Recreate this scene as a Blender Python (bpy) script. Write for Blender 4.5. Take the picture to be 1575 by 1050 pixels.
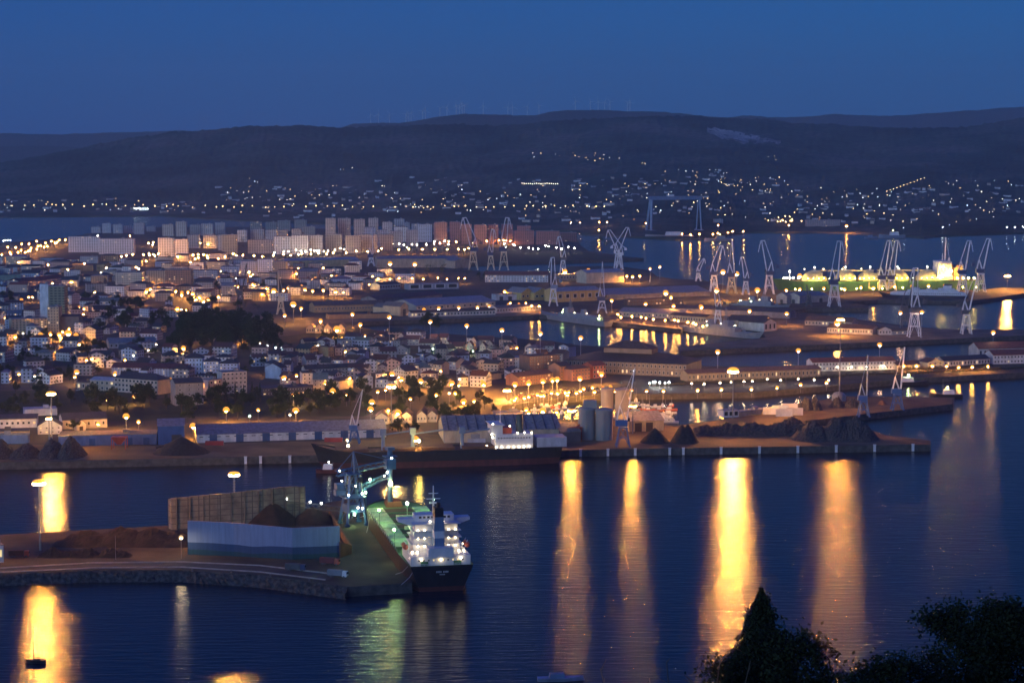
SKY_EL, SKY_STR = 8.0, 0.115
SKY_MUL, SKY_ADD = (.15, .37, .29, 1), (.0, .05, 1.9, 1)
SUN_STR, EXPO = 1.7, 0.0
HAZE = 5.4e-5
LAMP = 2.4
import bpy, math, random
from mathutils import Vector, Matrix, noise
from mathutils.geometry import tessellate_polygon
RN = random.Random(11)
for o in list(bpy.data.objects): bpy.data.objects.remove(o)
SC = bpy.context.scene
COL = SC.collection
# ---------------------------------------------------------------- camera
F = 3062.0; CX, CY = 787.5, 525.0
H = 195.0; HZ = 236.0; QZ = 4.5
PITCH = math.atan((CY-HZ)/F); SP, CP = math.sin(PITCH), math.cos(PITCH)
cd = bpy.data.cameras.new('camera'); cam = bpy.data.objects.new('camera', cd); COL.objects.link(cam)
cam.location = (0, 0, H); cam.rotation_euler = (math.pi/2-PITCH, 0, 0)
cd.sensor_width = 36.0; cd.lens = 36.0*F/1575.0; cd.clip_start = 1.0; cd.clip_end = 60000.0
SC.camera = cam
# ---------------------------------------------------------------- world, dusk light, exposure
W = bpy.data.worlds.new('World'); SC.world = W; W.use_nodes = True
nt = W.node_tree; bg = nt.nodes['Background']
sky = nt.nodes.new('ShaderNodeTexSky'); sky.sky_type = 'NISHITA'; sky.sun_disc = False
SUN_EL, SUN_AZ = math.radians(SKY_EL), math.radians(218.0)
sky.sun_elevation = SUN_EL; sky.sun_rotation = SUN_AZ
sky.altitude = 100; sky.air_density = 1.0; sky.dust_density = 0.3; sky.ozone_density = 7.0
tint = nt.nodes.new('ShaderNodeMix'); tint.data_type = 'RGBA'; tint.blend_type = 'MULTIPLY'; tint.inputs[0].default_value = 1.0
tint.inputs[7].default_value = SKY_MUL
dusk = nt.nodes.new('ShaderNodeMix'); dusk.data_type = 'RGBA'; dusk.blend_type = 'ADD'; dusk.inputs[0].default_value = 1.0
dusk.inputs[7].default_value = SKY_ADD
nt.links.new(sky.outputs[0], tint.inputs[6]); nt.links.new(tint.outputs[2], dusk.inputs[6]); nt.links.new(dusk.outputs[2], bg.inputs[0])
bg.inputs[1].default_value = SKY_STR
sl = bpy.data.lights.new('twilight_sun', 'SUN'); so = bpy.data.objects.new('twilight_sun', sl); COL.objects.link(so)
sl.energy = SUN_STR; sl.color = (0.47, 0.68, 1.0); sl.angle = math.radians(40)
so.rotation_euler = (math.pi/2-SUN_EL, 0, math.radians(-38))
SC.view_settings.view_transform = 'Standard'; SC.view_settings.look = 'None'
SC.view_settings.exposure = EXPO; SC.view_settings.gamma = 1.0
cy = SC.cycles
SC.render.engine = 'CYCLES'
cy.max_bounces = 4; cy.diffuse_bounces = 2; cy.glossy_bounces = 2; cy.transmission_bounces = 2; cy.volume_bounces = 0
cy.transparent_max_bounces = 4; cy.sample_clamp_indirect = 4.0; cy.sample_clamp_direct = 0.0
cy.use_denoising = True; cy.use_light_tree = True; cy.use_adaptive_sampling = False
cy.caustics_reflective = False; cy.caustics_refractive = False
# ---------------------------------------------------------------- pixel <-> world
def ray(px, py):
    u, v = (px-CX)/F, (CY-py)/F
    return Vector((u, CP+v*SP, -SP+v*CP))
def at(px, py, z=QZ):
    d = ray(px, py); t = (z-H)/d.z
    return Vector((d.x*t, d.y*t, z))
def zat(P, py):
    k = (CY-py)/F
    return H + P.y*(k*CP-SP)/(CP+k*SP)
def xat(px, Y, z):            # X of the point at depth row Y, height z seen in column px
    dep = Y*CP-(z-H)*SP
    return (px-CX)/F*dep
def proj(P):
    dep = P.y*CP-(P.z-H)*SP; up = P.y*SP+(P.z-H)*CP
    return CX+F*P.x/dep, CY-F*up/dep
def mpp(P): return (P.y*CP-(P.z-H)*SP)/F
def lerp_tab(tab, x):
    if x <= tab[0][0]: return tab[0][1]
    for (a, b), (c, d) in zip(tab, tab[1:]):
        if x <= c: return b+(d-b)*(x-a)/(c-a)
    return tab[-1][1]
# ---------------------------------------------------------------- materials
MATS = {}
def mat(name, col, rough=0.8, metal=0.0, var=0.25, scale=0.3, emit=None, estr=0.0, objcol=False, sample=True, spec=None):
    if name in MATS: return MATS[name]
    m = bpy.data.materials.new(name); m.use_nodes = True; t = m.node_tree; b = t.nodes['Principled BSDF']
    b.inputs['Roughness'].default_value = rough; b.inputs['Metallic'].default_value = metal
    if spec is not None: b.inputs['Specular IOR Level'].default_value = spec
    c4 = (col[0], col[1], col[2], 1)
    if emit:
        b.inputs['Base Color'].default_value = c4
        b.inputs['Emission Color'].default_value = (emit[0], emit[1], emit[2], 1); b.inputs['Emission Strength'].default_value = estr
        m.cycles.emission_sampling = 'AUTO' if sample else 'NONE'
    elif var > 0:
        tc = t.nodes.new('ShaderNodeTexCoord'); n = t.nodes.new('ShaderNodeTexNoise'); n.inputs['Scale'].default_value = scale
        n.inputs['Detail'].default_value = 4
        mp = t.nodes.new('ShaderNodeMapping'); mp.inputs['Scale'].default_value = (1, 1, 0.45)
        t.links.new(tc.outputs['Object'], mp.inputs[0]); t.links.new(mp.outputs[0], n.inputs['Vector'])
        r = t.nodes.new('ShaderNodeMapRange'); r.inputs[1].default_value = .3; r.inputs[2].default_value = .7
        r.inputs[3].default_value = 1-var; r.inputs[4].default_value = 1+var*0.5
        t.links.new(n.outputs[0], r.inputs[0])
        mx = t.nodes.new('ShaderNodeVectorMath'); mx.operation = 'SCALE'
        if objcol:
            oi = t.nodes.new('ShaderNodeObjectInfo'); t.links.new(oi.outputs['Color'], mx.inputs[0])
        else: mx.inputs[0].default_value = col[:3]
        t.links.new(r.outputs[0], mx.inputs['Scale']); t.links.new(mx.outputs[0], b.inputs['Base Color'])
    else: b.inputs['Base Color'].default_value = c4
    MATS[name] = m
    return m
def facade(name, cw, ch, wx=(.28, .72), wz=(.3, .75), lit=0.05, estr=1.2, warm=(1, .72, .35)):
    """wall in the object's own colour with rows of windows, a few of them lit"""
    if name in MATS: return MATS[name]
    m = bpy.data.materials.new(name); m.use_nodes = True; t = m.node_tree; b = t.nodes['Principled BSDF']; L = t.links.new
    def N(k, **kw):
        n = t.nodes.new(k)
        for a, v in kw.items(): setattr(n, a, v)
        return n
    def mth(op, a, bb=None):
        n = N('ShaderNodeMath', operation=op)
        for i, s in enumerate((a, bb)):
            if s is None: continue
            if isinstance(s, (int, float)): n.inputs[i].default_value = s
            else: L(s, n.inputs[i])
        return n.outputs[0]
    tc = N('ShaderNodeTexCoord'); sx = N('ShaderNodeSeparateXYZ'); L(tc.outputs['Object'], sx.inputs[0])
    u = mth('DIVIDE', mth('ADD', mth('ADD', sx.outputs[0], sx.outputs[1]), 500.2), cw); v = mth('DIVIDE', sx.outputs[2], ch)
    fu, fv = mth('FRACT', u), mth('FRACT', v)
    mk = mth('MULTIPLY', mth('MULTIPLY', mth('GREATER_THAN', fu, wx[0]), mth('LESS_THAN', fu, wx[1])),
             mth('MULTIPLY', mth('GREATER_THAN', fv, wz[0]), mth('LESS_THAN', fv, wz[1])))
    geo = N('ShaderNodeNewGeometry'); sn = N('ShaderNodeSeparateXYZ'); L(geo.outputs['Normal'], sn.inputs[0])
    mk = mth('MULTIPLY', mk, mth('LESS_THAN', mth('ABSOLUTE', sn.outputs[2]), 0.5))
    oi = N('ShaderNodeObjectInfo'); cv = N('ShaderNodeCombineXYZ')
    L(mth('FLOOR', u), cv.inputs[0]); L(mth('FLOOR', v), cv.inputs[1]); L(mth('MULTIPLY', oi.outputs['Random'], 97.0), cv.inputs[2])
    wn = N('ShaderNodeTexWhiteNoise'); L(cv.outputs[0], wn.inputs[0])
    isl = mth('MULTIPLY', mth('LESS_THAN', wn.outputs[0], lit), mk)
    nz = N('ShaderNodeTexNoise'); nz.inputs['Scale'].default_value = .15; L(tc.outputs['Object'], nz.inputs[0])
    vm = N('ShaderNodeVectorMath', operation='SCALE'); L(oi.outputs['Color'], vm.inputs[0]); L(mth('ADD', mth('MULTIPLY', nz.outputs[0], .5), .72), vm.inputs['Scale'])
    mx = N('ShaderNodeMix', data_type='RGBA'); L(mk, mx.inputs[0]); L(vm.outputs[0], mx.inputs[6]); mx.inputs[7].default_value = (.03, .035, .04, 1)
    L(mx.outputs[2], b.inputs['Base Color'])
    L(mth('SUBTRACT', .85, mth('MULTIPLY', mk, .6)), b.inputs['Roughness'])
    b.inputs['Emission Color'].default_value = (*warm, 1); L(mth('MULTIPLY', isl, estr), b.inputs['Emission Strength'])
    m.cycles.emission_sampling = 'NONE'
    MATS[name] = m
    return m
# ---------------------------------------------------------------- mesh builder
class MB:
    def __init__(s): s.v = []; s.f = []; s.mi = []; s.m = 0
    def add(s, vs, fs):
        n = len(s.v); s.v += [tuple(q) for q in vs]
        for f in fs: s.f.append(tuple(i+n for i in f)); s.mi.append(s.m)
        return s
    def box(s, c, d, rz=0.0, taper=1.0):
        x, y, z = d[0]/2, d[1]/2, d[2]/2; ca, sa = math.cos(rz), math.sin(rz); vs = []
        for k in (-1, 1):
            q = taper if k > 0 else 1.0
            for i, j in ((-1, -1), (1, -1), (1, 1), (-1, 1)):
                a, b = i*x*q, j*y*q
                vs.append((c[0]+a*ca-b*sa, c[1]+a*sa+b*ca, c[2]+k*z))
        return s.add(vs, [(0, 3, 2, 1), (4, 5, 6, 7), (0, 1, 5, 4), (1, 2, 6, 5), (2, 3, 7, 6), (3, 0, 4, 7)])
    def tube(s, p, q, r0, r1=None, n=8, caps=True):
        p, q = Vector(p), Vector(q); r1 = r0 if r1 is None else r1; d = (q-p).normalized()
        a = d.orthogonal().normalized(); b = d.cross(a); vs = []
        for c, r in ((p, r0), (q, r1)):
            for i in range(n):
                t = 2*math.pi*(i+.5)/n; vs.append(c+(a*math.cos(t)+b*math.sin(t))*r)
        fs = [(i, (i+1) % n, n+(i+1) % n, n+i) for i in range(n)]
        if caps: fs += [tuple(range(n))[::-1], tuple(range(n, 2*n))]
        return s.add(vs, fs)
    def bar(s, p, q, w): return s.tube(p, q, w*.6, None, 4)
    def lattice(s, p, q, w0, w1, t, n):
        """four-chord braced boom from p to q"""
        p, q = Vector(p), Vector(q); d = (q-p).normalized()
        a = d.cross(Vector((0, 0, 1)));
        if a.length < .1: a = Vector((1, 0, 0))
        a.normalize(); b = d.cross(a).normalized(); rows = []
        for i in range(n+1):
            k = i/n; c = p.lerp(q, k); w = (w0+(w1-w0)*k)/2
            rows.append([c+a*w+b*w, c-a*w+b*w, c-a*w-b*w, c+a*w-b*w])
        for j in range(4): s.bar(rows[0][j], rows[-1][j], t)
        for i in range(n):
            for j in range(4):
                s.bar(rows[i][j], rows[i+1][(j+1) % 4], t*.55)
        return s
    def prism(s, pts, z0, z1):
        n = len(pts); vs = [(x, y, z0) for x, y in pts]+[(x, y, z1) for x, y in pts]
        fs = [(i, (i+1) % n, n+(i+1) % n, n+i) for i in range(n)]
        tri = tessellate_polygon([[Vector((x, y, 0)) for x, y in pts]])
        fs += [(t[0]+n, t[1]+n, t[2]+n) for t in tri]
        return s.add(vs, fs)
    def lathe(s, prof, c=(0, 0, 0), n=20, ang=2*math.pi):
        vs = []; full = abs(ang-2*math.pi) < 1e-6
        for r, z in prof:
            for i in range(n): t = ang*i/(n if full else n-1); vs.append((c[0]+r*math.cos(t), c[1]+r*math.sin(t), c[2]+z))
        fs = []
        for k in range(len(prof)-1):
            for i in range(n if full else n-1):
                j = (i+1) % n; fs.append((k*n+i, k*n+j, (k+1)*n+j, (k+1)*n+i))
        return s.add(vs, fs)
    def loft(s, rings, cap=True):
        n = len(rings[0]); vs = [q for r in rings for q in r]; fs = []
        for k in range(len(rings)-1):
            for i in range(n): j = (i+1) % n; fs.append((k*n+i, k*n+j, (k+1)*n+j, (k+1)*n+i))
        if cap: fs += [tuple(range(n))[::-1], tuple(range((len(rings)-1)*n, len(rings)*n))]
        return s.add(vs, fs)
    def quad(s, a, b, c, d): return s.add([a, b, c, d], [(0, 1, 2, 3)])
    def mesh(s, name, mats, smooth=False):
        me = bpy.data.meshes.new(name); me.from_pydata(s.v, [], s.f)
        mats = mats if isinstance(mats, (list, tuple)) else [mats]
        for m in mats: me.materials.append(m)
        if len(mats) > 1: me.polygons.foreach_set('material_index', s.mi)
        if smooth: me.polygons.foreach_set('use_smooth', [True]*len(s.f))
        me.update(); return me
    def build(s, name, mats, parent=None, smooth=False, color=None):
        return put(name, s.mesh(name, mats, smooth), parent, color)
def put(name, me, parent=None, color=None, loc=None, scale=None, rz=None):
    o = bpy.data.objects.new(name, me); COL.objects.link(o)
    if parent: o.parent = parent
    if color: o.color = (color[0], color[1], color[2], 1)
    if loc is not None: o.location = loc
    if scale is not None: o.scale = scale if not isinstance(scale, (int, float)) else (scale,)*3
    if rz is not None: o.rotation_euler = (0, 0, rz)
    return o
ALL = []          # every labelled thing with its place in the picture
def thing(name, label, cat, loc, rz=0.0, group=None):
    o = bpy.data.objects.new(name, None); COL.objects.link(o); o.empty_display_size = .5
    o.location = loc; o.rotation_euler = (0, 0, rz); tag(o, label, cat, group); return o
def tag(o, label, cat, group=None):
    o['label'] = label; o['category'] = cat
    if group: o['group'] = group
    ALL.append(o); return o
def struct(o, kind='structure', label=None):
    o['kind'] = kind
    if label: o['label'] = label
    return o
def dup(src, loc, rz=0.0, scale=None, label=None, group=None):
    c = src.copy(); COL.objects.link(c); c.location = loc; c.rotation_euler = (0, 0, rz)
    if scale is not None: c.scale = (scale,)*3 if isinstance(scale, (int, float)) else scale
    for ch in src.children:
        k = ch.copy(); COL.objects.link(k); k.parent = c
        for g in ch.children:
            q = g.copy(); COL.objects.link(q); q.parent = k
    if label: c['label'] = label
    if group: c['group'] = group
    ALL.append(c); return c
LAND = []         # landmarks used in place phrases: (px, py, phrase)
def near(px, py):
    best = min(LAND, key=lambda l: (l[0]-px)**2+((l[1]-py)*2.2)**2); dx, dy = px-best[0], (py-best[1])*2.2
    if abs(dx) > abs(dy): r = 'left of' if dx < 0 else 'right of'
    else: r = 'behind' if dy < 0 else 'in front of'
    return r+' '+best[2]
# ---------------------------------------------------------------- water
def water_mat():
    m = bpy.data.materials.new('harbour_water'); m.use_nodes = True; t = m.node_tree; b = t.nodes['Principled BSDF']; L = t.links.new
    t.nodes.remove(b); b = t.nodes.new('ShaderNodeBsdfGlossy'); b.distribution = 'BECKMANN'; b.inputs['Color'].default_value = (.70, .70, .62, 1)
    df = t.nodes.new('ShaderNodeBsdfDiffuse'); df.inputs['Color'].default_value = (.004, .014, .03, 1); fr = t.nodes.new('ShaderNodeFresnel'); fr.inputs['IOR'].default_value = 1.36
    ms = t.nodes.new('ShaderNodeMixShader'); L(fr.outputs[0], ms.inputs[0]); L(df.outputs[0], ms.inputs[1]); L(b.outputs[0], ms.inputs[2]); L(ms.outputs[0], t.nodes['Material Output'].inputs['Surface'])
    tc = t.nodes.new('ShaderNodeTexCoord')
    mp = t.nodes.new('ShaderNodeMapping'); mp.inputs['Scale'].default_value = (.16, .42, 1); L(tc.outputs['Object'], mp.inputs[0])
    n = t.nodes.new('ShaderNodeTexNoise'); n.inputs['Scale'].default_value = 1.0; n.inputs['Detail'].default_value = 5; L(mp.outputs[0], n.inputs[0])
    bp = t.nodes.new('ShaderNodeBump'); bp.inputs['Strength'].default_value = .7; bp.inputs['Distance'].default_value = .34
    mp3 = t.nodes.new('ShaderNodeMapping'); mp3.inputs['Scale'].default_value = (.045, .30, 1); mp3.inputs['Rotation'].default_value = (0, 0, .12); L(tc.outputs['Object'], mp3.inputs[0])
    n3 = t.nodes.new('ShaderNodeTexNoise'); n3.inputs['Scale'].default_value = 1.0; n3.inputs['Detail'].default_value = 2; L(mp3.outputs[0], n3.inputs[0])
    b3 = t.nodes.new('ShaderNodeBump'); b3.inputs['Strength'].default_value = .8; b3.inputs['Distance'].default_value = .55; L(n3.outputs[0], b3.inputs['Height']); L(b3.outputs[0], bp.inputs['Normal'])
    L(n.outputs[0], bp.inputs['Height']); L(bp.outputs[0], b.inputs['Normal']); L(bp.outputs[0], fr.inputs['Normal'])
    mp2 = t.nodes.new('ShaderNodeMapping'); mp2.inputs['Scale'].default_value = (.0022, .0075, 1); L(tc.outputs['Object'], mp2.inputs[0])
    n2 = t.nodes.new('ShaderNodeTexNoise'); n2.inputs['Scale'].default_value = 1; n2.inputs['Detail'].default_value = 4; L(mp2.outputs[0], n2.inputs[0])
    r = t.nodes.new('ShaderNodeMapRange'); r.inputs[1].default_value = .3; r.inputs[2].default_value = .7; r.inputs[3].default_value = .225; r.inputs[4].default_value = .268
    L(n2.outputs[0], r.inputs[0]); L(r.outputs[0], b.inputs['Roughness'])
    return m
w = MB(); w.quad((-8800, -400, 0), (8800, -400, 0), (8800, 16300, 0), (-8800, 16300, 0))
struct(w.build('water', water_mat()))
# ---------------------------------------------------------------- flat land with quay walls
def ground_mat(name, c1, c2, sc):
    m = bpy.data.materials.new(name); m.use_nodes = True; t = m.node_tree; b = t.nodes['Principled BSDF']; L = t.links.new
    tc = t.nodes.new('ShaderNodeTexCoord'); n = t.nodes.new('ShaderNodeTexNoise'); n.inputs['Scale'].default_value = sc; n.inputs['Detail'].default_value = 8
    L(tc.outputs['Object'], n.inputs[0]); cr = t.nodes.new('ShaderNodeValToRGB'); L(n.outputs[0], cr.inputs[0])
    cr.color_ramp.elements[0].position = .35; cr.color_ramp.elements[0].color = (*c1, 1); cr.color_ramp.elements[1].position = .65; cr.color_ramp.elements[1].color = (*c2, 1)
    L(cr.outputs[0], b.inputs['Base Color']); b.inputs['Roughness'].default_value = .95; return m
M_TOWN = ground_mat('town_ground', (.035, .038, .03), (.10, .08, .055), .02)
M_QUAY = ground_mat('quay_concrete', (.12, .095, .065), (.22, .17, .115), .05)
M_EDGE = ground_mat('quay_wall_stone', (.05, .05, .045), (.11, .105, .095), .3)
M_GRASS = ground_mat('rough_grass', (.012, .022, .008), (.034, .05, .018), .06)
M_ASPH = ground_mat('asphalt', (.045, .045, .047), (.075, .072, .07), .1)
M_SAND = ground_mat('sandy_yard', (.10, .065, .035), (.22, .15, .075), .04)
def slab(name, px, mtop, z=QZ, side=None, zb=-2.0):
    pts = [tuple(at(x, y, z)[:2]) for x, y in px]
    b = MB(); b.prism(pts, zb, z); n = len(pts)
    b.mi = [1]*n+[0]*(len(b.f)-n)
    # make the winding point outwards/upwards
    o = b.build(name, [mtop, side or M_EDGE]); return struct(o)
def sheet(name, px, m, lift):
    pts = [at(x, y, QZ+lift) for x, y in px]; tri = tessellate_polygon([[Vector((p.x, p.y, 0)) for p in pts]])
    b = MB(); b.add(pts, tri); return struct(b.build(name, m))
MAIN = [(-220,716),(0,711),(320,704),(860,692),(1432,683),(1431,677),(1362,669),(1330,657),(1240,653),(1238,647),(1466,621),(1468,611),
 (1300,609),(1195,625),(1110,645),(1036,655),(1000,650),(930,645),(800,645),(765,636),(772,624),(880,610),(955,604),(1000,606),(1160,603),(1290,592),(1330,588),
 (1400,582),(1575,573),(1760,565),(1760,541),(1575,548),(1380,556),(1240,563),(1080,563),(1050,553),(990,535),(930,533),(880,530),(850,524),(760,518),(680,513),
 (620,515),(580,508),(555,503),(552,495),(620,492),(700,490),(830,484),(930,494),(1048,506),(1052,502),(1165,508),(1178,519),(1042,533),(1045,540),(1350,526),(1575,516),(1760,509),
 (1760,502),(1575,507),(1461,506),(1400,502),(1290,487),(1240,481),(1215,478),(1240,474),(1336,474),(1336,470),(1300,464),(1350,461),(1490,463),(1530,458),(1575,451),(1602,448),
 (1600,443),(1540,442),(1500,447),(1300,449),(1200,446),(1180,443),(1120,440),(1076,430),(1036,429),(1010,425),(1000,416),(965,411),(930,409),(872,410),(868,417),(800,419),(745,418),
 (700,412),(720,405),(840,402),(960,398),(990,397),(960,394),(905,386),(892,376),(888,365),(700,357),(500,352),(400,349),(250,349),(130,360),(100,366),(0,374),(-220,382)]
slab('ground', MAIN, M_TOWN)
PIER = [(-200,825),(0,822),(250,808),(470,797),(498,774),(545,765),(566,790),(634,896),(535,902),(400,884),(280,876),(150,876),(0,882),(-200,890)]
M_PIER = ground_mat('oily_pier_surface', (.030, .026, .022), (.075, .062, .048), .06)
slab('pier_ground', PIER, M_PIER)
# sheets on the land
sheet('quay_apron', [(-219,715),(0,710),(320,703),(860,691),(1430,682.6),(1360,669.5),(1328,658),(1239,653.4),(1236,647.3),(1464,621),(1465,612),(1301,610),(1197,626),(1112,645.6),(1037,655.6),(1000,651),(930,646),(860,650),(860,668),(660,668),(640,655),(600,655),(595,676),(300,682),(240,684),(100,684),(-219,684)], M_SAND, .004)
sheet('arsenal_road', [(772,623.5),(880,609.6),(955,603.6),(1000,605.6),(1160,602.6),(1290,591.7),(1330,587.7),(1300,583),(1160,594),(1000,598),(940,594),(860,600),(770,612)], M_ASPH, .004)
sheet('grass_bank', [(-219,656),(100,650),(240,646),(300,640),(430,640),(560,640),(600,625),(430,603),(240,612),(170,600),(-219,602)], M_GRASS, .004)
sheet('coast_road', [(-219,601),(170,599),(170,592),(-219,592)], M_ASPH, .004)
sheet('dock_lawn', [(430,530),(560,524),(618,517),(580,508.6),(554,504),(520,506),(430,518)], M_GRASS, .004)
sheet('far_field', [(590,405),(720,404.5),(838,401.5),(958,397.7),(903,388),(760,390),(600,392)], M_GRASS, .004)
sheet('dock_quay', [(470,500),(552,494.5),(620,491.6),(700,489.6),(830,483.7),(930,493.6),(1048,505.6),(1060,497),(930,486),(820,478),(620,486),(470,492)], M_QUAY, .004)
sheet('mole_deck', [(1180,519.4),(1043,533.2),(1046,539.6),(1350,525.7),(1575,515.7),(1760,508.6),(1760,502.4),(1575,507.4),(1461,506.4),(1400,503),(1290,490),(1180,494),(1100,496),(1168,507)], M_QUAY, .004)
# ---------------------------------------------------------------- far shore and hills
SHORE = [(-260,335),(0,333.5),(250,331.5),(330,337),(500,344),(700,349),(880,355),(900,360),(970,364),(1040,368),(1100,365),(1150,357),(1290,357),(1380,362),(1420,365),(1450,362),(1575,358),(1840,356)]
L1 = [(-260,270),(0,252),(67,240),(133,227),(200,211),(240,206),(273,201),(320,199),(350,197),(387,193),(433,194),(467,193),(525,197),(600,193),(700,190),(760,194),(830,189),(900,184),(1000,180),(1080,181),(1180,184),(1217,190),(1283,192),(1350,197),(1417,198),(1483,195),(1533,187),(1575,180),(1840,165)]
L2 = [(-260,228),(0,226),(80,224),(150,229),(260,234),(400,225),(500,205),(545,190),(625,189),(675,180),(718,175),(758,177),(792,178),(825,177),(845,172),(872,169),(925,170),(992,171),(1025,173),(1050,175),(1083,179),(1117,181),(1140,177),(1170,179),(1190,183),(1250,200),(1840,215)]
L3 = [(-260,204),(0,205),(80,207),(140,205),(200,203),(280,202),(330,202),(420,206),(700,200),(1100,190),(1150,185),(1190,180),(1230,180),(1283,176),(1333,179),(1383,177),(1467,172),(1517,168),(1575,165),(1840,160)]
D1, D2, D3 = 8600.0, 12800.0, 15200.0
def ufun(px): return (px-CX)/F
def hz(px, t):
    """height of the main hill in column px at fraction t from shore to crest"""
    P0 = at(px, lerp_tab(SHORE, px), 3.0); Y = P0.y+(D1-P0.y)*t
    zc = H+Y*0+D1*((CY-lerp_tab(L1, px))/F*CP-SP)/(CP+(CY-lerp_tab(L1, px))/F*SP)
    s = 0.10*t+0.90*t**2.15
    z = 3.0+(zc-3.0)*s
    X = ufun(px)*Y
    k = min(1, t*3)*min(1, (1-t)*6+.15)
    z += k*(34*noise.noise((X*.0009, Y*.0009, 3))+24*noise.noise((X*.0026, Y*.0018, 7))+8*noise.noise((X*.008, Y*.005, 4)))
    return X, Y, z
def hill_at(px, py):
    lo = None
    for i in range(0, 401):
        t = i/400; X, Y, z = hz(px, t)
        if proj(Vector((X, Y, z)))[1] <= py: return Vector((X, Y, z))
    return None
def hill_mat(name, a, b, c):
    m = bpy.data.materials.new(name); m.use_nodes = True; t = m.node_tree; bs = t.nodes['Principled BSDF']; L = t.links.new
    tc = t.nodes.new('ShaderNodeTexCoord')
    n = t.nodes.new('ShaderNodeTexNoise'); n.inputs['Scale'].default_value = .0030; n.inputs['Detail'].default_value = 7; L(tc.outputs['Object'], n.inputs[0])
    cr = t.nodes.new('ShaderNodeValToRGB'); L(n.outputs[0], cr.inputs[0])
    cr.color_ramp.elements[0].position = .36; cr.color_ramp.elements[0].color = (*a, 1); cr.color_ramp.elements[1].position = .66; cr.color_ramp.elements[1].color = (*c, 1)
    e = cr.color_ramp.elements.new(.5); e.color = (*b, 1)
    n2 = t.nodes.new('ShaderNodeTexVoronoi'); n2.inputs['Scale'].default_value = .035; L(tc.outputs['Object'], n2.inputs[0])
    r = t.nodes.new('ShaderNodeMapRange'); r.inputs[1].default_value = 0; r.inputs[2].default_value = .8; r.inputs[3].default_value = .45; r.inputs[4].default_value = 1.5; L(n2.outputs[0], r.inputs[0])
    vm = t.nodes.new('ShaderNodeVectorMath'); vm.operation = 'SCALE'; L(cr.outputs[0], vm.inputs[0]); L(r.outputs[0], vm.inputs['Scale'])
    L(vm.outputs[0], bs.inputs['Base Color']); bs.inputs['Roughness'].default_value = 1; bs.inputs['Specular IOR Level'].default_value = .1
    return m
M_HILL = hill_mat('wooded_hillside', (.005, .018, .011), (.034, .060, .042), (.12, .095, .075))
M_HILL2 = hill_mat('far_wooded_ridge', (.025, .034, .02), (.04, .04, .028), (.06, .048, .035))
def build_hill(name, cols, rows, fn, m):
    b = MB(); nx = len(cols); vs = []
    for r in rows:
        for px in cols: vs.append(fn(px, r))
    fs = [(j*nx+i, j*nx+i+1, (j+1)*nx+i+1, (j+1)*nx+i) for j in range(len(rows)-1) for i in range(nx-1)]
    b.add(vs, fs); return struct(b.build(name, m, smooth=True))
cols = [-260+2.1*i for i in range(1000)]
def f1(px, r):
    if r < 0: X, Y, z = hz(px, 0); return (X, Y-2, -1.5)
    if r <= 1:
        X, Y, z = hz(px, r)
        return (X, Y, z+min(1, r*4)*6.0*noise.noise((X*.012, Y*.008, 1))+min(1, r*3)*(6*noise.noise((X*.05, Y*.03, 1))+4*abs(noise.noise((X*.11, Y*.09, 1)))))
    X, Y, z = hz(px, 1); Y2 = Y+(r-1)*2600
    return (X*Y2/Y, Y2, z*(1-(r-1)*.6)-3)
rows = [-1, 0]+[.015*i for i in range(1, 67)]+[1, 1.15, 1.4, 1.9]
build_hill('hills', cols, rows, f1, M_HILL)
def ridge(L, D, depth, name, m, amp, ledge=0.45):
    def fn(px, r):
        k = (CY-lerp_tab(L, px))/F; zc = H+D*(k*CP-SP)/(CP+k*SP)
        Y = D-depth*(1-r) if r <= 1 else D+depth*.8*(r-1)
        s = ledge+(1-ledge)*r**1.6 if r <= 1 else 1-(r-1)*.4
        X = ufun(px)*Y
        return (X, Y, zc*s+amp*noise.noise((X*.006, Y*.003, 5))*(1 if r <= 1 else .3)+amp*.6*noise.noise((X*.02, Y*.01, 5))+amp*.55*noise.noise((X*.07, Y*.05, 5)))
    build_hill(name, cols, [0, .15, .3, .45, .6, .7, .8, .86, .92, .96, 1, 1.2, 1.6, 1.95], fn, m)
ridge(L2, D2, 1900, 'ridge_hills', M_HILL2, 6)
ridge(L3, D3, 1700, 'distant_hills', M_HILL2, 9)
# bare quarry cut on the hillside
qb = MB(); M_Q = ground_mat('quarry_rock', (.2, .18, .15), (.6, .52, .44), .012)
qx = [1086+2.5*i for i in range(46)]; N = 11; vs = []
for i, px in enumerate(qx):
    k = i/45; top = 197+14*k+8*k*k+2.5*noise.noise((i*.3, 1, 0)); bot = top+5+11*math.sin(math.pi*min(1, k*1.05+.08))+3*noise.noise((i*.25, 9, 0))
    for j in range(N):
        P = hill_at(px, top+(bot-top)*j/(N-1)); vs.append((P.x, P.y-6, P.z+3))
qb.add(vs, [(i*N+j, (i+1)*N+j, (i+1)*N+j+1, i*N+j+1) for i in range(45) for j in range(N-1) if noise.noise((i*.23, j*.42, 4))+.5*noise.noise((i*.6, j*.9, 2)) > -.3])
struct(qb.build('quarry_terrain', M_Q))
# hillside the camera stands on (falls to the sea below the frame)
hb = MB(); vs = []
for j in range(0, 41):
    d = -150+j*18.5
    for i in range(0, 41):
        x = -700+i*35; z = 192.6-.355*max(d, 0)-.0*x+(0 if d < 0 else 2.5*noise.noise((x*.02, d*.02, 2)))
        if d < 0: z += -d*.15
        vs.append((x, d, max(z-1.0, -1.5)))
hb.add(vs, [(j*41+i, j*41+i+1, (j+1)*41+i+1, (j+1)*41+i) for j in range(40) for i in range(40)])
struct(hb.build('hillside', M_GRASS, smooth=True))
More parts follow.
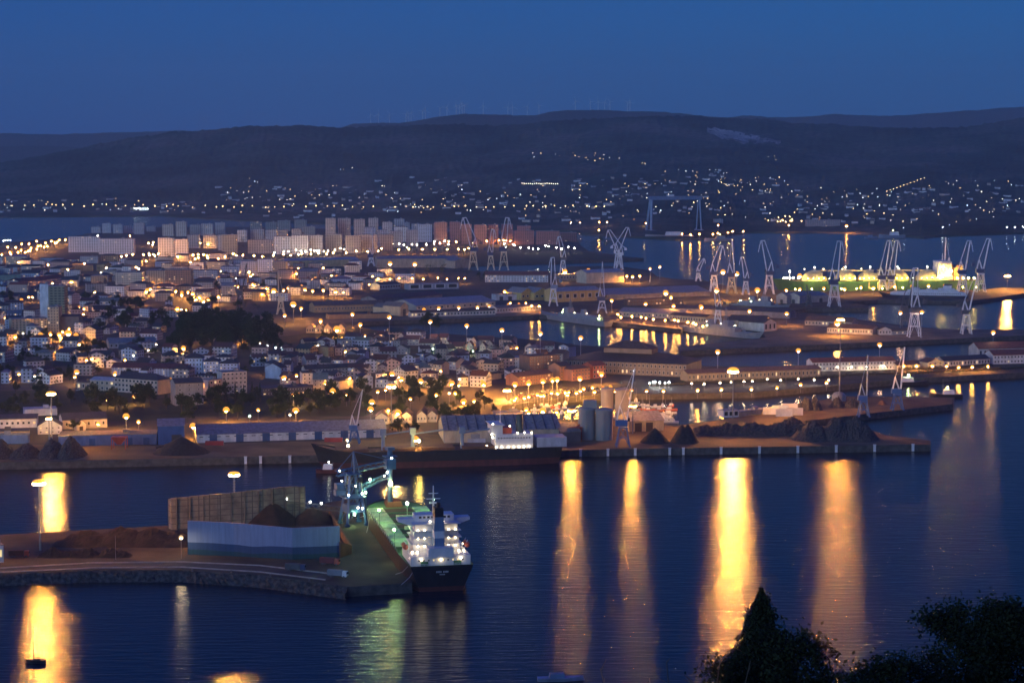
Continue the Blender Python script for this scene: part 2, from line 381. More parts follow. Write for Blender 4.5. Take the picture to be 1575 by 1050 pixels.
# haze: one closed box round everything
if HAZE:
    zb = MB(); zb.box((0, 7950, 447), (17800, 17100, 900))
    hm = bpy.data.materials.new('haze'); hm.use_nodes = True; t = hm.node_tree; t.nodes.remove(t.nodes['Principled BSDF'])
    pv = t.nodes.new('ShaderNodeVolumePrincipled'); pv.inputs['Color'].default_value = (.80, .92, 1, 1); pv.inputs['Density'].default_value = HAZE; pv.inputs['Anisotropy'].default_value = .1
    t.links.new(pv.outputs[0], t.nodes['Material Output'].inputs['Volume'])
    struct(zb.build('haze', hm), 'stuff')
LAND += [(450,665,'the long white warehouse'),(262,665,'the blue arched shed'),(77,655,'the white gabled house'),(760,660,'the cream quay warehouse'),(915,650,'the grey silos'),
(640,640,'the row of white gables'),(345,510,'the dark wooded park'),(50,498,'the lit apartment block'),(80,460,'the white tower block'),(190,593,'the lit school building'),
(300,600,'the plain grey block'),(325,560,'the pale blue apartment row'),(830,562,'the brown office block'),(970,555,'the domed arsenal hall'),(720,532,'the gabled dock houses'),
(670,470,'the long dock shed'),(495,508,'the arched gable workshops'),(795,427,'the red roofed barracks'),(910,420,'the lit steel shed'),(850,455,'the yellow sheds'),(1010,450,'the long shipyard roof'),
(500,402,'the beige factory hall'),(265,380,'the twin white towers'),(150,375,'the white slab blocks'),(400,370,'the pale tower row'),(640,365,'the grey tower row'),(760,355,'the brick red towers'),
(880,484,'the grey warship'),(1110,513,'the moored frigate'),(1340,440,'the domed tanker'),(1420,452,'the white liner'),(1310,560,'the white waterside barracks'),(1540,545,'the red roofed waterfront block'),
(1240,460,'the pale quayside sheds'),(1330,508,'the pier sheds'),(1040,335,'the giant gantry crane'),(1400,360,'the far lit dockyard'),(1270,660,'the long scrap heap'),(1060,672,'the two black heaps'),
(1220,630,'the white jetty shed'),(860,625,'the marina'),(830,605,'the lit waterfront square'),(250,455,'the lit town square'),(930,325,'the far shore flats'),(435,585,'the low white school'),
(165,318,'the shoreline lights'),(420,285,'the hillside hamlet'),(840,285,'the long lit hillside hall'),(1130,215,'the bare quarry'),(1410,275,'the rising string of lamps'),(1210,330,'the lit far village'),
(600,300,'the dark middle slope'),(20,430,'the green roofed depot'),(270,530,'the dark round trees'),(560,560,'the slate roof terraces'),(480,440,'the orange lit yard'),(180,405,'the long low roofs'),(1090,490,'the low pier workshops')]
M_WALL = mat('painted_wall', (.6, .6, .6), .85, objcol=True, var=.28, scale=.25)
M_ROOF = mat('roof_covering', (.2, .2, .2), .75, objcol=True, var=.4, scale=.5)
M_FAC = facade('house_wall_with_windows', 3.4, 3.0, lit=.05)
M_TOWER = facade('tower_wall_with_windows', 4.6, 3.0, wx=(.2, .8), wz=(.35, .78), lit=.012, estr=1.0)
M_GLASS = mat('dark_window_glass', (.02, .025, .03), .12, var=0)
M_LITW = mat('lit_window', (.3, .25, .15), .5, emit=(1, .72, .34), estr=1.1, sample=False)
M_FRAME = mat('white_window_frame', (.65, .65, .63), .6, var=0)
M_DOORB = mat('blue_painted_door', (.035, .10, .24), .6)
M_DOORD = mat('dark_door', (.06, .05, .045), .7)
def win_mesh(pane, name):
    b = MB(); b.m = 0; b.box((0, 0, 0), (1, .10, 1)); b.m = 1; b.box((0, -.052, 0), (.80, .02, .84))
    return b.mesh(name, [M_FRAME, pane])
WIN_D, WIN_L = win_mesh(M_GLASS, 'window_dark'), win_mesh(M_LITW, 'window_lit')
RECTS = []
def reg(root, x0, x1, y0, y1):
    RECTS.append((root.location.copy(), root.rotation_euler.z, x0, x1, y0, y1))
def inrect(p, r, mg):
    dx, dy = p[0]-r[0].x, p[1]-r[0].y; c, s = math.cos(-r[1]), math.sin(-r[1])
    x, y = dx*c-dy*s, dx*s+dy*c
    return r[2]-mg < x < r[3]+mg and r[4]-mg < y < r[5]+mg
def corners(loc, rz, x0, x1, y0, y1):
    c, s = math.cos(rz), math.sin(rz)
    return [(loc.x+x*c-y*s, loc.y+x*s+y*c) for x in (x0, (x0+x1)/2, x1) for y in (y0, (y0+y1)/2, y1)]
def clash(loc, rz, x0, x1, y0, y1, mg=1.0):
    cs = corners(loc, rz, x0, x1, y0, y1); R = (loc, rz, x0, x1, y0, y1); rad = math.hypot(x1-x0, y1-y0)
    for r in RECTS:
        if (r[0]-loc).length > rad+math.hypot(r[3]-r[2], r[5]-r[4])+5: continue
        if any(inrect(p, r, mg) for p in cs): return True
        if any(inrect(p, R, mg) for p in corners(*r)): return True
    return False
def roof_mb(W, Dp, h, kind, rh, oh=.45, th=.28):
    b = MB(); x0, x1, y0, y1 = -W/2-oh, W/2+oh, -oh, Dp+oh
    if kind == 'flat':
        b.box((0, Dp/2, h+th/2+.003), (W+.3, Dp+.3, th)); b.box((W*.18, Dp*.5, h+th+1.0), (min(4, W*.25), min(4, Dp*.4), 2.0))
    elif kind == 'gx':       # ridge along the facade
        ym = Dp/2; s = rh/(Dp/2); z0 = h-oh*s+.02; zr = h+rh+.02
        b.add([(x0, y0, z0), (x1, y0, z0), (x1, ym, zr), (x0, ym, zr), (x0, y1, z0), (x1, y1, z0), (x0, y0, z0+th), (x1, y0, z0+th), (x1, ym, zr+th), (x0, ym, zr+th), (x0, y1, z0+th), (x1, y1, z0+th)],
              [(6, 7, 8, 9), (9, 8, 11, 10), (0, 1, 7, 6), (5, 4, 10, 11), (0, 3, 2, 1), (3, 4, 5, 2), (0, 6, 9, 3), (3, 9, 10, 4), (1, 2, 8, 7), (2, 5, 11, 8)])
    elif kind == 'gy':       # gable towards the viewer
        s = rh/(W/2); z0 = h-oh*s+.02; zr = h+rh+.02
        b.add([(x0, y0, z0), (0, y0, zr), (x1, y0, z0), (x0, y1, z0), (0, y1, zr), (x1, y1, z0), (x0, y0, z0+th), (0, y0, zr+th), (x1, y0, z0+th), (x0, y1, z0+th), (0, y1, zr+th), (x1, y1, z0+th)],
              [(6, 7, 10, 9), (7, 8, 11, 10), (0, 1, 7, 6), (1, 2, 8, 7), (0, 3, 4, 1), (1, 4, 5, 2), (0, 6, 9, 3), (2, 5, 11, 8), (3, 9, 10, 4), (4, 10, 11, 5)])
    else:                    # hip
        k = min(W, Dp)/2; a = max(.02, W/2-k); e = max(.02, Dp/2-k); z0 = h+.02; zr = h+rh
        b.add([(x0, y0, z0), (x1, y0, z0), (x1, y1, z0), (x0, y1, z0), (x0, y0, z0+.2), (x1, y0, z0+.2), (x1, y1, z0+.2), (x0, y1, z0+.2),
               (-a, Dp/2-e, zr), (a, Dp/2-e, zr), (a, Dp/2+e, zr), (-a, Dp/2+e, zr)],
              [(0, 3, 2, 1), (0, 1, 5, 4), (1, 2, 6, 5), (2, 3, 7, 6), (3, 0, 4, 7), (4, 5, 9, 8), (5, 6, 10, 9), (6, 7, 11, 10), (7, 4, 8, 11), (8, 9, 10, 11)])
    return b
def walls_mb(W, Dp, h, kind, rh):
    b = MB(); a = W/2
    v = [(-a, 0, 0), (a, 0, 0), (a, Dp, 0), (-a, Dp, 0), (-a, 0, h), (a, 0, h), (a, Dp, h), (-a, Dp, h)]
    f = [(0, 1, 5, 4), (2, 3, 7, 6)]
    if kind == 'gx': v += [(-a, Dp/2, h+rh), (a, Dp/2, h+rh)]; f += [(1, 2, 6, 9, 5), (3, 0, 4, 8, 7)]
    elif kind == 'gy': v += [(0, 0, h+rh), (0, Dp, h+rh)]; f = [(0, 1, 5, 8, 4), (2, 3, 7, 9, 6), (1, 2, 6, 5), (3, 0, 4, 7)]
    else: f += [(1, 2, 6, 5), (3, 0, 4, 7), (4, 5, 6, 7)]
    return b.add(v, f)
def windows(root, W, h, nx, ny, lit, wf=.5, hf=.5, z0=.0, y=-.03, rn=RN, x0=None, x1=None):
    xa = -W/2 if x0 is None else x0; xb = W/2 if x1 is None else x1
    for j in range(ny):
        for i in range(nx):
            me = WIN_L if rn.random() < lit else WIN_D
            cw, ch = (xb-xa)/nx, (h-z0)/ny
            put('window', me, root, loc=(xa+cw*(i+.5), y, z0+ch*(j+.55)), scale=(cw*wf, 1, ch*hf))
def house_at(name, label, cat, loc, rz, W, Dp, h, kind, rh, wall, roofc, wm=None, win=None, lit=0.1, group=None, chimney=False, door=None, wf=.5, hf=.5, rn=RN):
    root = thing(name, label, cat, loc, rz, group)
    walls_mb(W, Dp, h, kind, rh).build('wall', wm or M_WALL, root, color=wall)
    rf = roof_mb(W, Dp, h, kind, rh).build('roof', M_ROOF, root, color=roofc)
    if chimney:
        b = MB(); b.box((W*.25, Dp*.5, h+rh+.3), (.9, .9, 1.8)); b.build('chimney', M_WALL, rf, color=wall)
    if win: windows(root, W, h, win[0], win[1], lit, wf, hf, rn=rn)
    if door:
        for (dx, dw, dh, dm) in door:
            b = MB(); b.box((dx, -.04, dh/2), (dw, .1, dh)); b.build('door', dm, root)
    reg(root, -W/2, W/2, 0, Dp)
    return root
def bld(name, label, cat, x0, yb0, x1, yb1, ytop, depth, kind='gx', rh=2.5, wall=(.6, .6, .6), roofc=(.12, .12, .13), z=QZ, **kw):
    A, B = at(x0, yb0, z), at(x1, yb1, z); d = B-A; W = d.length; rz = math.atan2(d.y, d.x); P = (A+B)/2
    h = zat(P, ytop)-z
    return house_at(name, label, cat, P, rz, W, depth, h, kind, rh, wall, roofc, **kw), W, h
WHITE, CREAM, GREY, BLUEW, OCHRE, PINK = (.68, .68, .66), (.60, .52, .38), (.36, .36, .36), (.46, .52, .62), (.52, .38, .2), (.52, .38, .33)
SLATE, RED, BROWN, LGREY = (.055, .058, .065), (.24, .085, .055), (.13, .085, .065), (.24, .25, .27)
# ---- left quay zone
r, W_, h_ = bld('warehouse', 'long white warehouse with blue doors and violet grey roof on the quay', 'warehouse', 303, 681, 594, 672, 664, 26, 'gx', 5.0, WHITE, (.17, .17, .24))
for i in range(7):
    x = -W_/2+W_*(.085+.138*i); b = MB(); b.box((x, -.06, 2.6), (5.0, .14, 5.2)); b.build('door', M_DOORB, r)
windows(r, W_, h_, 22, 1, .0, .55, .16, z0=h_*.35)
bld('arched_shed', 'blue painted shed with rounded roof left of the long white warehouse', 'shed', 243, 684, 284, 683, 655, 26, 'gx', 3.2, (.05, .12, .3), (.20, .22, .28), door=[(3.5, 6.5, 6.5, M_DOORD)])
bld('gabled_house', 'white gabled house with four small windows on the left quay', 'house', 58, 668, 95, 667, 655, 16, 'gy', 5.2, WHITE, SLATE, win=(4, 2, 0), wf=.34, hf=.32)
bld('quay_shed', 'long low shed with lit white front at the left edge', 'shed', -60, 660, 57, 657, 645, 22, 'gx', 2.0, WHITE, (.08, .08, .09), win=(14, 1, .2), wf=.5, hf=.3)
bld('orange_shed', 'low orange lit store with dark roof in front of the lit shed', 'shed', -60, 676, 45, 673, 664, 14, 'flat', .4, OCHRE, SLATE)
bld('blue_shed', 'corrugated blue shed at the left end of the quay', 'shed', -60, 683, 43, 682, 669, 8, 'flat', .4, (.16, .22, .36), LGREY, z=QZ)
bld('long_blue_store', 'long low blue grey store with tan flat roof behind the heaps', 'shed', 90, 686, 241, 683, 669, 22, 'flat', .4, (.15, .21, .36), (.30, .24, .16), door=[(-10, 4, 4.6, M_DOORB), (14, 4, 4.6, M_DOORB), (25, 4, 4.6, M_DOORB)])
bld('office_shed', 'white flat topped shed behind the white gabled house', 'shed', 38, 640, 88, 638, 629, 14, 'flat', .4, WHITE, (.5, .52, .55))
bld('dark_roof_store', 'dark roofed white store right of the white gabled house', 'shed', 97, 660, 165, 657, 645, 24, 'gx', 3.5, (.5, .48, .45), (.05, .055, .07), win=(6, 1, .1), wf=.3, hf=.4)
bld('annex_house', 'small white annex with pitched roof beside the palm bush', 'house', 118, 662, 132, 661, 651, 10, 'gy', 2.4, WHITE, SLATE, door=[(0, 2.5, 2.8, M_DOORD)])
# ---- embankment top
bld('school_building', 'long two storey building with lit window bands and dark hip roof above the bank', 'building', 176, 602, 243, 607, 583, 16, 'hip', 4.5, (.55, .47, .36), (.05, .055, .07), win=(12, 3, .55), wf=.7, hf=.5)
bld('school_annex', 'cream annex with pale blue roof left of the lit school building', 'building', 139, 600, 176, 602, 585, 14, 'gx', 2, (.5, .42, .3), (.4, .45, .52), win=(5, 2, .3))
bld('school_wing', 'small flat roofed wing at the left end of the lit school', 'building', 118, 599, 139, 600, 588, 12, 'flat', .4, (.42, .34, .24), BROWN, win=(3, 1, .4))
bld('grey_block', 'plain grey five storey block with blank end wall below the pines', 'apartment block', 270, 624, 313, 622, 589, 18, 'gx', 3, (.30, .30, .30), SLATE, win=(3, 5, .03), wf=.25, hf=.3)
bld('long_apartment_row', 'long sloping grey blue apartment row with dark red roof', 'apartment block', 172, 577, 285, 580, 566, 14, 'gx', 3.5, BLUEW, (.14, .05, .05), win=(26, 4, .04), wf=.45, hf=.5)
for i, (a, bb, yb, yt, lab) in enumerate([(285, 312, 577, 551, 'tallest pale blue white apartment block with square windows'), (312, 337, 578, 556, 'middle pale blue white apartment block in the stepped row'), (337, 366, 578, 559, 'right hand low pale blue white block of the stepped row')]):
    bld('apartment_house', lab, 'apartment block', a+.6, yb, bb-.6, yb, yt, 14, 'hip', 3.5, (.58, .66, .78), SLATE, win=(5, 4, .04), wf=.42, hf=.45)
bld('pale_block', 'pale four storey block with balconies behind the fir trees', 'apartment block', 342, 606, 380, 604, 572, 14, 'flat', .4, (.5, .47, .44), LGREY, win=(6, 5, .06), wf=.6, hf=.4)
bld('corner_block', 'low rose lit block left of the pale block with balconies', 'apartment block', 322, 609, 341, 607, 584, 12, 'flat', .4, PINK, LGREY, win=(3, 3, .2))
bld('low_school', 'low dark roofed building with two white window bands on the bank', 'building', 405, 609, 480, 606, 596, 20, 'flat', .5, (.10, .09, .10), (.06, .065, .08), win=(18, 2, .0), wf=.92, hf=.3)
bld('terrace_block', 'long cream terrace with lit ground floor windows behind the low school', 'apartment block', 470, 583, 560, 579, 566, 12, 'gx', 3, (.48, .43, .36), SLATE, win=(18, 3, .12), wf=.45, hf=.5)
bld('chapel', 'small dark arched chapel roof among trees in front of the wooded park', 'building', 182, 548, 215, 548, 538, 18, 'gx', 4.5, (.12, .12, .12), (.09, .10, .11), win=(4, 1, .1))
bld('sports_hall', 'grey green rounded sports hall roof beside the wooded park', 'building', 168, 536, 240, 534, 527, 28, 'gx', 4.0, (.3, .33, .36), (.20, .24, .26), win=(10, 1, .05))
# ---- landmarks of the left town
bld('tower_block', 'tall white tower block with a ribbed grey green side', 'tower block', 62, 492, 75, 492, 437, 16, 'flat', .4, (.74, .76, .8), LGREY, wm=M_WALL)
bld('ribbed_block', 'olive ribbed high block attached right of the white tower', 'tower block', 75.5, 494, 100, 494, 440, 18, 'flat', .4, (.25, .25, .17), LGREY, wm=M_TOWER)
bld('lit_apartment_block', 'wide apartment block with orange lit balconies and dark windows', 'apartment block', 18, 514, 73, 512, 490, 16, 'flat', .4, (.52, .42, .27), LGREY, win=(10, 6, .06), wf=.6, hf=.5)
bld('lit_apartment_tower', 'taller orange lit block at the right end of the balconied block', 'apartment block', 73.6, 512, 91, 512, 472, 16, 'flat', .4, (.46, .40, .26), LGREY, win=(4, 9, .06), wf=.6, hf=.5)
bld('blank_block', 'dark blank grey block right of the orange lit apartments', 'apartment block', 93, 511, 122, 511, 487, 18, 'gx', 2, (.17, .17, .17), SLATE)
bld('depot', 'green walled depot hall at the left edge of town', 'hall', -30, 436, 32, 434, 423, 30, 'flat', .4, (.28, .42, .33), (.12, .12, .12))
bld('red_roof_block', 'long white block with dark red roof behind the white tower', 'apartment block', 30, 446, 100, 438, 430, 16, 'gx', 4, (.5, .48, .46), (.16, .06, .05), wm=M_FAC)
for a, bb, yb, yt, c, lab in [(177, 219, 440, 419, (.60, .55, .45), 'cream six storey slab block by the lit square'), (225, 254, 441, 416, (.50, .38, .26), 'brownish slab block standing in the orange square lights'), (255, 294, 444, 415, (.32, .2, .15), 'brown brick slab block right of the lit square'), (295, 335, 434, 416, (.42, .46, .52), 'grey blue slab block right of the brown brick one'), (340, 368, 430, 410, (.46, .5, .58), 'pale grey block left of the old crane'), (370, 395, 424, 402, (.42, .46, .55), 'grey slab block behind the old crane'), (396, 420, 424, 399, (.62, .66, .72), 'white slab block right of the grey slab'), (420, 440, 424, 402, (.28, .26, .24), 'dark slab block left of the beige factory'), (140, 160, 441, 424, (.42, .30, .2), 'banded brown terrace block by the roundabout lamp')]:
    bld('slab_block', lab, 'apartment block', a, yb, bb, yb, yt, 22, 'flat', .4, c, LGREY, wm=M_FAC)
# ---- factory and dockyard halls
bld('factory_hall', 'long beige factory hall with pale roof left of the thin crane', 'factory hall', 440, 412, 552, 409, 400, 40, 'gx', 3, (.55, .46, .24), (.34, .36, .4))
bld('long_workshop', 'grey brown long workshop hall lit by two orange masts', 'factory hall', 580, 412, 705, 411, 398, 40, 'gx', 4, (.42, .36, .27), (.22, .23, .26))
bld('small_workshop', 'gabled workshop end right of the long grey brown hall', 'factory hall', 700, 413, 724, 412, 401, 30, 'gy', 5, (.40, .34, .26), (.22, .23, .26))
bld('barracks', 'three storey white barracks with red roof and many windows', 'barracks', 746, 434, 843, 434, 423, 20, 'gx', 5, (.66, .68, .68), RED, win=(22, 3, .04), wf=.4, hf=.55)
bld('steel_shed', 'big pale steel shed lit by orange lamps below the twin crane', 'shed', 902, 436, 960, 434, 419, 30, 'gx', 4, (.58, .5, .36), (.34, .37, .42))
bld('brick_shed', 'lower long steel shed left of the big pale one', 'shed', 862, 432, 902, 431, 422, 26, 'flat', .4, (.45, .38, .24), (.3, .32, .36), win=(9, 1, .5), wf=.6, hf=.35)
for i, (a, bb, lab) in enumerate([(802, 821, 'left of the twin yellow gabled sheds by the dock'), (822, 846, 'right of the twin yellow gabled sheds by the dock')]):
    bld('gabled_shed', lab, 'shed', a, 462, bb, 461, 450, 34, 'gy', 6, (.55, .42, .14), (.3, .3, .28), win=(3, 1, .3), wf=.5, hf=.3)
bld('yellow_shed', 'long yellow lit shed with grey roof beside the gabled pair', 'shed', 856, 465, 924, 462, 447, 30, 'gx', 4, (.55, .42, .17), (.3, .33, .37), win=(6, 1, .6), wf=.5, hf=.4)
bld('shipyard_roof', 'very long low shipyard hall with striped grey roof', 'shed', 928, 461, 1092, 455, 451, 70, 'gx', 6, (.30, .26, .22), (.26, .28, .32))
bld('brick_workshop', 'dark brick workshop with lit window grid below the long roof', 'shed', 965, 470, 1050, 468, 460, 14, 'flat', .4, (.16, .10, .07), BROWN, win=(16, 2, .3), wf=.5, hf=.4)
bld('long_dock_shed', 'long dock shed with wide grey roof and two cream gables', 'shed', 640, 478, 762, 471, 467, 60, 'gx', 6, (.5, .45, .36), (.30, .32, .36), win=(14, 1, .1), wf=.4, hf=.4)
bld('dock_building', 'low white dock building with square windows along the basin', 'shed', 632, 488, 762, 484, 479, 10, 'gx', 2, (.62, .58, .5), BROWN, win=(26, 1, .12), wf=.55, hf=.5)
bld('cream_gable', 'tall cream gable house with dark doorway on the dock', 'house', 616, 486, 628, 485, 471, 30, 'gy', 4.5, (.62, .5, .3), (.2, .18, .16), door=[(0, 4.5, 8, M_DOORD)])
bld('cream_gable_house', 'smaller cream gable left of the dark doorway gable', 'house', 597, 483, 612, 482, 473, 30, 'gy', 4, (.6, .5, .3), (.2, .18, .16), win=(2, 1, .5))
bld('lit_store', 'long brown dock store with row of lit windows', 'shed', 484, 481, 592, 478, 469, 26, 'gx', 4, (.46, .32, .17), (.17, .12, .09), win=(24, 1, .75), wf=.5, hf=.3)
bld('flat_store', 'low flat brown store in front of the row of lit windows', 'shed', 505, 491, 600, 489, 483, 18, 'flat', .4, (.34, .24, .14), BROWN)
for i, (a, lab) in enumerate([(471, 'left end of the white arched gable workshops'), (484, 'second of the white arched gable workshops from left'), (498, 'third of the white arched gable workshops from left'), (518, 'floodlit right end of the white arched gable workshops')]):
    bld('gable_workshop', lab, 'workshop', a, 512+i*.4, a+12, 512+i*.4, 504, 22, 'gy', 4, (.66, .5, .3), (.14, .11, .1), win=(3, 1, .3), wf=.55, hf=.55)
bld('grey_store', 'row of four pale store boxes behind the long dock shed', 'shed', 628, 446, 706, 444, 436, 18, 'flat', .4, (.36, .38, .42), LGREY, win=(4, 1, 0), wf=.8, hf=.7)
bld('green_lit_hall', 'hall with green white lit front behind the red roofed sheds', 'shed', 584, 446, 616, 444, 437, 20, 'gx', 3, (.4, .5, .48), SLATE, win=(8, 1, .9), wf=.8, hf=.4)
bld('red_sheds', 'long maroon saw tooth roofed shed left of the long dock shed', 'shed', 580, 466, 680, 458, 457, 30, 'gx', 4, (.3, .25, .22), (.15, .07, .06))
bld('white_wall_store', 'white walled store with dark openings right of the dock shed', 'shed', 763, 462, 806, 461, 453, 20, 'flat', .4, (.55, .55, .55), LGREY, door=[(-12, 5, 5, M_DOORD), (0, 5, 5, M_DOORD), (12, 5, 5, M_DOORD)])
bld('bluish_store', 'low bluish dock store running behind the grey warship', 'shed', 764, 482, 832, 478, 472, 16, 'gx', 2.5, (.45, .46, .5), (.2, .18, .17), win=(16, 1, .08), wf=.5, hf=.4)
bld('orange_roof_hall', 'white and yellow lit town hall by the orange mast lamp', 'building', 373, 460, 402, 459, 449, 20, 'hip', 4, (.6, .55, .5), BROWN, win=(8, 2, .1))
bld('yellow_hall', 'bright yellow lit hall right of the white town hall', 'building', 403, 459, 430, 458, 449, 18, 'flat', .4, (.65, .5, .2), BROWN, win=(6, 1, .2))
# ---- warehouses right of the quay centre
r, W_, h_ = bld('quay_warehouse', 'cream warehouse with grey ribbed roof behind the moored freighter', 'warehouse', 683, 681, 862, 678, 661, 46, 'gx', 7, (.52, .46, .32), (.30, .28, .26))
for i in range(12):
    b = MB(); x = -W_/2+W_*(i+.5)/12; s = 7/23.0
    b.add([(x-.35, -.4, h_+.36), (x+.35, -.4, h_+.36), (x+.35, 22.6, h_+7.36), (x-.35, 22.6, h_+7.36), (x-.35, -.4, h_+.7), (x+.35, -.4, h_+.7), (x+.35, 22.6, h_+7.7), (x-.35, 22.6, h_+7.7)],
          [(4, 5, 6, 7), (0, 1, 5, 4), (1, 2, 6, 5), (3, 0, 4, 7)]); b.build('roof_rib', M_ROOF, r, color=(.12, .12, .13))
for x in (-18, 0, 18):
    b = MB(); b.box((x, -.06, 2.8), (6, .14, 5.6)); b.build('door', mat('grey_door', (.3, .32, .34), .6), r)
bld('quay_warehouse_wing', 'lower brown wing of the cream warehouse beside the silos', 'warehouse', 863, 680, 893, 679, 664, 34, 'gx', 4, (.16, .12, .12), (.34, .26, .18))
bld('warehouse_store', 'pale flat store behind the ridge of the cream warehouse', 'warehouse', 763, 642, 803, 641, 635, 14, 'flat', .4, (.5, .46, .4), LGREY)
for i, (a, bb, lab) in enumerate([(577, 597, 'first white gabled quay store from left'), (598, 617, 'second white gabled quay store from left'), (618, 633, 'third white gabled quay store behind the mast'), (641, 656, 'fourth white gabled quay store from left'), (657, 672, 'last white gabled quay store on the right')]):
    bld('gabled_store', lab, 'shed', a, 652-i*.8, bb, 652-i*.8, 641-i*.8, 20, 'gy', 3.0, (.6, .52, .42), BROWN, win=(3, 1, 0), wf=.4, hf=.4)
bld('jetty_hall', 'cream hall with grey roof lit orange right of the blue crane', 'shed', 968, 664, 1021, 662, 647, 26, 'gx', 5, (.6, .48, .27), (.32, .3, .28), door=[(-6, 5, 6, M_DOORD), (2, 5, 6, M_DOORD)])
bld('jetty_shed', 'white panelled shed with orange lit wall on the jetty', 'shed', 1113, 642, 1136, 641, 631, 10, 'flat', .4, (.62, .66, .72), (.2, .22, .3), win=(3, 1, 0), wf=.85, hf=.7)
bld('jetty_wall_shed', 'long low orange lit shed right of the white jetty shed', 'shed', 1137, 641, 1181, 635, 631, 8, 'flat', .4, (.58, .46, .28), (.2, .22, .3))
# ---- old town front, arsenal
bld('office_block', 'brown seven storey office block with grid of windows', 'office block', 815, 583, 861, 580, 547, 18, 'flat', .4, (.20, .13, .10), BROWN, win=(9, 7, .16), wf=.45, hf=.45)
bld('pale_office', 'pale grey high block left of the brown office block', 'office block', 792, 578, 814, 578, 550, 16, 'flat', .4, (.42, .44, .44), LGREY, win=(4, 5, .02), wf=.3, hf=.4)
bld('arsenal_house_row', 'row of brick red and cream houses below the brown office block', 'house row', 796, 594, 850, 588, 577, 14, 'gx', 3, (.34, .17, .12), BROWN, win=(14, 3, .12))
bld('red_house', 'brick red three storey house with white window bays', 'house', 912, 582, 932, 580, 562, 14, 'gx', 3, (.42, .12, .08), (.2, .07, .05), win=(4, 3, .1), wf=.6, hf=.7)
bld('square_house', 'orange lit brick house on the waterfront square', 'house', 880, 586, 908, 583, 567, 14, 'hip', 3, (.42, .22, .14), BROWN, win=(6, 3, .15))
bld('square_row', 'dim brick house between the office block and orange lit one', 'house', 862, 585, 879, 583, 563, 14, 'gx', 3, (.36, .22, .15), SLATE, win=(4, 4, .15))
r, W_, h_ = bld('arsenal_hall', 'vast dark roofed arsenal hall with a pavilion dome', 'hall', 868, 572, 1056, 580, 557, 46, 'hip', 7, (.26, .22, .16), (.045, .05, .06), win=(30, 2, .06), wf=.45, hf=.55)
b = MB(); b.box((-2, 23, h_+8.5), (44, 18, 4)); d = b.build('pavilion', M_WALL, r, color=(.2, .18, .15))
b = MB(); b.loft([[(-25, 13, h_+10.6), (21, 13, h_+10.6), (21, 33, h_+10.6), (-25, 33, h_+10.6)], [(-8, 21, h_+17), (4, 21, h_+17), (4, 25, h_+17), (-8, 25, h_+17)]]); b.build('pavilion_roof', M_ROOF, d, color=(.045, .05, .06))
bld('arsenal_wing', 'long low tan arsenal wing behind the lit dock road', 'hall', 1058, 587, 1262, 579, 571, 16, 'gx', 2.5, (.36, .30, .20), (.20, .12, .09), win=(34, 1, .05), wf=.4, hf=.5)
bld('waterside_barracks', 'long white two storey barracks with red roof by the basin', 'barracks', 1250, 571, 1377, 568, 556, 16, 'gx', 3, WHITE, RED, win=(26, 2, .03), wf=.45, hf=.5)
bld('lit_barracks', 'low warmly lit white house row right of the waterside barracks', 'barracks', 1380, 569, 1415, 567, 561, 14, 'gx', 3, (.55, .5, .36), BROWN, win=(8, 1, .3))
bld('gable_barracks', 'bright gabled white house by the arsenal hedge', 'house', 1427, 566, 1450, 565, 557, 14, 'gy', 3, (.62, .6, .42), BROWN, win=(3, 2, .2))
bld('garden_barracks', 'low white row with dark roof among hedges at right', 'barracks', 1452, 565, 1522, 561, 553, 14, 'gx', 3, (.5, .5, .46), SLATE, win=(16, 1, .12))
bld('red_roof_block', 'white waterfront block with red roof at the right edge', 'barracks', 1528, 560, 1640, 557, 545, 18, 'gx', 4, WHITE, RED, win=(22, 2, .12), wf=.5, hf=.45)
bld('tower_house', 'white gabled tower house behind the right waterfront block', 'barracks', 1505, 549, 1640, 546, 535, 22, 'gx', 5, (.56, .54, .5), RED, win=(20, 1, .08))
# ---- piers
bld('pier_store', 'long dark roofed pier store left of the white gable', 'shed', 1120, 501, 1176, 503, 493, 24, 'gx', 5, (.34, .27, .22), BROWN)
bld('pier_gable', 'white gabled workshop with arched doors on the pier', 'shed', 1175, 510, 1194, 508, 496, 34, 'gy', 4, (.58, .55, .52), BROWN, win=(3, 1, .3), wf=.5, hf=.7)
bld('pier_shed', 'long low white pier shed with red brown roof', 'shed', 1272, 512, 1342, 515, 505, 22, 'gx', 3.5, (.52, .48, .44), BROWN, win=(18, 1, .1))
bld('pier_hall', 'dark long pier hall in front of the yellow reflection', 'shed', 1238, 500, 1310, 503, 494, 22, 'gx', 4, (.4, .36, .32), BROWN, win=(14, 1, .15))
bld('pier_house', 'white pier house with pitched roof left of the far crane', 'shed', 1352, 515, 1371, 515, 507, 14, 'gy', 3, (.56, .55, .52), BROWN, win=(4, 1, .1))
bld('pier_row', 'low white row right of the pier house under the crane', 'shed', 1372, 515, 1396, 514, 509, 12, 'gx', 2, (.5, .48, .46), BROWN, win=(8, 1, .15))
for i, (a, bb, lab) in enumerate([(1194, 1210, 'left of the pale pink gabled sheds on the tanker pier'), (1211, 1230, 'middle pale pink gabled shed on the tanker pier')]):
    bld('quayside_shed', lab, 'shed', a, 466, bb, 467, 455, 50, 'gy', 4, (.52, .44, .4), (.24, .24, .26), door=[(0, 4, 5, M_DOORD)])
bld('quayside_hall', 'long grey roofed shed joined to the pink gabled sheds', 'shed', 1231, 466, 1275, 464, 455, 44, 'gx', 4, (.48, .4, .34), (.25, .25, .27), door=[(-10, 5, 5, M_DOORD), (10, 5, 5, M_DOORD)])
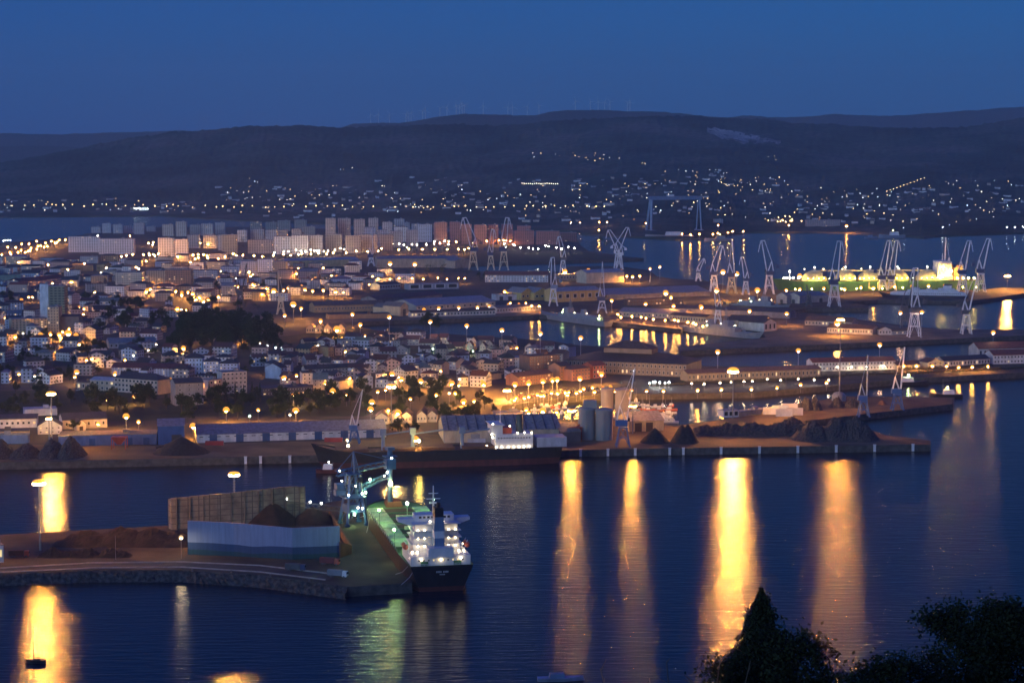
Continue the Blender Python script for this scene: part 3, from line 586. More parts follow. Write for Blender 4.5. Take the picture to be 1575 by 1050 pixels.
bld('pier_office', 'yellow windowed pier workshop behind the moored frigate', 'shed', 1030, 494, 1086, 498, 486, 16, 'gx', 2.5, (.5, .42, .26), BROWN, win=(14, 1, .5), wf=.5, hf=.5)
bld('pier_roof_hall', 'broad pinkish grey roofed hall on the naval pier', 'shed', 952, 487, 1052, 491, 481, 26, 'gx', 4, (.45, .38, .3), (.34, .3, .29), win=(18, 1, .3), wf=.4, hf=.4)
bld('long_pier_roof', 'long white edged dark roof crossing the naval pier', 'shed', 1030, 482, 1215, 490, 477, 20, 'gx', 3, (.3, .27, .26), (.10, .09, .09))
# ---------------------------------------------------------------- the town that fills between the landmarks
WALLS = [('white', WHITE, 5), ('pale blue', BLUEW, 3), ('cream', CREAM, 2), ('grey', GREY, 2.5), ('ochre', OCHRE, .8), ('pinkish', PINK, .9)]
ROOFS = [('slate', SLATE, 4.5), ('red tiled', RED, 2), ('brown', BROWN, 2.5), ('pale grey', LGREY, 1.6)]
def pick(tab, rn):
    t = rn.random()*sum(r[2] for r in tab)
    for r in tab:
        t -= r[2]
        if t <= 0: return r
    return tab[-1]
def inpoly(x, y, poly):
    c = False; n = len(poly)
    for i in range(n):
        x1, y1 = poly[i]; x2, y2 = poly[i-1]
        if (y1 > y) != (y2 > y) and x < (x2-x1)*(y-y1)/(y2-y1)+x1: c = not c
    return c
PARKS = [[(255,545),(255,500),(285,478),(340,485),(420,488),(470,505),(478,540),(420,550),(330,548)], [(425,532),(560,526),(620,518),(580,507),(470,498),(425,505)], [(-250,720),(-250,590),(300,590),(330,606),(600,606),(612,640),(700,680),(300,720)],
         [(612,645),(612,600),(650,592),(690,612),(760,612),(765,650)], [(770,630),(770,605),(860,596),(960,592),(1340,575),(1340,600)], [(170,472),(215,462),(260,466),(255,484),(170,486)], [(640,512),(640,492),(680,500),(680,512)]]
NUM = ['zero', 'one', 'two', 'three', 'four', 'five', 'six', 'seven', 'eight', 'nine', 'ten', 'eleven', 'twelve']
HW = [0]
def fill(poly, rows, wpx, hrange, drange, name, cat, group, wm=None, rzj=.18, kinds=('gx', 'gx', 'gy', 'hip', 'flat'), seed=1, gap=(.3, 2.5), walls=WALLS, roofs=ROOFS, winmax=0, skip=.06, noun='house', lit=.1):
    rn = random.Random(seed)
    for (ya, slope) in rows:
        x = -25+rn.random()*8
        while x < 1600:
            w = rn.uniform(*wpx); xm = x+w/2; y = ya+slope*(xm-400)+rn.uniform(-1.3, 1.3)
            ok = inpoly(xm, y, poly) and not any(inpoly(xm, y, p) for p in PARKS) and rn.random() > skip
            if ok:
                P = at(xm, y); s = mpp(P); W = w*s*.98; Dp = rn.uniform(*drange); h = rn.uniform(*hrange); rz = rn.gauss(0, rzj)-math.atan(slope)*1.5
                k = rn.choice(kinds); rh = rn.uniform(.32, .5)*(Dp/2 if k != 'gy' else W/2); rh = min(rh, 4.5) if k != 'flat' else .3
                if all(inpoly(*proj(Vector((c[0], c[1], QZ))), MAIN) for c in corners(P, rz, -W/2, W/2, 0, Dp)) and not clash(P, rz, -W/2, W/2, 0, Dp, .4):
                    wn, wc, _ = pick(walls, rn); rnm, rc, _ = pick(roofs, rn)
                    j = rn.uniform(.8, 1.12); wc = tuple(c*j for c in wc); rc = tuple(c*rn.uniform(.75, 1.2) for c in rc)
                    st = max(1, round(h/3.0)); nw = max(2, round(W/3.6))
                    child = winmax and nw*st <= winmax
                    lab = f'{wn} {NUM[min(st,12)]} storey {noun}, {rnm} roof, {near(xm, y)}'
                    r = house_at(name, lab, cat, P, rz, W, Dp, h, k, rh, wc, rc, wm=M_WALL if child else (wm or M_FAC), win=(nw, st) if child else None, lit=lit, group=group, chimney=(k == 'gx' and rn.random() < .3 and ya > 500), wf=.36, hf=.5, rn=rn)
            x += w+rn.uniform(*gap)
# gabled dock houses
rn = random.Random(3)
DH = [(617,528,'gy',10),(632,531,'gx',24),(666,529,'gx',12),(682,528,'gx',12),(660,537,'gx',30),(676,545,'gy',9),(688,541,'gy',10),(703,542,'gx',18),(722,542,'gy',10),(728,535,'gy',10),(742,543,'gy',9),(753,540,'gy',10),(746,532,'gx',24),(780,547,'gy',9),(786,541,'gy',11),(814,545,'gy',14),(838,541,'gx',28)]
for x, y, k, w in DH:
    P = at(x, y); W = w*mpp(P)
    if clash(P, 0, -W/2, W/2, 0, 12, 0): continue
    house_at('dock_house', f'white {"gabled" if k == "gy" else "long"} dock house, reddish roof, {near(x, y)}', 'house', P, -.12, W, 12, 7 if k == 'gy' else 6, k, 3.5, (.66, .62, .5), (.17, .085, .07), win=(max(2, round(W/3.2)), 2), lit=.18, group='white dock houses along the basin', wf=.35, hf=.45)
# old town behind the waterfront
fill([(425,612),(425,520),(620,522),(640,520),(760,532),(868,540),(868,575),(800,600),(690,612),(610,600)], [(y, -.02) for y in (527,535,542,550,558,566,574,583,592,601)], (10, 27), (5, 10), (11, 18), 'town_house', 'house', 'houses of the old harbour quarter', seed=5, rzj=.42, roofs=[('slate', SLATE, 6), ('red tiled', (.13, .055, .04), 2), ('brown', (.09, .06, .05), 4), ('pale grey', (.17, .18, .2), 1)], winmax=10)
# left town: pale houses and small blocks
T1 = [(-30,600),(-30,452),(150,452),(260,470),(430,500),(430,540),(480,540),(560,560),(610,600),(430,600),(330,604),(120,590)]
fill(T1, [(y, -.01) for y in (458,465,472,479,486,494,502,511,520,530,541,552,563,574,586)], (9, 32), (4.5, 11.5), (10, 19), 'town_house', 'house', 'houses of the left hand town', seed=8, rzj=.34, roofs=[('slate', SLATE, 6), ('red tiled', (.14, .055, .04), 2), ('brown', (.09, .06, .05), 3), ('pale grey', (.18, .19, .21), 1.5)], winmax=0, gap=(.5, 5), skip=.22, lit=.07, walls=[('white', WHITE, 6), ('pale blue', BLUEW, 4), ('cream', CREAM, 1.4), ('grey', GREY, 2.5), ('pinkish', PINK, .6)])
# middle distance left: long low blocks
fill([(-30,452),(-30,398),(110,396),(330,398),(440,412),(560,414),(640,424),(620,450),(480,462),(330,470),(150,455)], [(y, -.01) for y in (402,408,415,422,430,438,446,454,462)], (14, 34), (6, 14), (12, 20), 'town_block', 'apartment block', 'blocks in the middle distance', seed=21, kinds=('flat', 'gx', 'flat', 'hip'), noun='block', gap=(1, 7), skip=.2)
# towers beyond
TW = [(110,160,371,350),(160,206,375,361),(106,138,373,362),(166,222,366,347),(206,236,372,353),(118,140,360,344)]
def tower(x0, x1, yb, yt, c, lab, cat='tower block', grp='tower blocks beyond the town', dp=16):
    bld('apartment_tower', lab, cat, x0, yb, x1, yb, yt, dp, 'flat', .4, tuple(min(.78, q*1.25) for q in c), (.3, .31, .33), wm=M_TOWER, group=grp)
def twl(cn, n, x, y): return f'{cn} {NUM[min(12,n)] if n<=12 else "many"} storey tower {near(x, y)}'
for x0, x1, yb, yt, c, lab in [(243,267,396,366,(.7,.72,.74),'left of two bright white towers by the lit avenue'),(269,288,397,368,(.68,.7,.72),'right of two bright white towers by the lit avenue'),
  (105,152,388,364,(.64,.68,.72),'wide white slab block left of the white twins'),(152,206,391,367,(.62,.66,.7),'second wide white slab behind the lit roundabout'),
  (421,447,391,364,(.56,.6,.7),'left of three pale violet towers on the avenue'),(448,474,391,362,(.6,.64,.72),'middle of three pale violet towers on the avenue'),(475,496,390,362,(.6,.64,.72),'right of three pale violet towers on the avenue'),
  (341,364,391,361,(.34,.33,.28),'olive brown tower with dark cap by the avenue'),(381,420,390,369,(.40,.36,.33),'broad brown slab between olive and violet towers'),
  (606,627,372,349,(.52,.6,.64),'left of two pale green grey towers behind the masts'),(642,664,372,345,(.5,.56,.62),'right of two pale green grey towers behind the masts')]:
    tower(x0, x1, yb, yt, c, lab)
rn = random.Random(44)
for (xs, xe, yb, yt, wr, pal) in [(140,240,358,346,(12,18),[('grey',(.42,.46,.5))]),(250,345,362,343,(14,18),[('pale grey',(.46,.48,.46)),('greenish grey',(.40,.45,.43))]),(288,345,384,360,(14,24),[('grey',(.4,.42,.42)),('cream grey',(.5,.47,.4))]),(365,480,372,350,(14,22),[('grey blue',(.36,.42,.46)),('dark grey',(.27,.32,.34))]),(385,470,356,338,(15,20),[('dark green grey',(.25,.3,.3))]),
    (474,606,371,338,(14,22),[('beige grey',(.46,.44,.4)),('grey',(.4,.42,.42))]),(500,600,388,362,(18,26),[('grey',(.38,.39,.4)),('brown grey',(.34,.32,.3))]),(560,640,380,352,(14,20),[('grey violet',(.36,.36,.42))]),(668,800,374,344,(16,24),[('brick red',(.30,.16,.16)),('dull red',(.34,.2,.19))]),(790,880,374,356,(22,40),[('dark red',(.26,.13,.13))]),(615,680,362,343,(14,18),[('dull red',(.34,.2,.2)),('grey',(.4,.4,.42))])]:
    x = xs
    while x < xe:
        w = rn.uniform(*wr); y = yb+rn.uniform(-2.5, 2.5); t = yt+rn.uniform(-3, 4); P = at(x+w/2, y); cn, c = rn.choice(pal); W = w*mpp(P); h = zat(P, t)-QZ
        if h > 8 and not clash(P, 0, -W/2, W/2, 0, 16, 2):
            j = rn.uniform(.85, 1.15); n = round(h/3)
            tower(x, x+w, y, t, tuple(q*j for q in c), f'{cn} {"high" if n > 14 else "mid height"} slab {near(x+w/2, y)}')
        x += w+rn.uniform(1, 7)
# ---------------------------------------------------------------- far shore: flats and village houses up the slope
for x0, x1, yb, yt, c, lab in [(891,910,333,318,(.45,.45,.42),'left grey block of the far shore flats'),(911,924,333,317,(.48,.46,.4),'second grey block of the far shore flats'),(928,945,333,312,(.6,.62,.64),'tallest pale block of the far shore flats'),(946,962,334,316,(.44,.45,.48),'grey block right of the tallest far shore block'),(963,977,335,318,(.42,.43,.46),'last grey block of the far shore flats'),(1098,1112,347,337,(.4,.4,.4),'small grey block right of the giant gantry'),(1240,1292,350,338,(.42,.36,.36),'pinkish wide block in the lit far village')]:
    P = at((x0+x1)/2, yb, 4); bld('far_block', lab, 'apartment block', x0, yb, x1, yb, yt, 18, 'flat', .4, c, LGREY, wm=M_TOWER, z=4.0, group='blocks on the far shore')
rn = random.Random(77)
VH = [(-10,330,308,328,40),(330,560,288,336,55),(470,800,296,330,70),(560,700,272,292,10),(700,1000,276,318,60),(960,1110,262,330,45),(1090,1200,268,300,18),(1160,1420,292,345,60),(1400,1575,284,330,45),(800,960,318,345,20)]
CL = [(820,305),(870,290),(1090,300),(1130,310),(1180,320),(640,305),(560,305),(420,300),(420,318),(1250,315),(1480,300)]
n = 0
me_cache = {}
def village_house(P, w, d, h, wall, wn, roof, rnm, px, py, k):
    o = thing('village_house', f'{k} {wn} village house with {rnm} roof {near(px, py)}', 'village house', P, rn.uniform(-.5, .5), 'village houses on the far slope')
    key = (k,)
    if key not in me_cache: me_cache[key] = (walls_mb(w, d, h, 'gx', h*.35).mesh('village_wall', M_WALL), roof_mb(w, d, h, 'gx', h*.35).mesh('village_roof', M_ROOF))
    put('wall', me_cache[key][0], o, wall); put('roof', me_cache[key][1], o, roof)
for xa, xb, ya, yb, cnt in VH:
    for _ in range(int(cnt*.72)):
        x, y = rn.uniform(xa, xb), rn.uniform(ya, yb)
        P = hill_at(x, y)
        if not P: continue
        wn, wc, _ = pick([('white', (.74, .74, .72), 6), ('cream', (.6, .52, .4), 2), ('grey', (.4, .4, .42), 2)], rn); rnm, rc, _ = pick(ROOFS, rn)
        k, w, d, h = rn.choice([('small', 9, 8, 5), ('wide', 16, 10, 5.5), ('tall', 10, 9, 8), ('long', 24, 11, 6)])
        P.z -= .8; village_house(P, w, d, h, wc, wn, rc, rnm, x, y, k)
# ---------------------------------------------------------------- lamps, and glowing domes that stand in for their bloom
SOD = (1.0, .385, .06); WARM = (1.0, .58, .2); COOL = (.85, .95, 1.0); GRN = (.62, 1.0, .45)
def em(name, col, L, sample=True): return mat(name, (.8, .8, .8) if L > 12 else (.03, .015, .006), .5, emit=col, estr=L, sample=sample, spec=None if L > 12 else .05)
M_MAST = em('sodium_floodlight', SOD, 3600*LAMP); M_MASTW = em('mixed_floodlight', (1, .6, .2), 2300*LAMP)
M_MID = em('sodium_yard_lamp', SOD, 520*LAMP); M_ST = em('sodium_street_lamp', SOD, 430*LAMP); M_STW = em('warm_street_lamp', (1, .78, .5), 90*LAMP)
M_PINK = em('pinkish_yard_lamp', (1, .56, .32), 120*LAMP); M_WHT = em('white_lamp', COOL, 110*LAMP); M_GRN = em('greenish_lamp', GRN, 110*LAMP)
M_SHADE = em('amber_lamp_halo', (1, .38, .05), 1.5, False); M_HALOW = em('pale_lamp_halo', (1, .62, .32), 1.1, False); M_HALOC = em('cool_lamp_halo', (.75, .95, .9), 1.0, False); M_MASTHALO = em('amber_mast_halo', (1, .38, .05), 1.7, False)  # faint glow colours for the imitated bloom round lamps and mast heads
M_FARO = em('far_orange_lamp', (1, .6, .22), 14, False); M_FARW = em('far_white_lamp', (1, .85, .65), 13, False); M_FARC = em('far_cool_lamp', (.8, .95, 1), 13, False)
M_STEEL = mat('galvanised_steel', (.3, .31, .32), .5, .6, var=.15)
def ball(r, n=8):
    b = MB(); b.lathe([(0.001, -r), (r*.7, -r*.7), (r, 0), (r*.7, r*.7), (.001, r)], (0, 0, 0), n); return b
LM = {}
def lmesh(key, fn):
    if key not in LM: LM[key] = fn()
    return LM[key]
def head(kind):
    m, r = HK[kind][:2]
    return lmesh('head'+kind, lambda: ball(r, 6).mesh('lamp_globe', m, True))
HK = {'st': (M_ST, .62, M_SHADE, 1.5), 'stw': (M_STW, .62, M_HALOW, 1.15), 'mid': (M_MID, .95, M_SHADE, 2.5), 'midp': (M_PINK, .95, M_SHADE, 2.4), 'wht': (M_WHT, .6, M_HALOC, 1.1), 'grn': (M_GRN, .6, M_HALOC, 1.1), 'big': (M_MID, 1.7, M_SHADE, 3.9)}
def halo_dome(kind):
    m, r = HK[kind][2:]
    return lmesh('halo_dome'+kind, lambda: MB().lathe([(r, -.28*r), (r*.97, .05*r), (r*.75, .5*r), (r*.4, .78*r), (.01, .85*r)], (0, 0, 0), 10).mesh('lamp_halo', m, True))  # oversized glowing dome imitates the bloom round the lamp head
def pole(h, r=.14): return lmesh(('pole', round(h), r), lambda: MB().tube((0, 0, 0), (0, 0, round(h)-.4), r*1.4, r*.8, 6).mesh('lamp_pole', M_STEEL))
HEADW = {'st': 'orange', 'stw': 'warm white', 'mid': 'bright orange', 'midp': 'pinkish orange', 'wht': 'white', 'grn': 'greenish', 'big': 'glaring orange'}
FARL = MB()
def lamp(px, py, kind='st', h=9, label=None, group='street and yard lamps', base=None, arm=True):
    if base: B = at(px, base); h = zat(B, py)-QZ
    else:
        P = at(px, py, QZ+h); B = Vector((P.x, P.y, QZ))
    h = max(4, round(h))
    if kind in ('st', 'stw') and B.y > 3050:
        r = 1.0; c = B+Vector((0, 0, h)); FARL.m = 0 if kind == 'st' else 1
        FARL.add([c+Vector(v)*r for v in ((1,0,0),(-1,0,0),(0,1,0),(0,-1,0),(0,0,1),(0,0,-1))], [(0,2,4),(2,1,4),(1,3,4),(3,0,4),(2,0,5),(1,2,5),(3,1,5),(0,3,5)])
        FARL.m = 2; FARL.tube(B, c, .2, .12, 4); return None
    big = kind in ('mid', 'midp', 'big')
    nm = 'yard_lamp' if big else 'street_lamp'
    bx, by = proj(B)
    o = thing(nm, label or f'{HEADW[kind]} {"yard" if big else "street"} lamp {near(px, py+6)}', 'lamp', B, 0, group)
    put('pole', pole(h, .3 if big else .14), o); put('lamp_head', head(kind), o, loc=(0, 0, h-HK[kind][3]*.24)); put('lamp_halo', halo_dome(kind), o, loc=(0, 0, h))
    return o
def fl_mesh(m):
    b = MB(); b.m = 0; b.box((0, .1, .1), (1.2, .9, .4)); b.m = 1; b.box((0, -.42, -.38), (1.1, .6, .55)); return b.mesh('floodlight', [M_STEEL, m])
def mast(px, py, base, label, m=None, ladder=False, n=8, R=2.1, k=1.0, cut=True):
    m = m or M_MAST; B = at(px, base); h = zat(B, py)-QZ
    o = thing('floodlight_mast', label, 'floodlight mast', B, 0, 'tall floodlight masts')
    b = MB(); b.tube((0, 0, 0), (0, 0, h), .55, .28, 8)
    if ladder:
        for i in range(int(h/1.6)): b.box((0, -.5, 1+i*1.6), (1.3, .14, .7))
    b.build('pole', M_STEEL, o)
    b = MB(); b.lathe([(R*.9, -.12), (R, -.12), (R, .12), (R*.9, .12), (R*.9, -.12)], (0, 0, h), 16); b.build('ring', M_STEEL, o)
    b = MB(); b.lathe([(R+1.0*k, -.55*k), (R+1.2*k, .1*k), (R*1.05, .9*k), (R*.6, 1.15*k), (.05, 1.2*k)], (0, 0, h+.5*k), 20); b.build('mast_halo', M_MASTHALO, o, smooth=True)  # glowing bowl imitates bloom round the mast head
    b = MB(); b.lathe([(.3, 0), (R+(.95 if cut else .5)*k, 0), (R+(.95 if cut else .5)*k, -.12), (.3, -.12)], (0, 0, h-.1-.82*k), 20); b.build('added_baffle', M_STEEL, o)  # plate added to keep lamplight off the ground below the mast
    fm = lmesh('fl'+m.name, lambda: fl_mesh(m))
    for i in range(n):
        a = 2*math.pi*(i+.5)/n; put('floodlight', fm, o, loc=(R*math.cos(a), R*math.sin(a), h-.1), rz=a+math.pi/2, scale=k)
    return o
mast(62, 742, 846, 'floodlight mast on the soil mound at the left of the near pier', k=.85)
mast(361, 729, 803, 'ladder sided floodlight mast behind the concrete yard wall', ladder=True, k=.75)
mast(80, 605, 678, 'tall floodlight mast behind the two black heaps at left', k=.85)
mast(76, 643, 684, 'shorter floodlight mast in front of the white gabled house', m=M_MASTW, n=5, R=1.2, k=.6)
mast(602, 594, 661, 'tall pale floodlight mast behind the white gabled stores', m=M_MASTW)
mast(1127, 570, 643, 'glaring floodlight mast at the root of the scrap jetty', k=1.5, R=2.4)
mast(1291, 491, 618, 'very tall floodlight mast set on the scrap jetty for its water streak', k=.72, R=1.9)  # placed and heightened here so its reflection makes the front streak
lamp(1288, 497, 'big', base=517, label='glaring extra yard lamp added on the naval pier for its basin reflection')  # extra lamp, added for its reflection in the basin
mast(879, 631, 668, 'bright floodlight mast between the marina and the silos', k=.48)
mast(973, 624, 667, 'bright floodlight mast behind the blue harbour crane', k=.42)
mast(1434, 510, 524, 'bright floodlight mast at the far end of the thin mole', k=1.3) if False else None
lamp(1527, 511, 'midp', base=545, label='bright tall yard lamp beside the right edge waterfront block')
mast(1549, 424, 446, 'bright floodlight mast at the tip of the tanker pier', k=1.2, R=2.4, cut=False)
mast(780, 600, 616, 'brightest floodlight mast on the waterfront square', k=.8, cut=False)
for i, (x, y, bs) in enumerate([(599,488,538),(662,495,530),(718,501,546),(772,507,552),(831,513,560),(893,520,566)]):
    lamp(x, y, 'midp', base=bs, label=f'{["first","second","third","fourth","fifth","last"][i]} tall pinkish lamp from left in the row along the basin', group='tall lamps along the basin')
# (x, y, kind, height): the brighter yard lamps of the dockyard and town
YARD = [(542,483,'mid',14),(554,499,'mid',14),(451,468,'big',22),(438,485,'midp',12),(463,474,'mid',12),(421,447,'big',12),(600,405,'big',18),(638,406,'big',18),(518,506,'big',8),(493,493,'mid',12),(1104,541,'midp',20),(1228,539,'midp',20),(1353,530,'midp',20),
 (1418,480,'midp',27),(1385,481,'midp',20),(1102,446,'big',14),(1112,418,'big',26),(1133,421,'big',26),(1165,446,'big',14),(1230,424,'big',14),(1079,472,'mid',14),(1153,478,'mid',14),(1210,482,'mid',14),(1024,450,'big',12),(1032,457,'mid',12),(941,462,'mid',14),
 (993,467,'mid',14),(1036,470,'mid',14),(1078,471,'mid',12),(869,417,'big',14),(905,416,'big',14),(955,416,'mid',14),(984,424,'mid',10),(973,425,'mid',10),(964,424,'mid',10),(1000,413,'midp',20),(1015,410,'midp',20),(282,535,'mid',10),(194,640,'mid',10),(213,648,'st',8),(297,655,'mid',9),
 (348,630,'mid',9),(311,590,'mid',9),(336,456,'mid',10),(455,631,'mid',8),(451,607,'st',8),(512,601,'mid',9),(533,606,'st',9),(205,546,'stw',9),(192,553,'st',9),(94,536,'mid',9),(133,553,'st',9),(141,551,'st',9),(118,572,'midp',9),(8,514,'mid',8),(23,517,'mid',8),(62,514,'mid',8),(78,513,'mid',9),(91,514,'mid',8),(105,512,'big',9),(117,515,'mid',8),
 (792,591,'mid',9),(813,589,'mid',9),(835,586,'mid',9),(850,584,'mid',9),(857,583,'mid',9),(892,582,'mid',9),(925,575,'mid',9),(695,589,'mid',8),(744,590,'mid',8),(647,586,'mid',8),(617,583,'mid',8),(603,575,'mid',8),(691,604,'stw',9),(700,604,'st',9),(671,607,'st',9),(572,618,'midp',9),(570,629,'midp',9),(581,602,'st',9),(593,599,'st',9),(597,630,'st',8),(612,634,'mid',8),(631,613,'st',14),(713,619,'mid',3),(729,616,'st',8),
 (835,631,'mid',8),(856,633,'st',8),(809,629,'st',8),(813,634,'st',8),(975,570,'wht',9),(639,675,'mid',9),(534,676,'stw',6),(446,637,'stw',8),(384,639,'grn',7),(151,651,'st',8),(33,461,'midp',10),(110,433,'mid',9),(156,421,'st',8),(418,507,'wht',9),(424,534,'wht',9),(442,534,'wht',9),(411,531,'wht',9),(419,545,'st',9),
 (437,581,'midp',9),(456,577,'st',9),(445,584,'stw',9),(499,581,'stw',9),(538,581,'st',9),(457,607,'midp',9),(397,630,'st',9),(165,614,'st',6),(206,610,'st',6),(344,418,'mid',9),(385,424,'mid',9),(456,420,'mid',9),(474,416,'mid',12),(485,428,'mid',9),(518,425,'mid',9),(372,447,'st',8),(389,437,'mid',9),(410,443,'mid',9),(436,446,'mid',9),(443,443,'mid',9),(469,445,'mid',9),(481,447,'mid',9),(497,446,'mid',9),(516,448,'mid',8),(366,440,'mid',9),(403,452,'st',9),(320,460,'mid',9),(273,474,'mid',9)]
for x, y, k, h in YARD: lamp(x, y, k, h)
# rows of street lamps
rn = random.Random(9)
def row(pts, n, kind, h, label, group, jy=1.2, jx=2):
    for i in range(n):
        t = (i+.5)/n*(len(pts)-1); j = min(int(t), len(pts)-2); f = t-j
        x = pts[j][0]+(pts[j+1][0]-pts[j][0])*f+rn.uniform(-jx, jx); y = pts[j][1]+(pts[j+1][1]-pts[j][1])*f+rn.uniform(-jy, jy)
        lamp(x, y, kind, h, label+' '+near(x, y+4), group)
row([(-5,393),(30,387),(60,380),(100,370)], 22, 'mid', 11, 'lower roadside string lamp', 'lamps of the bright left road', 3, 4)
row([(5,382),(60,372),(105,369)], 9, 'mid', 11, 'upper roadside string lamp', 'lamps of the bright left road', 2, 4)
row([(3,370),(18,368)], 4, 'wht', 12, 'greenish white pitch floodlight', 'floodlights of the shore pitch', .4, .5)
row([(168,394),(225,391),(245,392)], 10, 'st', 9, 'orange avenue lamp', 'lamps of the avenue below the towers', 1.5, 4)
row([(270,396),(285,393),(330,391),(380,391)], 16, 'st', 9, 'orange avenue lamp', 'lamps of the avenue below the towers', 2, 3)
row([(290,398),(360,396),(440,392),(500,391),(590,384)], 22, 'st', 9, 'lower orange avenue lamp', 'lamps of the avenue below the towers', 1.5, 4)
row([(420,387),(470,386),(500,385),(540,382)], 16, 'stw', 9, 'pale avenue lamp', 'lamps of the avenue below the towers', 2, 3)
row([(575,374),(620,375),(660,373),(690,372)], 12, 'stw', 9, 'pale tower block lamp', 'lamps among the grey towers', 3, 4)
row([(580,383),(640,383),(700,384),(730,382)], 9, 'st', 9, 'orange field road lamp', 'lamps of the field road', 1, 4)
row([(770,377),(820,380),(890,382)], 14, 'stw', 9, 'pale shore road lamp', 'lamps of the shore road', 3, 4)
row([(757,372),(775,370),(790,368)], 5, 'mid', 9, 'bright red tower lamp', 'lamps by the red towers', 3, 3)
row([(222,455),(232,432),(240,430),(262,448),(300,453),(310,462)], 26, 'mid', 8, 'orange square lamp', 'lamps of the lit town square', 6, 5)
row([(560,430),(600,428),(640,428),(690,428),(725,428)], 10, 'st', 8, 'orange dockyard road lamp', 'lamps of the dockyard road', 1.2, 4)
row([(640,476),(680,474),(730,472),(760,470)], 5, 'midp', 7, 'dock shed roof lamp', 'lamps along the dock shed', .5, 2)
row([(765,449),(810,448),(850,446)], 4, 'mid', 10, 'dock store lamp', 'lamps above the dock stores', 1, 2)
row([(775,466),(800,466),(835,470)], 6, 'st', 8, 'orange warship quay lamp', 'lamps behind the warship quay', 2, 3)
row([(940,484),(990,489),(1040,494),(1086,500)], 12, 'st', 7, 'orange pier front lamp', 'lamps along the naval pier front', 2.5, 4)
row([(860,607),(930,600),(1000,601),(1160,598),(1290,587)], 14, 'st', 7, 'orange dock road lamp', 'lamps of the dock road', 1, 5)
row([(1055,590),(1110,588),(1160,584),(1220,582),(1290,583)], 11, 'stw', 5, 'small hedge lamp', 'lamps in the arsenal hedge', 1.5, 3)
row([(785,612),(830,606),(880,600),(940,596)], 16, 'st', 7, 'orange car park lamp', 'lamps of the waterfront car park', 3, 5)
row([(996,588),(1012,586),(1030,588)], 6, 'wht', 5, 'white arsenal corner lamp', 'white lamps by the arsenal hall', 1, 2)
row([(1385,563),(1430,563),(1480,563),(1530,562)], 7, 'st', 5, 'orange barracks lamp', 'lamps along the right hand barracks', 1.5, 4)
row([(1250,565),(1310,563),(1370,562)], 5, 'stw', 4, 'small barracks wall lamp', 'lamps of the waterside barracks', 1, 3)
row([(660,534),(700,538),(760,541)], 9, 'grn', 4, 'greenish house front lamp', 'lamps before the dock houses', 3, 4)
row([(1190,446),(1290,444),(1380,440),(1470,437)], 10, 'mid', 9, 'orange tanker berth lamp', 'lamps along the tanker berth', 1.5, 5)
row([(1040,360),(1100,358),(1150,354)], 8, 'mid', 12, 'far shipyard quay lamp', 'lamps of the far shipyard', 1.5, 5)
for x, y, k in [(1131,330,'wht'),(1187,330,'wht'),(1213,346,'mid'),(1302,347,'big'),(1204,338,'mid'),(1260,338,'mid'),(1390,350,'wht'),(1450,349,'wht'),(1460,346,'wht'),(1549,349,'wht'),(1561,349,'wht'),(1574,349,'wht'),(1105,346,'mid'),(878,342,'midp'),(892,342,'midp'),(922,341,'mid'),(934,341,'midp'),(975,338,'midp'),(993,343,'mid'),(1057,328,'wht'),(995,332,'wht'),(1023,331,'wht'),(921,353,'mid')]:
    lamp(x, y, k, 16, label=f'{HEADW[k]} lamp on the far shore {near(x, y+3)}', group='lamps along the far shore')
# the hundreds of small lights of the villages across the bay, beyond counting
b = MB(); rn = random.Random(31)
def spark(px, py, r, mi, lift=5):
    P = hill_at(px, py)
    if not P: return
    b.m = mi; P = P+Vector((0, -4, lift)); b.add([P+Vector(v)*r for v in ((1,0,0),(-1,0,0),(0,1,0),(0,-1,0),(0,0,1),(0,0,-1))], [(0,2,4),(2,1,4),(1,3,4),(3,0,4),(2,0,5),(1,2,5),(3,1,5),(0,3,5)])
for i in range(62): spark(i*15.4-8+rn.uniform(-4, 4), 320+rn.uniform(-1.6, 1.6)-(2 if i < 20 else 0), rn.uniform(1.0, 1.8), 0)
for xa, xb, ya, yb, c in [(0,330,306,328,50),(340,560,285,330,70),(370,400,276,284,6),(520,545,260,264,6),(560,700,285,330,50),(700,1000,285,335,120),(810,960,236,250,34),(985,1000,252,258,5),(1000,1120,262,335,110),(1120,1280,272,345,100),(1080,1165,268,290,24),(1280,1420,290,345,70),(1420,1575,280,345,70),(1160,1210,241,248,6),(1222,1230,228,236,2),(1499,1501,195,196,1)]:
    for _ in range(int(c*.6)): spark(rn.uniform(xa, xb), rn.uniform(ya, yb), rn.uniform(.4, 1.0)*(1.3 if rn.random() < .15 else 1), rn.choice([0, 0, 0, 1, 1, 2]))
for i in range(18): spark(803+i*3.2, 285+rn.uniform(-.4, .4), 1.1, 1)
for i in range(12): spark(1362+i*5.2, 297-i*1.9, 1.0, 0)
for i in range(20): spark(208+i*1.1, 323+rn.uniform(-1, 1), 1.7, 2)
for i in range(12): spark(rn.uniform(1180,1235), rn.uniform(333,346), 1.5, 0)
o = b.build('village_lights', [M_FARO, M_FARW, M_FARC]); struct(o, 'stuff')

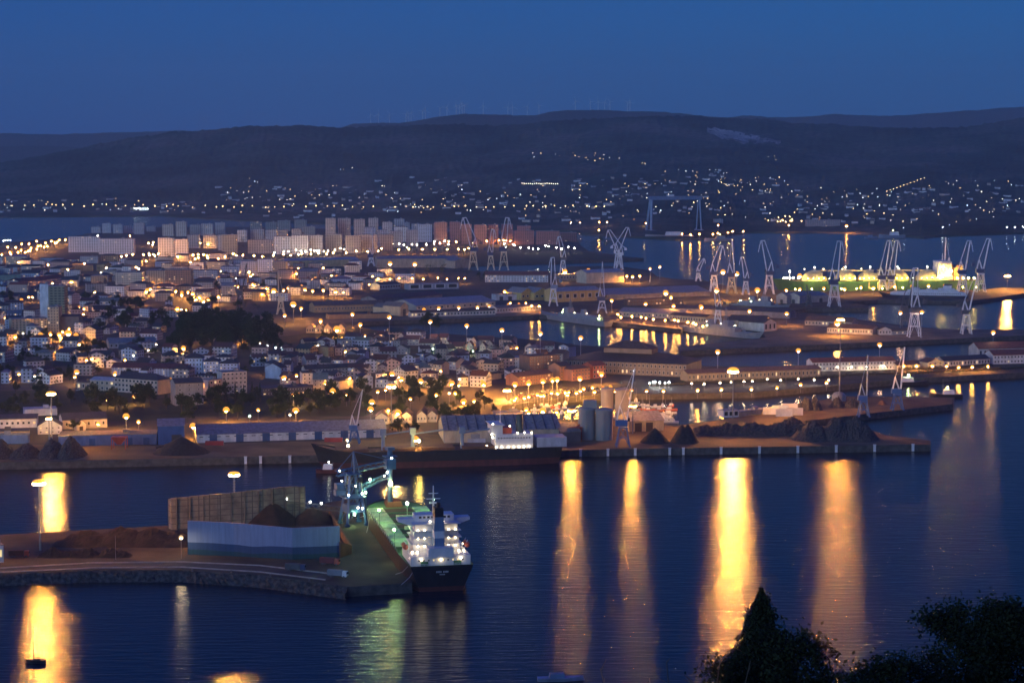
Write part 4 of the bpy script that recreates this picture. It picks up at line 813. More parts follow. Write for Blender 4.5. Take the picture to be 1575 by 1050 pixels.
def spread(poly, n, kinds, h, label, group, seed):
    r_ = random.Random(seed); c = 0; xs = [p[0] for p in poly]; ys = [p[1] for p in poly]
    while c < n:
        x, y = r_.uniform(min(xs), max(xs)), r_.uniform(min(ys), max(ys))
        if not inpoly(x, y, poly): continue
        P = at(x, y); c += 1
        if clash(P, 0, -.5, .5, -.5, .5, .3): continue
        lamp(x, proj(P+Vector((0, 0, h)))[1], r_.choice(kinds), h, base=y, label=f'{label} {near(x, y)}', group=group)
spread([(430,604),(430,530),(620,524),(780,540),(866,560),(860,590),(700,606)], 22, ['st', 'st', 'stw'], 7, 'street lamp between houses', 'street lamps of the old quarter', 3)
spread([(0,590),(0,460),(150,456),(430,505),(440,600)], 48, ['st', 'st', 'stw', 'st'], 7, 'street lamp between houses', 'street lamps of the left town', 4)
spread([(0,450),(0,400),(440,412),(620,430),(560,460)], 40, ['st', 'st', 'stw'], 8, 'street lamp between blocks', 'street lamps of the middle distance', 5)
spread([(110,392),(110,366),(500,362),(760,372),(760,386)], 50, ['st', 'stw', 'st'], 8, 'street lamp among towers', 'street lamps among the towers', 6)
struct(FARL.build('far_street_lights', [M_ST, M_STW, M_STEEL]), 'stuff')
# ---------------------------------------------------------------- dockyard and harbour cranes
M_CRANE = mat('pale_crane_paint', (  .74, .75, .76), .55, var=.15); M_CRANEY = mat('cream_crane_paint', (.74, .64, .42), .55, var=.15)
M_NAVY = mat('navy_paint', (.04, .06, .14), .5); M_BLUE = mat('blue_crane_paint', (.04, .13, .34), .5, var=.2); M_DKST = mat('dark_steel', (.10, .10, .11), .6); M_BLUEG = mat('blue_grey_paint', (.16, .24, .36), .5, var=.2)
def crane(px, py, hpx, lean, label, leg=M_CRANE, top=M_CRANE, house=M_NAVY, kind='double', z=QZ, legf=.34, back=1.0, tk=1.0, az=0.0):
    """portal jib crane: legs, machine house, A-frame, luffing jib, drooping fly jib and tie"""
    P = at(px, py, z); s = mpp(P); Ht = hpx*s; L = lean*s; sg = 1 if lean >= 0 else -1; t = max(.36, 1.05*s)*tk
    o = thing('portal_crane' if kind != 'harbour' else 'harbour_crane', label, 'crane', P, az, 'dockyard cranes' if kind != 'harbour' else 'cranes on the commercial quay')
    zl = legf*Ht; a = max(.085*Ht, 3.5); c = a*.52
    for i in (-1, 1):
        for j in (-1, 1):
            b = MB(); b.bar((i*a, j*a, 0), (i*c, j*c, zl), t*1.3); b.box((i*a, j*a, .5), (t*2.2, t*2.2, 1)); b.build('leg', leg, o)
    b = MB()
    for i in (-1, 1):
        k = .45; q = a+(c-a)*k
        b.bar((-q, i*q, zl*k), (q, i*q, zl*k), t*.7); b.bar((i*q, -q, zl*k), (i*q, q, zl*k), t*.7)
        b.bar((-a, i*a, 0), (c, i*c, zl), t*.5); b.bar((a, i*a, 0), (-c, i*c, zl), t*.5)
    b.box((0, 0, zl), (c*2.6, c*2.6, t*2)); b.build('portal_frame', leg, o)
    zh = zl+.045*Ht
    b = MB(); b.box((-sg*.02*Ht, 0, zh+.012*Ht), (.15*Ht, .085*Ht, .075*Ht)); b.build('machine_house', house, o)
    b = MB(); b.box((sg*.07*Ht, .03*Ht, zh+.05*Ht), (.035*Ht, .03*Ht, .04*Ht)); b.build('cab', M_GLASS, o)
    zb = zh+.05*Ht; xa = -sg*.10*Ht*back; za = zb+.18*Ht; w = .028*Ht
    b = MB()
    for j in (-1, 1):
        b.bar((sg*.02*Ht, j*w, zb), (xa*.4, j*w*.7, za), t); b.bar((-sg*.075*Ht, j*w, zb), (xa*.4, j*w*.7, za), t)
    b.build('a_frame', top, o)
    xt, zt = L*.88, Ht*.985
    b = MB()
    for j in (-1, 1): b.bar((sg*.05*Ht, j*w, zb), (xt, j*w*.5, zt), t*1.15)
    n = 7
    for i in range(n):
        k0, k1 = i/n, (i+1)/n; e = (-1)**i
        f = lambda k, j: (sg*.05*Ht+(xt-sg*.05*Ht)*k, j*w*(1-.5*k), zb+(zt-zb)*k)
        b.bar(f(k0, e), f(k1, -e), t*.5)
    b.build('jib', top, o)
    if kind == 'double':
        b = MB(); b.bar((xa*.4, 0, za), (xt-sg*.055*Ht, 0, zt+.012*Ht), t); b.build('tie', top, o)
        b = MB(); b.bar((xt-sg*.06*Ht, 0, zt+.015*Ht), (xt+sg*.02*Ht, 0, zt+.01*Ht), t*1.2); b.bar((xt+sg*.02*Ht, 0, zt+.01*Ht), (xt+sg*.06*Ht, 0, zt-.20*Ht), t*.9); b.bar((xt, 0, zt), (xt+sg*.05*Ht, 0, zt-.10*Ht), t*.6)
        b.build('fly_jib', top, o)
        b = MB(); b.bar((xa*.4, 0, za), (xa*1.5, 0, za-.07*Ht), t); b.box((xa*1.5, 0, za-.10*Ht), (.06*Ht, .05*Ht, .06*Ht)); b.build('counterweight', house, o)
    else:
        b = MB(); b.bar((xa*.4, 0, za), (xt, 0, zt), t*.5); b.bar((xa*.4, 0, za), (xa*.8, 0, zb), t*.8); b.build('tie', top, o)
        b = MB(); b.tube((xt, 0, zt), (xt+sg*.4, 0, zt-.30*Ht), .09*tk, None, 4); b.box((xt+sg*.4, 0, zt-.31*Ht), (.8, .8, 1.4)); b.build('hoist_hook', M_DKST, o)
    reg(o, -a-1, a+1, -a-1, a+1)
    return o
crane(728, 415, 80, -17, 'left of the three shipyard cranes, jib leaning left over cream legs', leg=M_CRANEY)
crane(755, 415, 62, 5, 'narrow middle crane of the three, seen end on, cream legs', leg=M_CRANEY)
crane(775, 415, 80, 8, 'right of the three shipyard cranes, jib almost upright over cream legs', leg=M_CRANEY)
crane(571, 409, 60, 2, 'thin pale crane beside the beige factory hall, jib straight up', kind='single', legf=.2)
crane(432, 483, 66, -4, 'slender yellowish crane with open legs in the orange lit yard', leg=M_CRANEY, top=M_CRANEY, kind='single', house=M_CRANEY, legf=.3)
crane(370, 474, 70, 12, 'old dark lattice crane in the left town with jib raised right', leg=M_DKST, top=M_DKST, house=M_DKST, kind='single', legf=.3)
crane(866, 420, 56, -8, 'tilted crane with lit jib top beside the steel shed', house=M_DKST)
crane(950, 412, 62, 18, 'twin jib crane with high portal behind the big pale steel shed, right jib', house=M_CRANE)
crane(953, 414, 60, -20, 'left leaning crane beside the twin jib crane behind the steel shed', house=M_CRANE)
crane(851, 470, 74, -3, 'white steep A shaped crane behind the grey warship', house=M_BLUEG)
crane(926, 481, 80, 0, 'tall needle thin crane beside the grey warship', kind='single', legf=.22, tk=.8)
crane(1074, 432, 34, 10, 'small crane far left of the tanker berth', kind='double')
crane(1098, 448, 70, 14, 'tall crane with steep jib at the left end of the tanker pier')
crane(1125, 451, 84, 0, 'needle topped derrick on an orange lit portal', leg=M_CRANEY, top=M_CRANE, kind='single', legf=.28)
crane(1147, 453, 58, -8, 'lower crane leaning left beside the needle topped derrick')
crane(1183, 452, 82, -14, 'crane with open V shaped jib and drooping fly jib near the tanker bow')
crane(1283, 471, 100, 10, 'tall pale crane with jib raised right in front of the first tanker dome', legf=.32)
crane(1357, 446, 76, 12, 'left of the twin cranes rising behind the tanker domes', legf=.2)
crane(1371, 446, 76, 10, 'right of the twin cranes rising behind the tanker domes', legf=.2)
crane(1456, 440, 76, -3, 'pale narrow crane rising above the tanker bridge', kind='single', legf=.3)
crane(1480, 450, 80, 12, 'left crane of the pair at the tanker stern')
crane(1508, 449, 82, 14, 'right crane of the pair at the tanker stern, jib leaning right')
crane(1406, 518, 106, -2, 'tall grey crane on the naval pier in front of the white liner', house=M_DKST)
crane(1392, 505, 80, 14, 'dark reddish crane beside the tall grey pier crane', leg=M_DKST, top=M_DKST, house=M_DKST)
crane(1486, 513, 84, 16, 'grey crane at the right part of the naval pier before the liner stern', house=M_DKST)
crane(1104, 500, 66, -8, 'grey crane standing between the frigate and the long pier roof', house=M_DKST)
crane(1244, 471, 34, -5, 'small dark crane on the tanker pier sheds quay', leg=M_DKST, top=M_DKST, house=M_DKST, kind='single')
for x, y, h, l, lab in [(958, 686, 122, 20, 'blue legged harbour crane with tall pale jib by the silos'), (545, 681, 84, 15, 'blue harbour crane with raised jib behind the ship unloader'), (1328, 640, 96, 6, 'dark blue crane in the middle of the scrap jetty'), (1380, 630, 98, 11, 'pale jibbed crane near the tip of the scrap jetty')]:
    crane(x, y, h, l, lab, leg=M_BLUE, top=M_CRANE if x != 1328 else M_BLUEG, house=M_BLUE, kind='harbour', legf=.24, tk=1.2)
# giant gantry crane across the bay
P = at(1000, 357, 3); s = mpp(P); Q = at(1076, 356, 3); Hg = 54*s; span = (Q-P).length
o = thing('gantry_crane', 'giant goliath gantry crane with long box girder on the far shore', 'gantry crane', (P.x, P.y, 3), math.atan2(Q.y-P.y, Q.x-P.x))
b = MB(); b.box((span/2, 0, Hg-3), (span+8, 9, 9)); b.build('girder', M_BLUEG, o)
for x, w in ((2, 6.5), (span-2, 4)):
    for j in (-1, 1):
        b = MB(); b.tube((x-(6 if w > 5 else 0), j*16, 0), (x, j*4, Hg-7), w*.5, w*.6, 4); b.build('leg', M_BLUEG, o)
    b = MB(); b.box((x, 0, 3), (w*1.6, 44, 4)); b.build('sill_beam', M_BLUEG, o)
b = MB(); b.box((span*.4, 0, Hg+3), (16, 10, 5)); b.build('trolley', M_CRANE, o)
# ---------------------------------------------------------------- ships and boats
M_BLK = mat('black_hull_paint', (.02, .02, .024), .5, var=.4); M_REDH = mat('red_bottom_paint', (.11, .03, .025), .6, var=.35); M_SHIPW = mat('white_ship_paint', (.72, .73, .74), .5, var=.15)
M_GDECK = mat('green_deck_paint', (.05, .16, .07), .6); M_GHATCH = mat('pale_green_hatch_paint', (.34, .58, .36), .55, var=.3); M_HOLD = mat('hold_shadow', (.02, .02, .018), .9); M_ORG = mat('orange_lifeboat_paint', (.5, .1, .05), .5)
M_NAVYH = mat('navy_hull_paint', (.015, .02, .05), .45); M_GRNH = mat('green_hull_paint', (.04, .13, .05), .55); M_GREYS = mat('warship_grey', (.26, .28, .30), .6, var=.2); M_DOME = mat('tank_dome_paint', (.62, .54, .30), .6); M_MARK = mat('white_lettering', (.6, .6, .6), .6, var=0); M_RUST = mat('rust_brown', (.14, .07, .04), .8, var=.4)
M_DKLAMP = em('deck_floodlight', (1, .78, .48), 9*LAMP); M_DKW = em('white_deck_lamp', (.95, 1, .92), 13*LAMP); M_DKG = em('greenish_deck_lamp', (.66, 1, .36), 210*LAMP); M_DKY = em('yellow_deck_lamp', (1, .66, .14), 140*LAMP)
def half(t, z, D, fine=.86):
    """half breadth factor: t stern 0 .. bow 1"""
    k = max(0, min(1, z/D)); s = (.62+.30*k)+(.38-.30*k)*min(1, t/.16)**.7
    f0 = fine-.06*(1-k)
    if t > f0: q = (t-f0)/(1-f0); s *= max(.015, (1-q**(1.9+.5*k)))
    return s
def hull(root, L, B, D, boot, mats, sheer=2.5, rake=.04, fine=.86, n=26, name='hull', deckm=None):
    b = MB(); rings = []; zs = [-1.5, 0, boot, boot+.001, D*.7, D]
    def pt(t, z, sd):
        zz = z; x = t*L
        if t > .85: x += rake*L*((z/D)-.6)*(t-.85)/.15; zz = z+(sheer*((t-.85)/.15)**1.5*(max(0, z)/D) if z > boot+.01 else 0)
        if t < .08: x -= .012*L*(z/D)*(1-t/.08)
        return (x, sd*B/2*half(t, z, D, fine), zz)
    ts = [i/n for i in range(n+1)]; ts = sorted(set(ts+[.03, .08, .88, .91, .94, .97]))
    for sd in (-1, 1):
        for i in range(len(ts)-1):
            for j in range(len(zs)-1):
                b.m = 1 if j < 2 else 0
                q = [pt(ts[i], zs[j], sd), pt(ts[i+1], zs[j], sd), pt(ts[i+1], zs[j+1], sd), pt(ts[i], zs[j+1], sd)]
                b.quad(*(q if sd < 0 else q[::-1]))
    for j in range(len(zs)-1):
        b.m = 1 if j < 2 else 0; b.quad(pt(0, zs[j], 1), pt(0, zs[j], -1), pt(0, zs[j+1], -1), pt(0, zs[j+1], 1))
    b.build(name, mats, root)
    d = MB()
    for i in range(len(ts)-1): d.quad(*[Vector(pt(ts[a], D, sd))+Vector((0, 0, -.6)) for a, sd in ((i, -1), (i+1, -1), (i+1, 1), (i, 1))])
    d.build('deck', deckm or M_GDECK, root)
    return pt
def ship_root(name, label, cat, S, Bw, group=None):
    d = Bw-S; o = thing(name, label, cat, (S.x, S.y, 0), math.atan2(d.y, d.x), group); return o, math.hypot(d.x, d.y)
def lampball(root, p, m, r=.35, nm='deck_lamp'):
    me = lmesh((nm, m.name, r), lambda: ball(r, 6).mesh(nm, m, True)); return put(nm, me, root, loc=p)
def winrow(root, x0, x1, y, z, n, w, h, axis='x', lit=.3, rn=RN):
    for i in range(n):
        k = (i+.5)/n; me = WIN_L if rn.random() < lit else WIN_D
        if axis == 'x': put('window', me, root, loc=(x0+(x1-x0)*k, y, z), scale=(w, 1, h), rz=0 if y < 0 else math.pi)
        else: put('window', me, root, loc=(y, x0+(x1-x0)*k, z), scale=(w, 1, h), rz=-math.pi/2)
# --- the bulk carrier alongside the near pier, stern towards the viewer
S, Bw = at(679, 868, 12), at(601, 767, 14)
o, L = ship_root('bulk_carrier', 'bulk carrier at the near pier with green hatches and floodlit white stern house', 'bulk carrier', S, Bw); SHIP = o
B_, D_ = 31.0, 12.0
pt = hull(o, L, B_, D_, 2.2, [M_BLK, M_REDH], fine=.88)
hx0, hx1, nh = 37, L-22, 7; step = (hx1-hx0)/nh
for i in range(nh):
    x = hx0+step*(i+.5); l = step*.74
    b = MB(); b.box((x, 0, D_+.3), (l, 15.5, 1.8)); b.m = 1; b.box((x, 0, D_+1.1), (l-1, 14, .26)); b.build('hatch_coaming', [M_GDECK, M_HOLD], o)  # dark plate on the closed coaming paints the shadow inside an open hold
    for sd in (-1, 1):
        b = MB(); b.box((x, sd*11.4, D_+1.5), (l, 7.4, .9))
        for q in range(3): b.box((x-l/2+l*(q+.5)/3, sd*11.4, D_+2.03), (.5, 7.4, .16))
        b.build('hatch_cover', M_GHATCH, o)
    if i in (2, 4): b = MB(); b.box((hx0+step*(i+1), 0, D_+1), (2.4, 9, 3)); b.build('deck_house', M_GHATCH, o)
b = MB(); b.box((L-9, 0, D_+1.5), (12, 9, 2.4), taper=.8); b.build('forecastle_house', M_RUST, o)
b = MB(); b.tube((L-6, 0, D_), (L-6, 0, D_+12), .35, .2, 6); b.build('foremast', M_SHIPW, o)
for sd in (-1, 1):
    b = MB()
    for x in range(34, int(L*.86), 6): b.tube((x, sd*15.2, D_-.5), (x, sd*15.2, D_+.9), .07, None, 4)
    b.tube((34, sd*15.2, D_+.9), (L*.86, sd*15.2, D_+.9), .07, None, 4); b.build('rail', M_SHIPW, o)
# accommodation
b = MB(); b.box((15, 0, D_+1.5), (27, 27, 4.4)); b.build('main_deckhouse', M_SHIPW, o)
b = MB()
for k in range(4): b.box((21-.4*k, 0, D_+3.7+1.55+3.1*k), (14-.9*k, 21.5-.6*k, 3.1)); b.box((20.6-.4*k, 0, D_+3.7+3.1*(k+1)), (16.5-.9*k, 23.6-.6*k, .28))
acc = b.build('accommodation_block', M_SHIPW, o)
zb = D_+3.7+12.4
b = MB(); b.box((23, 0, zb+1.7), (8, 18, 3)); b.build('wheelhouse', M_SHIPW, o)
winrow(o, -7.5, 7.5, 18.96, zb+2.1, 8, 1.4, 1.1, 'y', .1)
for sd in (-1, 1):
    b = MB(); b.add([(20, sd*9, zb+.2), (26, sd*9, zb+.2), (26, sd*16.6, zb+.2), (20, sd*16.6, zb+.2), (20, sd*9, zb-2.4), (26, sd*9, zb-2.4), (26, sd*9, zb+1.4), (20, sd*9, zb+1.4), (20, sd*16.6, zb+1.4), (26, sd*16.6, zb+1.4)],
        [(4, 5, 2, 3), (4, 3, 8, 7), (5, 6, 9, 2), (3, 2, 9, 8), (7, 8, 9, 6), (4, 7, 6, 5)]); b.build('bridge_wing', M_SHIPW, o)
b = MB(); b.m = 0; b.box((8.5, 0, D_+10.5), (6.5, 4.6, 14)); b.m = 1; b.box((8.5, 0, D_+19), (6.0, 4.2, 3)); b.m = 0; b.box((8.5, 0, D_+15.6), (6.53, 4.63, 2.4)); b.m = 2; b.box((8.5, 0, D_+22.6), (5.6, 4.0, 4.2)); b.tube((8, 0, D_+24.6), (7.6, 0, D_+27), .9, None, 8); b.m = 3; b.box((8.5, 0, D_+12.6), (6.56, 4.66, 3.2)); b.build('funnel', [M_BLUEG, M_BLUEG, M_BLK, M_SHIPW], o)
b = MB(); b.box((4, 0, D_+5.2), (7, 11.5, 4.2)); b.build('engine_casing', M_SHIPW, o)
b = MB(); b.tube((22, 0, zb+3), (22, 0, zb+16), .5, .22, 6); b.bar((22, -3.2, zb+10), (22, 3.2, zb+10), .3); b.bar((22, -2.2, zb+12.5), (22, 2.2, zb+12.5), .25); b.box((22.6, 0, zb+8), (1.6, 3.4, .5)); b.build('mast', M_SHIPW, o)
for sd in (-1, 1):
    b = MB(); b.loft([[(x, sd*14.2+w*math.cos(a), D_+6.0+1.3*math.sin(a)*q) for a in [2*math.pi*i/8 for i in range(8)]] for x, w, q in ((12, .2, .3), (13, 1.2, 1), (19, 1.2, 1), (20.5, .2, .3))]); b.build('lifeboat', M_ORG, o)
    b = MB(); b.bar((13.5, sd*12.6, D_+3.6), (13.5, sd*14.3, D_+8.2), .3); b.bar((18.5, sd*12.6, D_+3.6), (18.5, sd*14.3, D_+8.2), .3); b.build('davit', M_SHIPW, o)
    b = MB(); b.box((2.6, sd*7.5, D_+.5), (3, 3.4, 1.8)); b.tube((2.6, sd*9.6, D_+.6), (2.6, sd*5.4, D_+.6), .8, None, 8); b.build('mooring_winch', M_GDECK, o)
b = MB()
for i in range(15): y = -13+26*i/14; b.tube((-1.2, y*.86, D_-.6), (-1.2, y*.86, D_+.8), .07, None, 4)
b.tube((-1.2, -11.4, D_+.8), (-1.2, 11.4, D_+.8), .08, None, 4); b.tube((-1.2, -11.4, D_+.2), (-1.2, 11.4, D_+.2), .06, None, 4); b.build('stern_rail', M_SHIPW, o)
b = MB(); rr = random.Random(4)          # two short rows of small white characters on the stern, too small to read in the photo
for row_, wd, zz in ((9, .62, 9.3), (5, .5, 8.1)):
    for i in range(row_):
        if row_ == 9 and i == 4: continue
        b.box((-2.32-.02*(9.6-zz)*-1, (i-row_/2+.5)*-wd, zz), (.1, wd*.62, .75 if row_ == 9 else .5))
b.build('stern_marks', M_MARK, o)
for y in (-8.6, -5.5, 5.5, 8.6):
    for k in range(3): lampball(o, (12.9, y, D_+6.1+3.6*k), M_DKLAMP, .42)
for y in (-11.8, -9.5, -3, 3, 9.5, 11.8): lampball(o, (3.2 if abs(y) < 4 else 9, y, D_+4.4), M_DKLAMP, .45)
for p in ((.5, -9, D_+2.6), (.5, 9, D_+2.6), (.5, 0, D_+2.2), (6, -13.2, D_+2.4), (6, 13.2, D_+2.4), (12.9, -3, zb+1.2), (12.9, 3, zb+1.2), (21, -13.5, D_+5), (21, 13.5, D_+5)): lampball(o, p, M_DKLAMP, .45)
winrow(o, -9.5, 9.5, 13.2, D_+6.9, 8, .9, .8, 'y', .4); winrow(o, -9.3, 9.3, 13.4, D_+10, 8, .9, .8, 'y', .4); winrow(o, -11, 11, 1.44, D_+1.9, 10, .8, .8, 'y', .5)
lampball(o, (L*.70, -1.5, D_+8), M_DKW, .8); b = MB(); b.tube((L*.70, -1.5, D_), (L*.70, -1.5, D_+7.4), .2, None, 6); b.box((L*.70, -1.5, D_+.8), (3, 6, 1.6)); b.build('lamp_post', M_GHATCH, o)
for i in range(5): lampball(o, (40+i*26, 15.6*(-1 if i % 2 else 1), D_+9.0), M_DKG, .5); b = MB(); b.tube((40+i*26, 15.4*(-1 if i % 2 else 1), D_-.5), (40+i*26, 15.4*(-1 if i % 2 else 1), D_+8.6), .12, None, 5); b.build('lamp_post', M_GDECK, o)
lampball(o, (32.5, -6, zb-1), M_DKG, .6); lampball(o, (32.5, 6, zb-1), M_DKG, .6)
for x0, y0, x1, y1 in ((1, 11, -6, 19), (4, 14, 16, 18.5), (L-14, 10, L-4, 19), (L-30, 15, L-44, 18.5)):
    b = MB(); b.tube((x0, y0, D_-.3), ((x0+x1)/2, (y0+y1)/2, (D_+QZ)/2-1), .1, None, 5); b.tube(((x0+x1)/2, (y0+y1)/2, (D_+QZ)/2-1), (x1, y1, QZ+.6), .1, None, 5); b.build('mooring_line', M_SHIPW, o)
# --- the long low freighter on the middle quay
S, Bw = at(856, 709, 0), at(486, 719, 0)
o, L = ship_root('freighter', 'long black freighter with red underside moored along the middle quay', 'freighter', S, Bw)
hull(o, L, 22, 10.5, 3.9, [M_BLK, M_REDH], sheer=5, fine=.84, rake=.05, deckm=M_RUST)
D_ = 10.5; X = lambda px: L*(856-px)/(856-486)
b = MB(); b.box((X(786), 0, D_+4.2), (X(757)-X(815), 17, 9)); hs = b.build('accommodation_block', M_SHIPW, o)
b = MB(); b.box((X(760), 0, D_+11.5), (X(752)-X(769), 16, 6)); b.box((X(760), 0, D_+14.8), (X(752)-X(769)+1.5, 21, .6)); b.build('wheelhouse', M_SHIPW, o)
b = MB(); b.box((X(776), 0, D_+10.6), (6, 12, 3.6)); b.build('boat_deck', M_ORG, o)
b = MB(); b.lathe([(2.4, 0), (2.3, 11), (1.6, 11.6)], (X(798), 0, D_+8.6), 14); b.build('funnel', mat('dark_green_paint', (.03, .06, .06), .5), o, smooth=True)
b = MB(); b.box((X(845), 0, D_+3), (X(822)-X(868), 16, 6)); b.build('stern_house', mat('pale_blue_grey_paint', (.42, .46, .52), .6), o)
b = MB(); b.tube((X(768), 0, D_+14), (X(768), 0, D_+24), .4, .2, 6); b.bar((X(768), -2, D_+20), (X(768), 2, D_+20), .3); b.build('mast', M_SHIPW, o)
for px in (588, 633, 709):
    b = MB(); b.tube((X(px), 0, D_-.5), (X(px), 0, D_+9), 1.3, 1.1, 10); b.box((X(px), 0, D_+11), (3.6, 4, 4.2)); b.bar((X(px)-2, 0, D_+9.4), (X(px)-20, 0, D_+11.5), .9); b.build('deck_crane', M_BLUEG, o)
for px in (540, 611, 671, 732):
    b = MB(); b.box((X(px), 0, D_+.5), (20, 14, 1.7)); b.build('hatch_cover', M_RUST, o)
winrow(o, X(812), X(760), -8.56, D_+3.2, 12, 1.1, 1.0, 'x', .0) ; winrow(o, X(812), X(760), 8.56, D_+6.4, 12, 1.1, .9, 'x', .15)
for px in (758, 767, 777, 785, 793, 801, 809): lampball(o, (X(px), 9.4, D_+.8), M_DKLAMP, .5)
for px, z in ((751, 9), (753, 15.5), (779, 14), (791, 9.6), (802, 9.6), (813, 9.6)): lampball(o, (X(px), 9, D_+z), M_DKLAMP, .5)
lampball(o, (X(753), 8.6, D_+7), M_DKW, .6); lampball(o, (X(745), 6, D_+1.5), M_DKLAMP, .5); lampball(o, (X(533), 8, D_+4), M_DKLAMP, .9); lampball(o, (X(640), 9, D_+6), M_DKY, .9)
# --- small harbour craft near its bow
def boat(P, rz, L, B, H_, hm, cabin, label, cat='boat', group=None, mast=0, name='moored_boat', lampm=None):
    o = thing(name, label, cat, (P.x, P.y, 0), rz, group)
    key = ('boat', hm.name)
    b = MB(); rings = []
    for t, w, zt in ((0, .78, .95), (.25, .98, .9), (.6, .95, .95), (.85, .55, 1.1), (1, .04, 1.3)):
        x = (t-.5)*L; rings.append([(x, -w*B/2, zt*H_), (x+(.04*L if t == 1 else 0), -w*B/2*.7, -.2), (x+(.04*L if t == 1 else 0), w*B/2*.7, -.2), (x, w*B/2, zt*H_)])
    b.loft(rings); b.build('hull', hm, o)
    ch = .45 if name == 'sailing_boat' else 1.2; b = MB(); b.box((-.08*L, 0, H_*(.85+ch/2)), (.36*L, B*.62, H_*ch), taper=.86); b.build('cabin', cabin, o)
    if mast: b = MB(); b.tube((.1*L, 0, H_), (.1*L, 0, H_+mast), (.3 if name == 'sailing_boat' else .13), (.22 if name == 'sailing_boat' else .1), 5); b.bar((.1*L, 0, H_+mast*.18), (-.35*L, 0, H_+mast*.16), .14); b.build('mast', M_STEEL, o)
    if lampm: lampball(o, (-.05*L, 0, H_*2.6), lampm, .45)
    return o
boat(at(508, 727, 0), -.1, 17, 6.5, 2.6, M_REDH, M_SHIPW, 'small pilot boat with lit white cabin ahead of the freighter bow', 'pilot boat', mast=4, lampm=M_DKW, name='pilot_boat')
boat(at(55, 1019, 0), math.pi, 7.6, 2.6, 1.3, M_BLK, M_BLK, 'small dark sailing boat on the golden reflection', 'sailing boat', mast=14, name='sailing_boat')
boat(at(862, 1046, 0), .1, 17, 4.5, 1.4, mat('pale_blue_boat', (.25, .33, .45), .6), M_BLUEG, 'pale open work boat at the bottom edge below the foreground twigs', 'work boat', name='work_boat')
boat(at(1455, 611, 0), math.pi, 26, 8, 3.0, M_BLK, M_SHIPW, 'dark tug moored at the tip of the scrap jetty', 'tug', mast=12, name='tug', lampm=M_DKY)
boat(at(1400, 592, 0), 0, 30, 8, 3.2, M_BLK, M_SHIPW, 'passenger boat with green glowing waterline behind the scrap jetty', 'passenger boat', mast=8, name='passenger_boat', lampm=M_DKG)
boat(at(1206, 603, 0), .2, 15, 4.5, 1.8, M_BLUEG, M_SHIPW, 'small white cabin boat alone in the inner dock', 'boat', mast=10)
rn = random.Random(12); n = 0
BP = [(x, y) for y in (616, 621, 626, 631, 637, 641) for x in range(790, 1035, 11)]
for x, y in BP:
    x += rn.uniform(-3, 3); y += rn.uniform(-1, 1)
    lo = 640 if x < 930 else 645+(x-930)*.09
    if y > lo or (x < 960 and y < 618+(880-x)*.05) or (870 < x < 945) or rn.random() < .25: continue
    if x > 985 and y < 624: continue
    cm, cn = rn.choice([(M_SHIPW, 'white'), (M_SHIPW, 'white'), (M_BLUEG, 'grey blue'), (M_NAVYH, 'dark blue'), (M_ORG, 'reddish')]); big = rn.random() < .3; mst = rn.choice([0, 0, 9, 12])
    boat(at(x, y, 0), rn.choice([0, math.pi, 1.4])+rn.uniform(-.25, .25), 11 if big else 7.5, 3.3 if big else 2.5, 1.3, cm, M_SHIPW, f'{"large" if big else "small"} {cn} {"masted " if mst else ""}boat in the marina {near(x, y)}', 'boat', 'boats crowded in the marina', mast=mst)
for x, y in ((1016, 647), (1024, 644), (1032, 650), (1012, 640)):
    boat(at(x, y, 0), 2.9, 11, 3.4, 1.4, M_SHIPW, M_SHIPW, f'white motor yacht at the end of the jetty hall, {["nearest the hall", "second from the hall", "outermost", "farthest out"][[1016,1024,1032,1012].index(x)]}', 'yacht', 'white yachts by the jetty hall', name='motor_yacht')
# --- the domed gas tanker
S, Bw = at(1502, 448, 0), at(1192, 450, 0)
o, L = ship_root('gas_tanker', 'long green gas tanker with five lit cream domes at the dockyard pier', 'tanker', S, Bw)
hull(o, L, 44, 17, 3, [M_GRNH, M_REDH], sheer=3, fine=.88, deckm=M_RUST)
X = lambda px: L*(1502-px)/(1502-1192)
for px, r in ((1252, 18), (1299, 16), (1337, 18), (1379, 17), (1425, 17)):
    b = MB(); b.lathe([(r, 0), (r*.985, 2.5), (r*.93, 5.2), (r*.82, 8), (r*.64, 10.8), (r*.42, 12.8), (r*.2, 13.9), (.4, 14.3)], (X(px), 0, 17), 28); d = b.build('tank_dome', M_DOME, o, smooth=True)
    b = MB(); b.tube((X(px), 0, 31), (X(px), 0, 33.4), 1.6, None, 8); b.build('dome_cap', M_SHIPW, d)
    for k in range(-2, 3): lampball(o, (X(px)+k*7.5, 24, 20.5), M_DKY, .8); b = MB(); b.box((X(px)+k*7.5, 25.2, 20.1), (2.8, .12, 1.9)); b.bar((X(px)+k*7.5, 25.0, 19.2), (X(px)+k*7.5, 21.5, 17), .2); b.build('added_light_screen', M_DKST, o)  # plates added to block lamplight heading for the water
    lampball(o, (X(px), 0, 35.5), M_DKW, .8)
b = MB(); b.box((X(1340), 0, 30.5), (X(1245)-X(1430), 3, 1.6)); b.build('catwalk', M_DOME, o)
for px in range(1236, 1440, 29): lampball(o, (X(px), 2, 33), M_DKLAMP, .6)
b = MB()
for k in range(4): b.box((X(1448), 0, 17+3.5+7*k*.85), ((X(1437)-X(1460))*(1-.04*k), 30-2*k, 6))
b.box((X(1448), 0, 42), (14, 44, 3)); b.build('accommodation_block', M_SHIPW, o)
for k in range(4): winrow(o, X(1459), X(1438), 15.3-k, 21+6*k, 6, 2.2, 1.6, 'x', .8)
b = MB(); b.box((X(1472), 0, 27), (14, 10, 22)); b.build('funnel', mat('ochre_funnel_paint', (.5, .33, .16), .6), o)
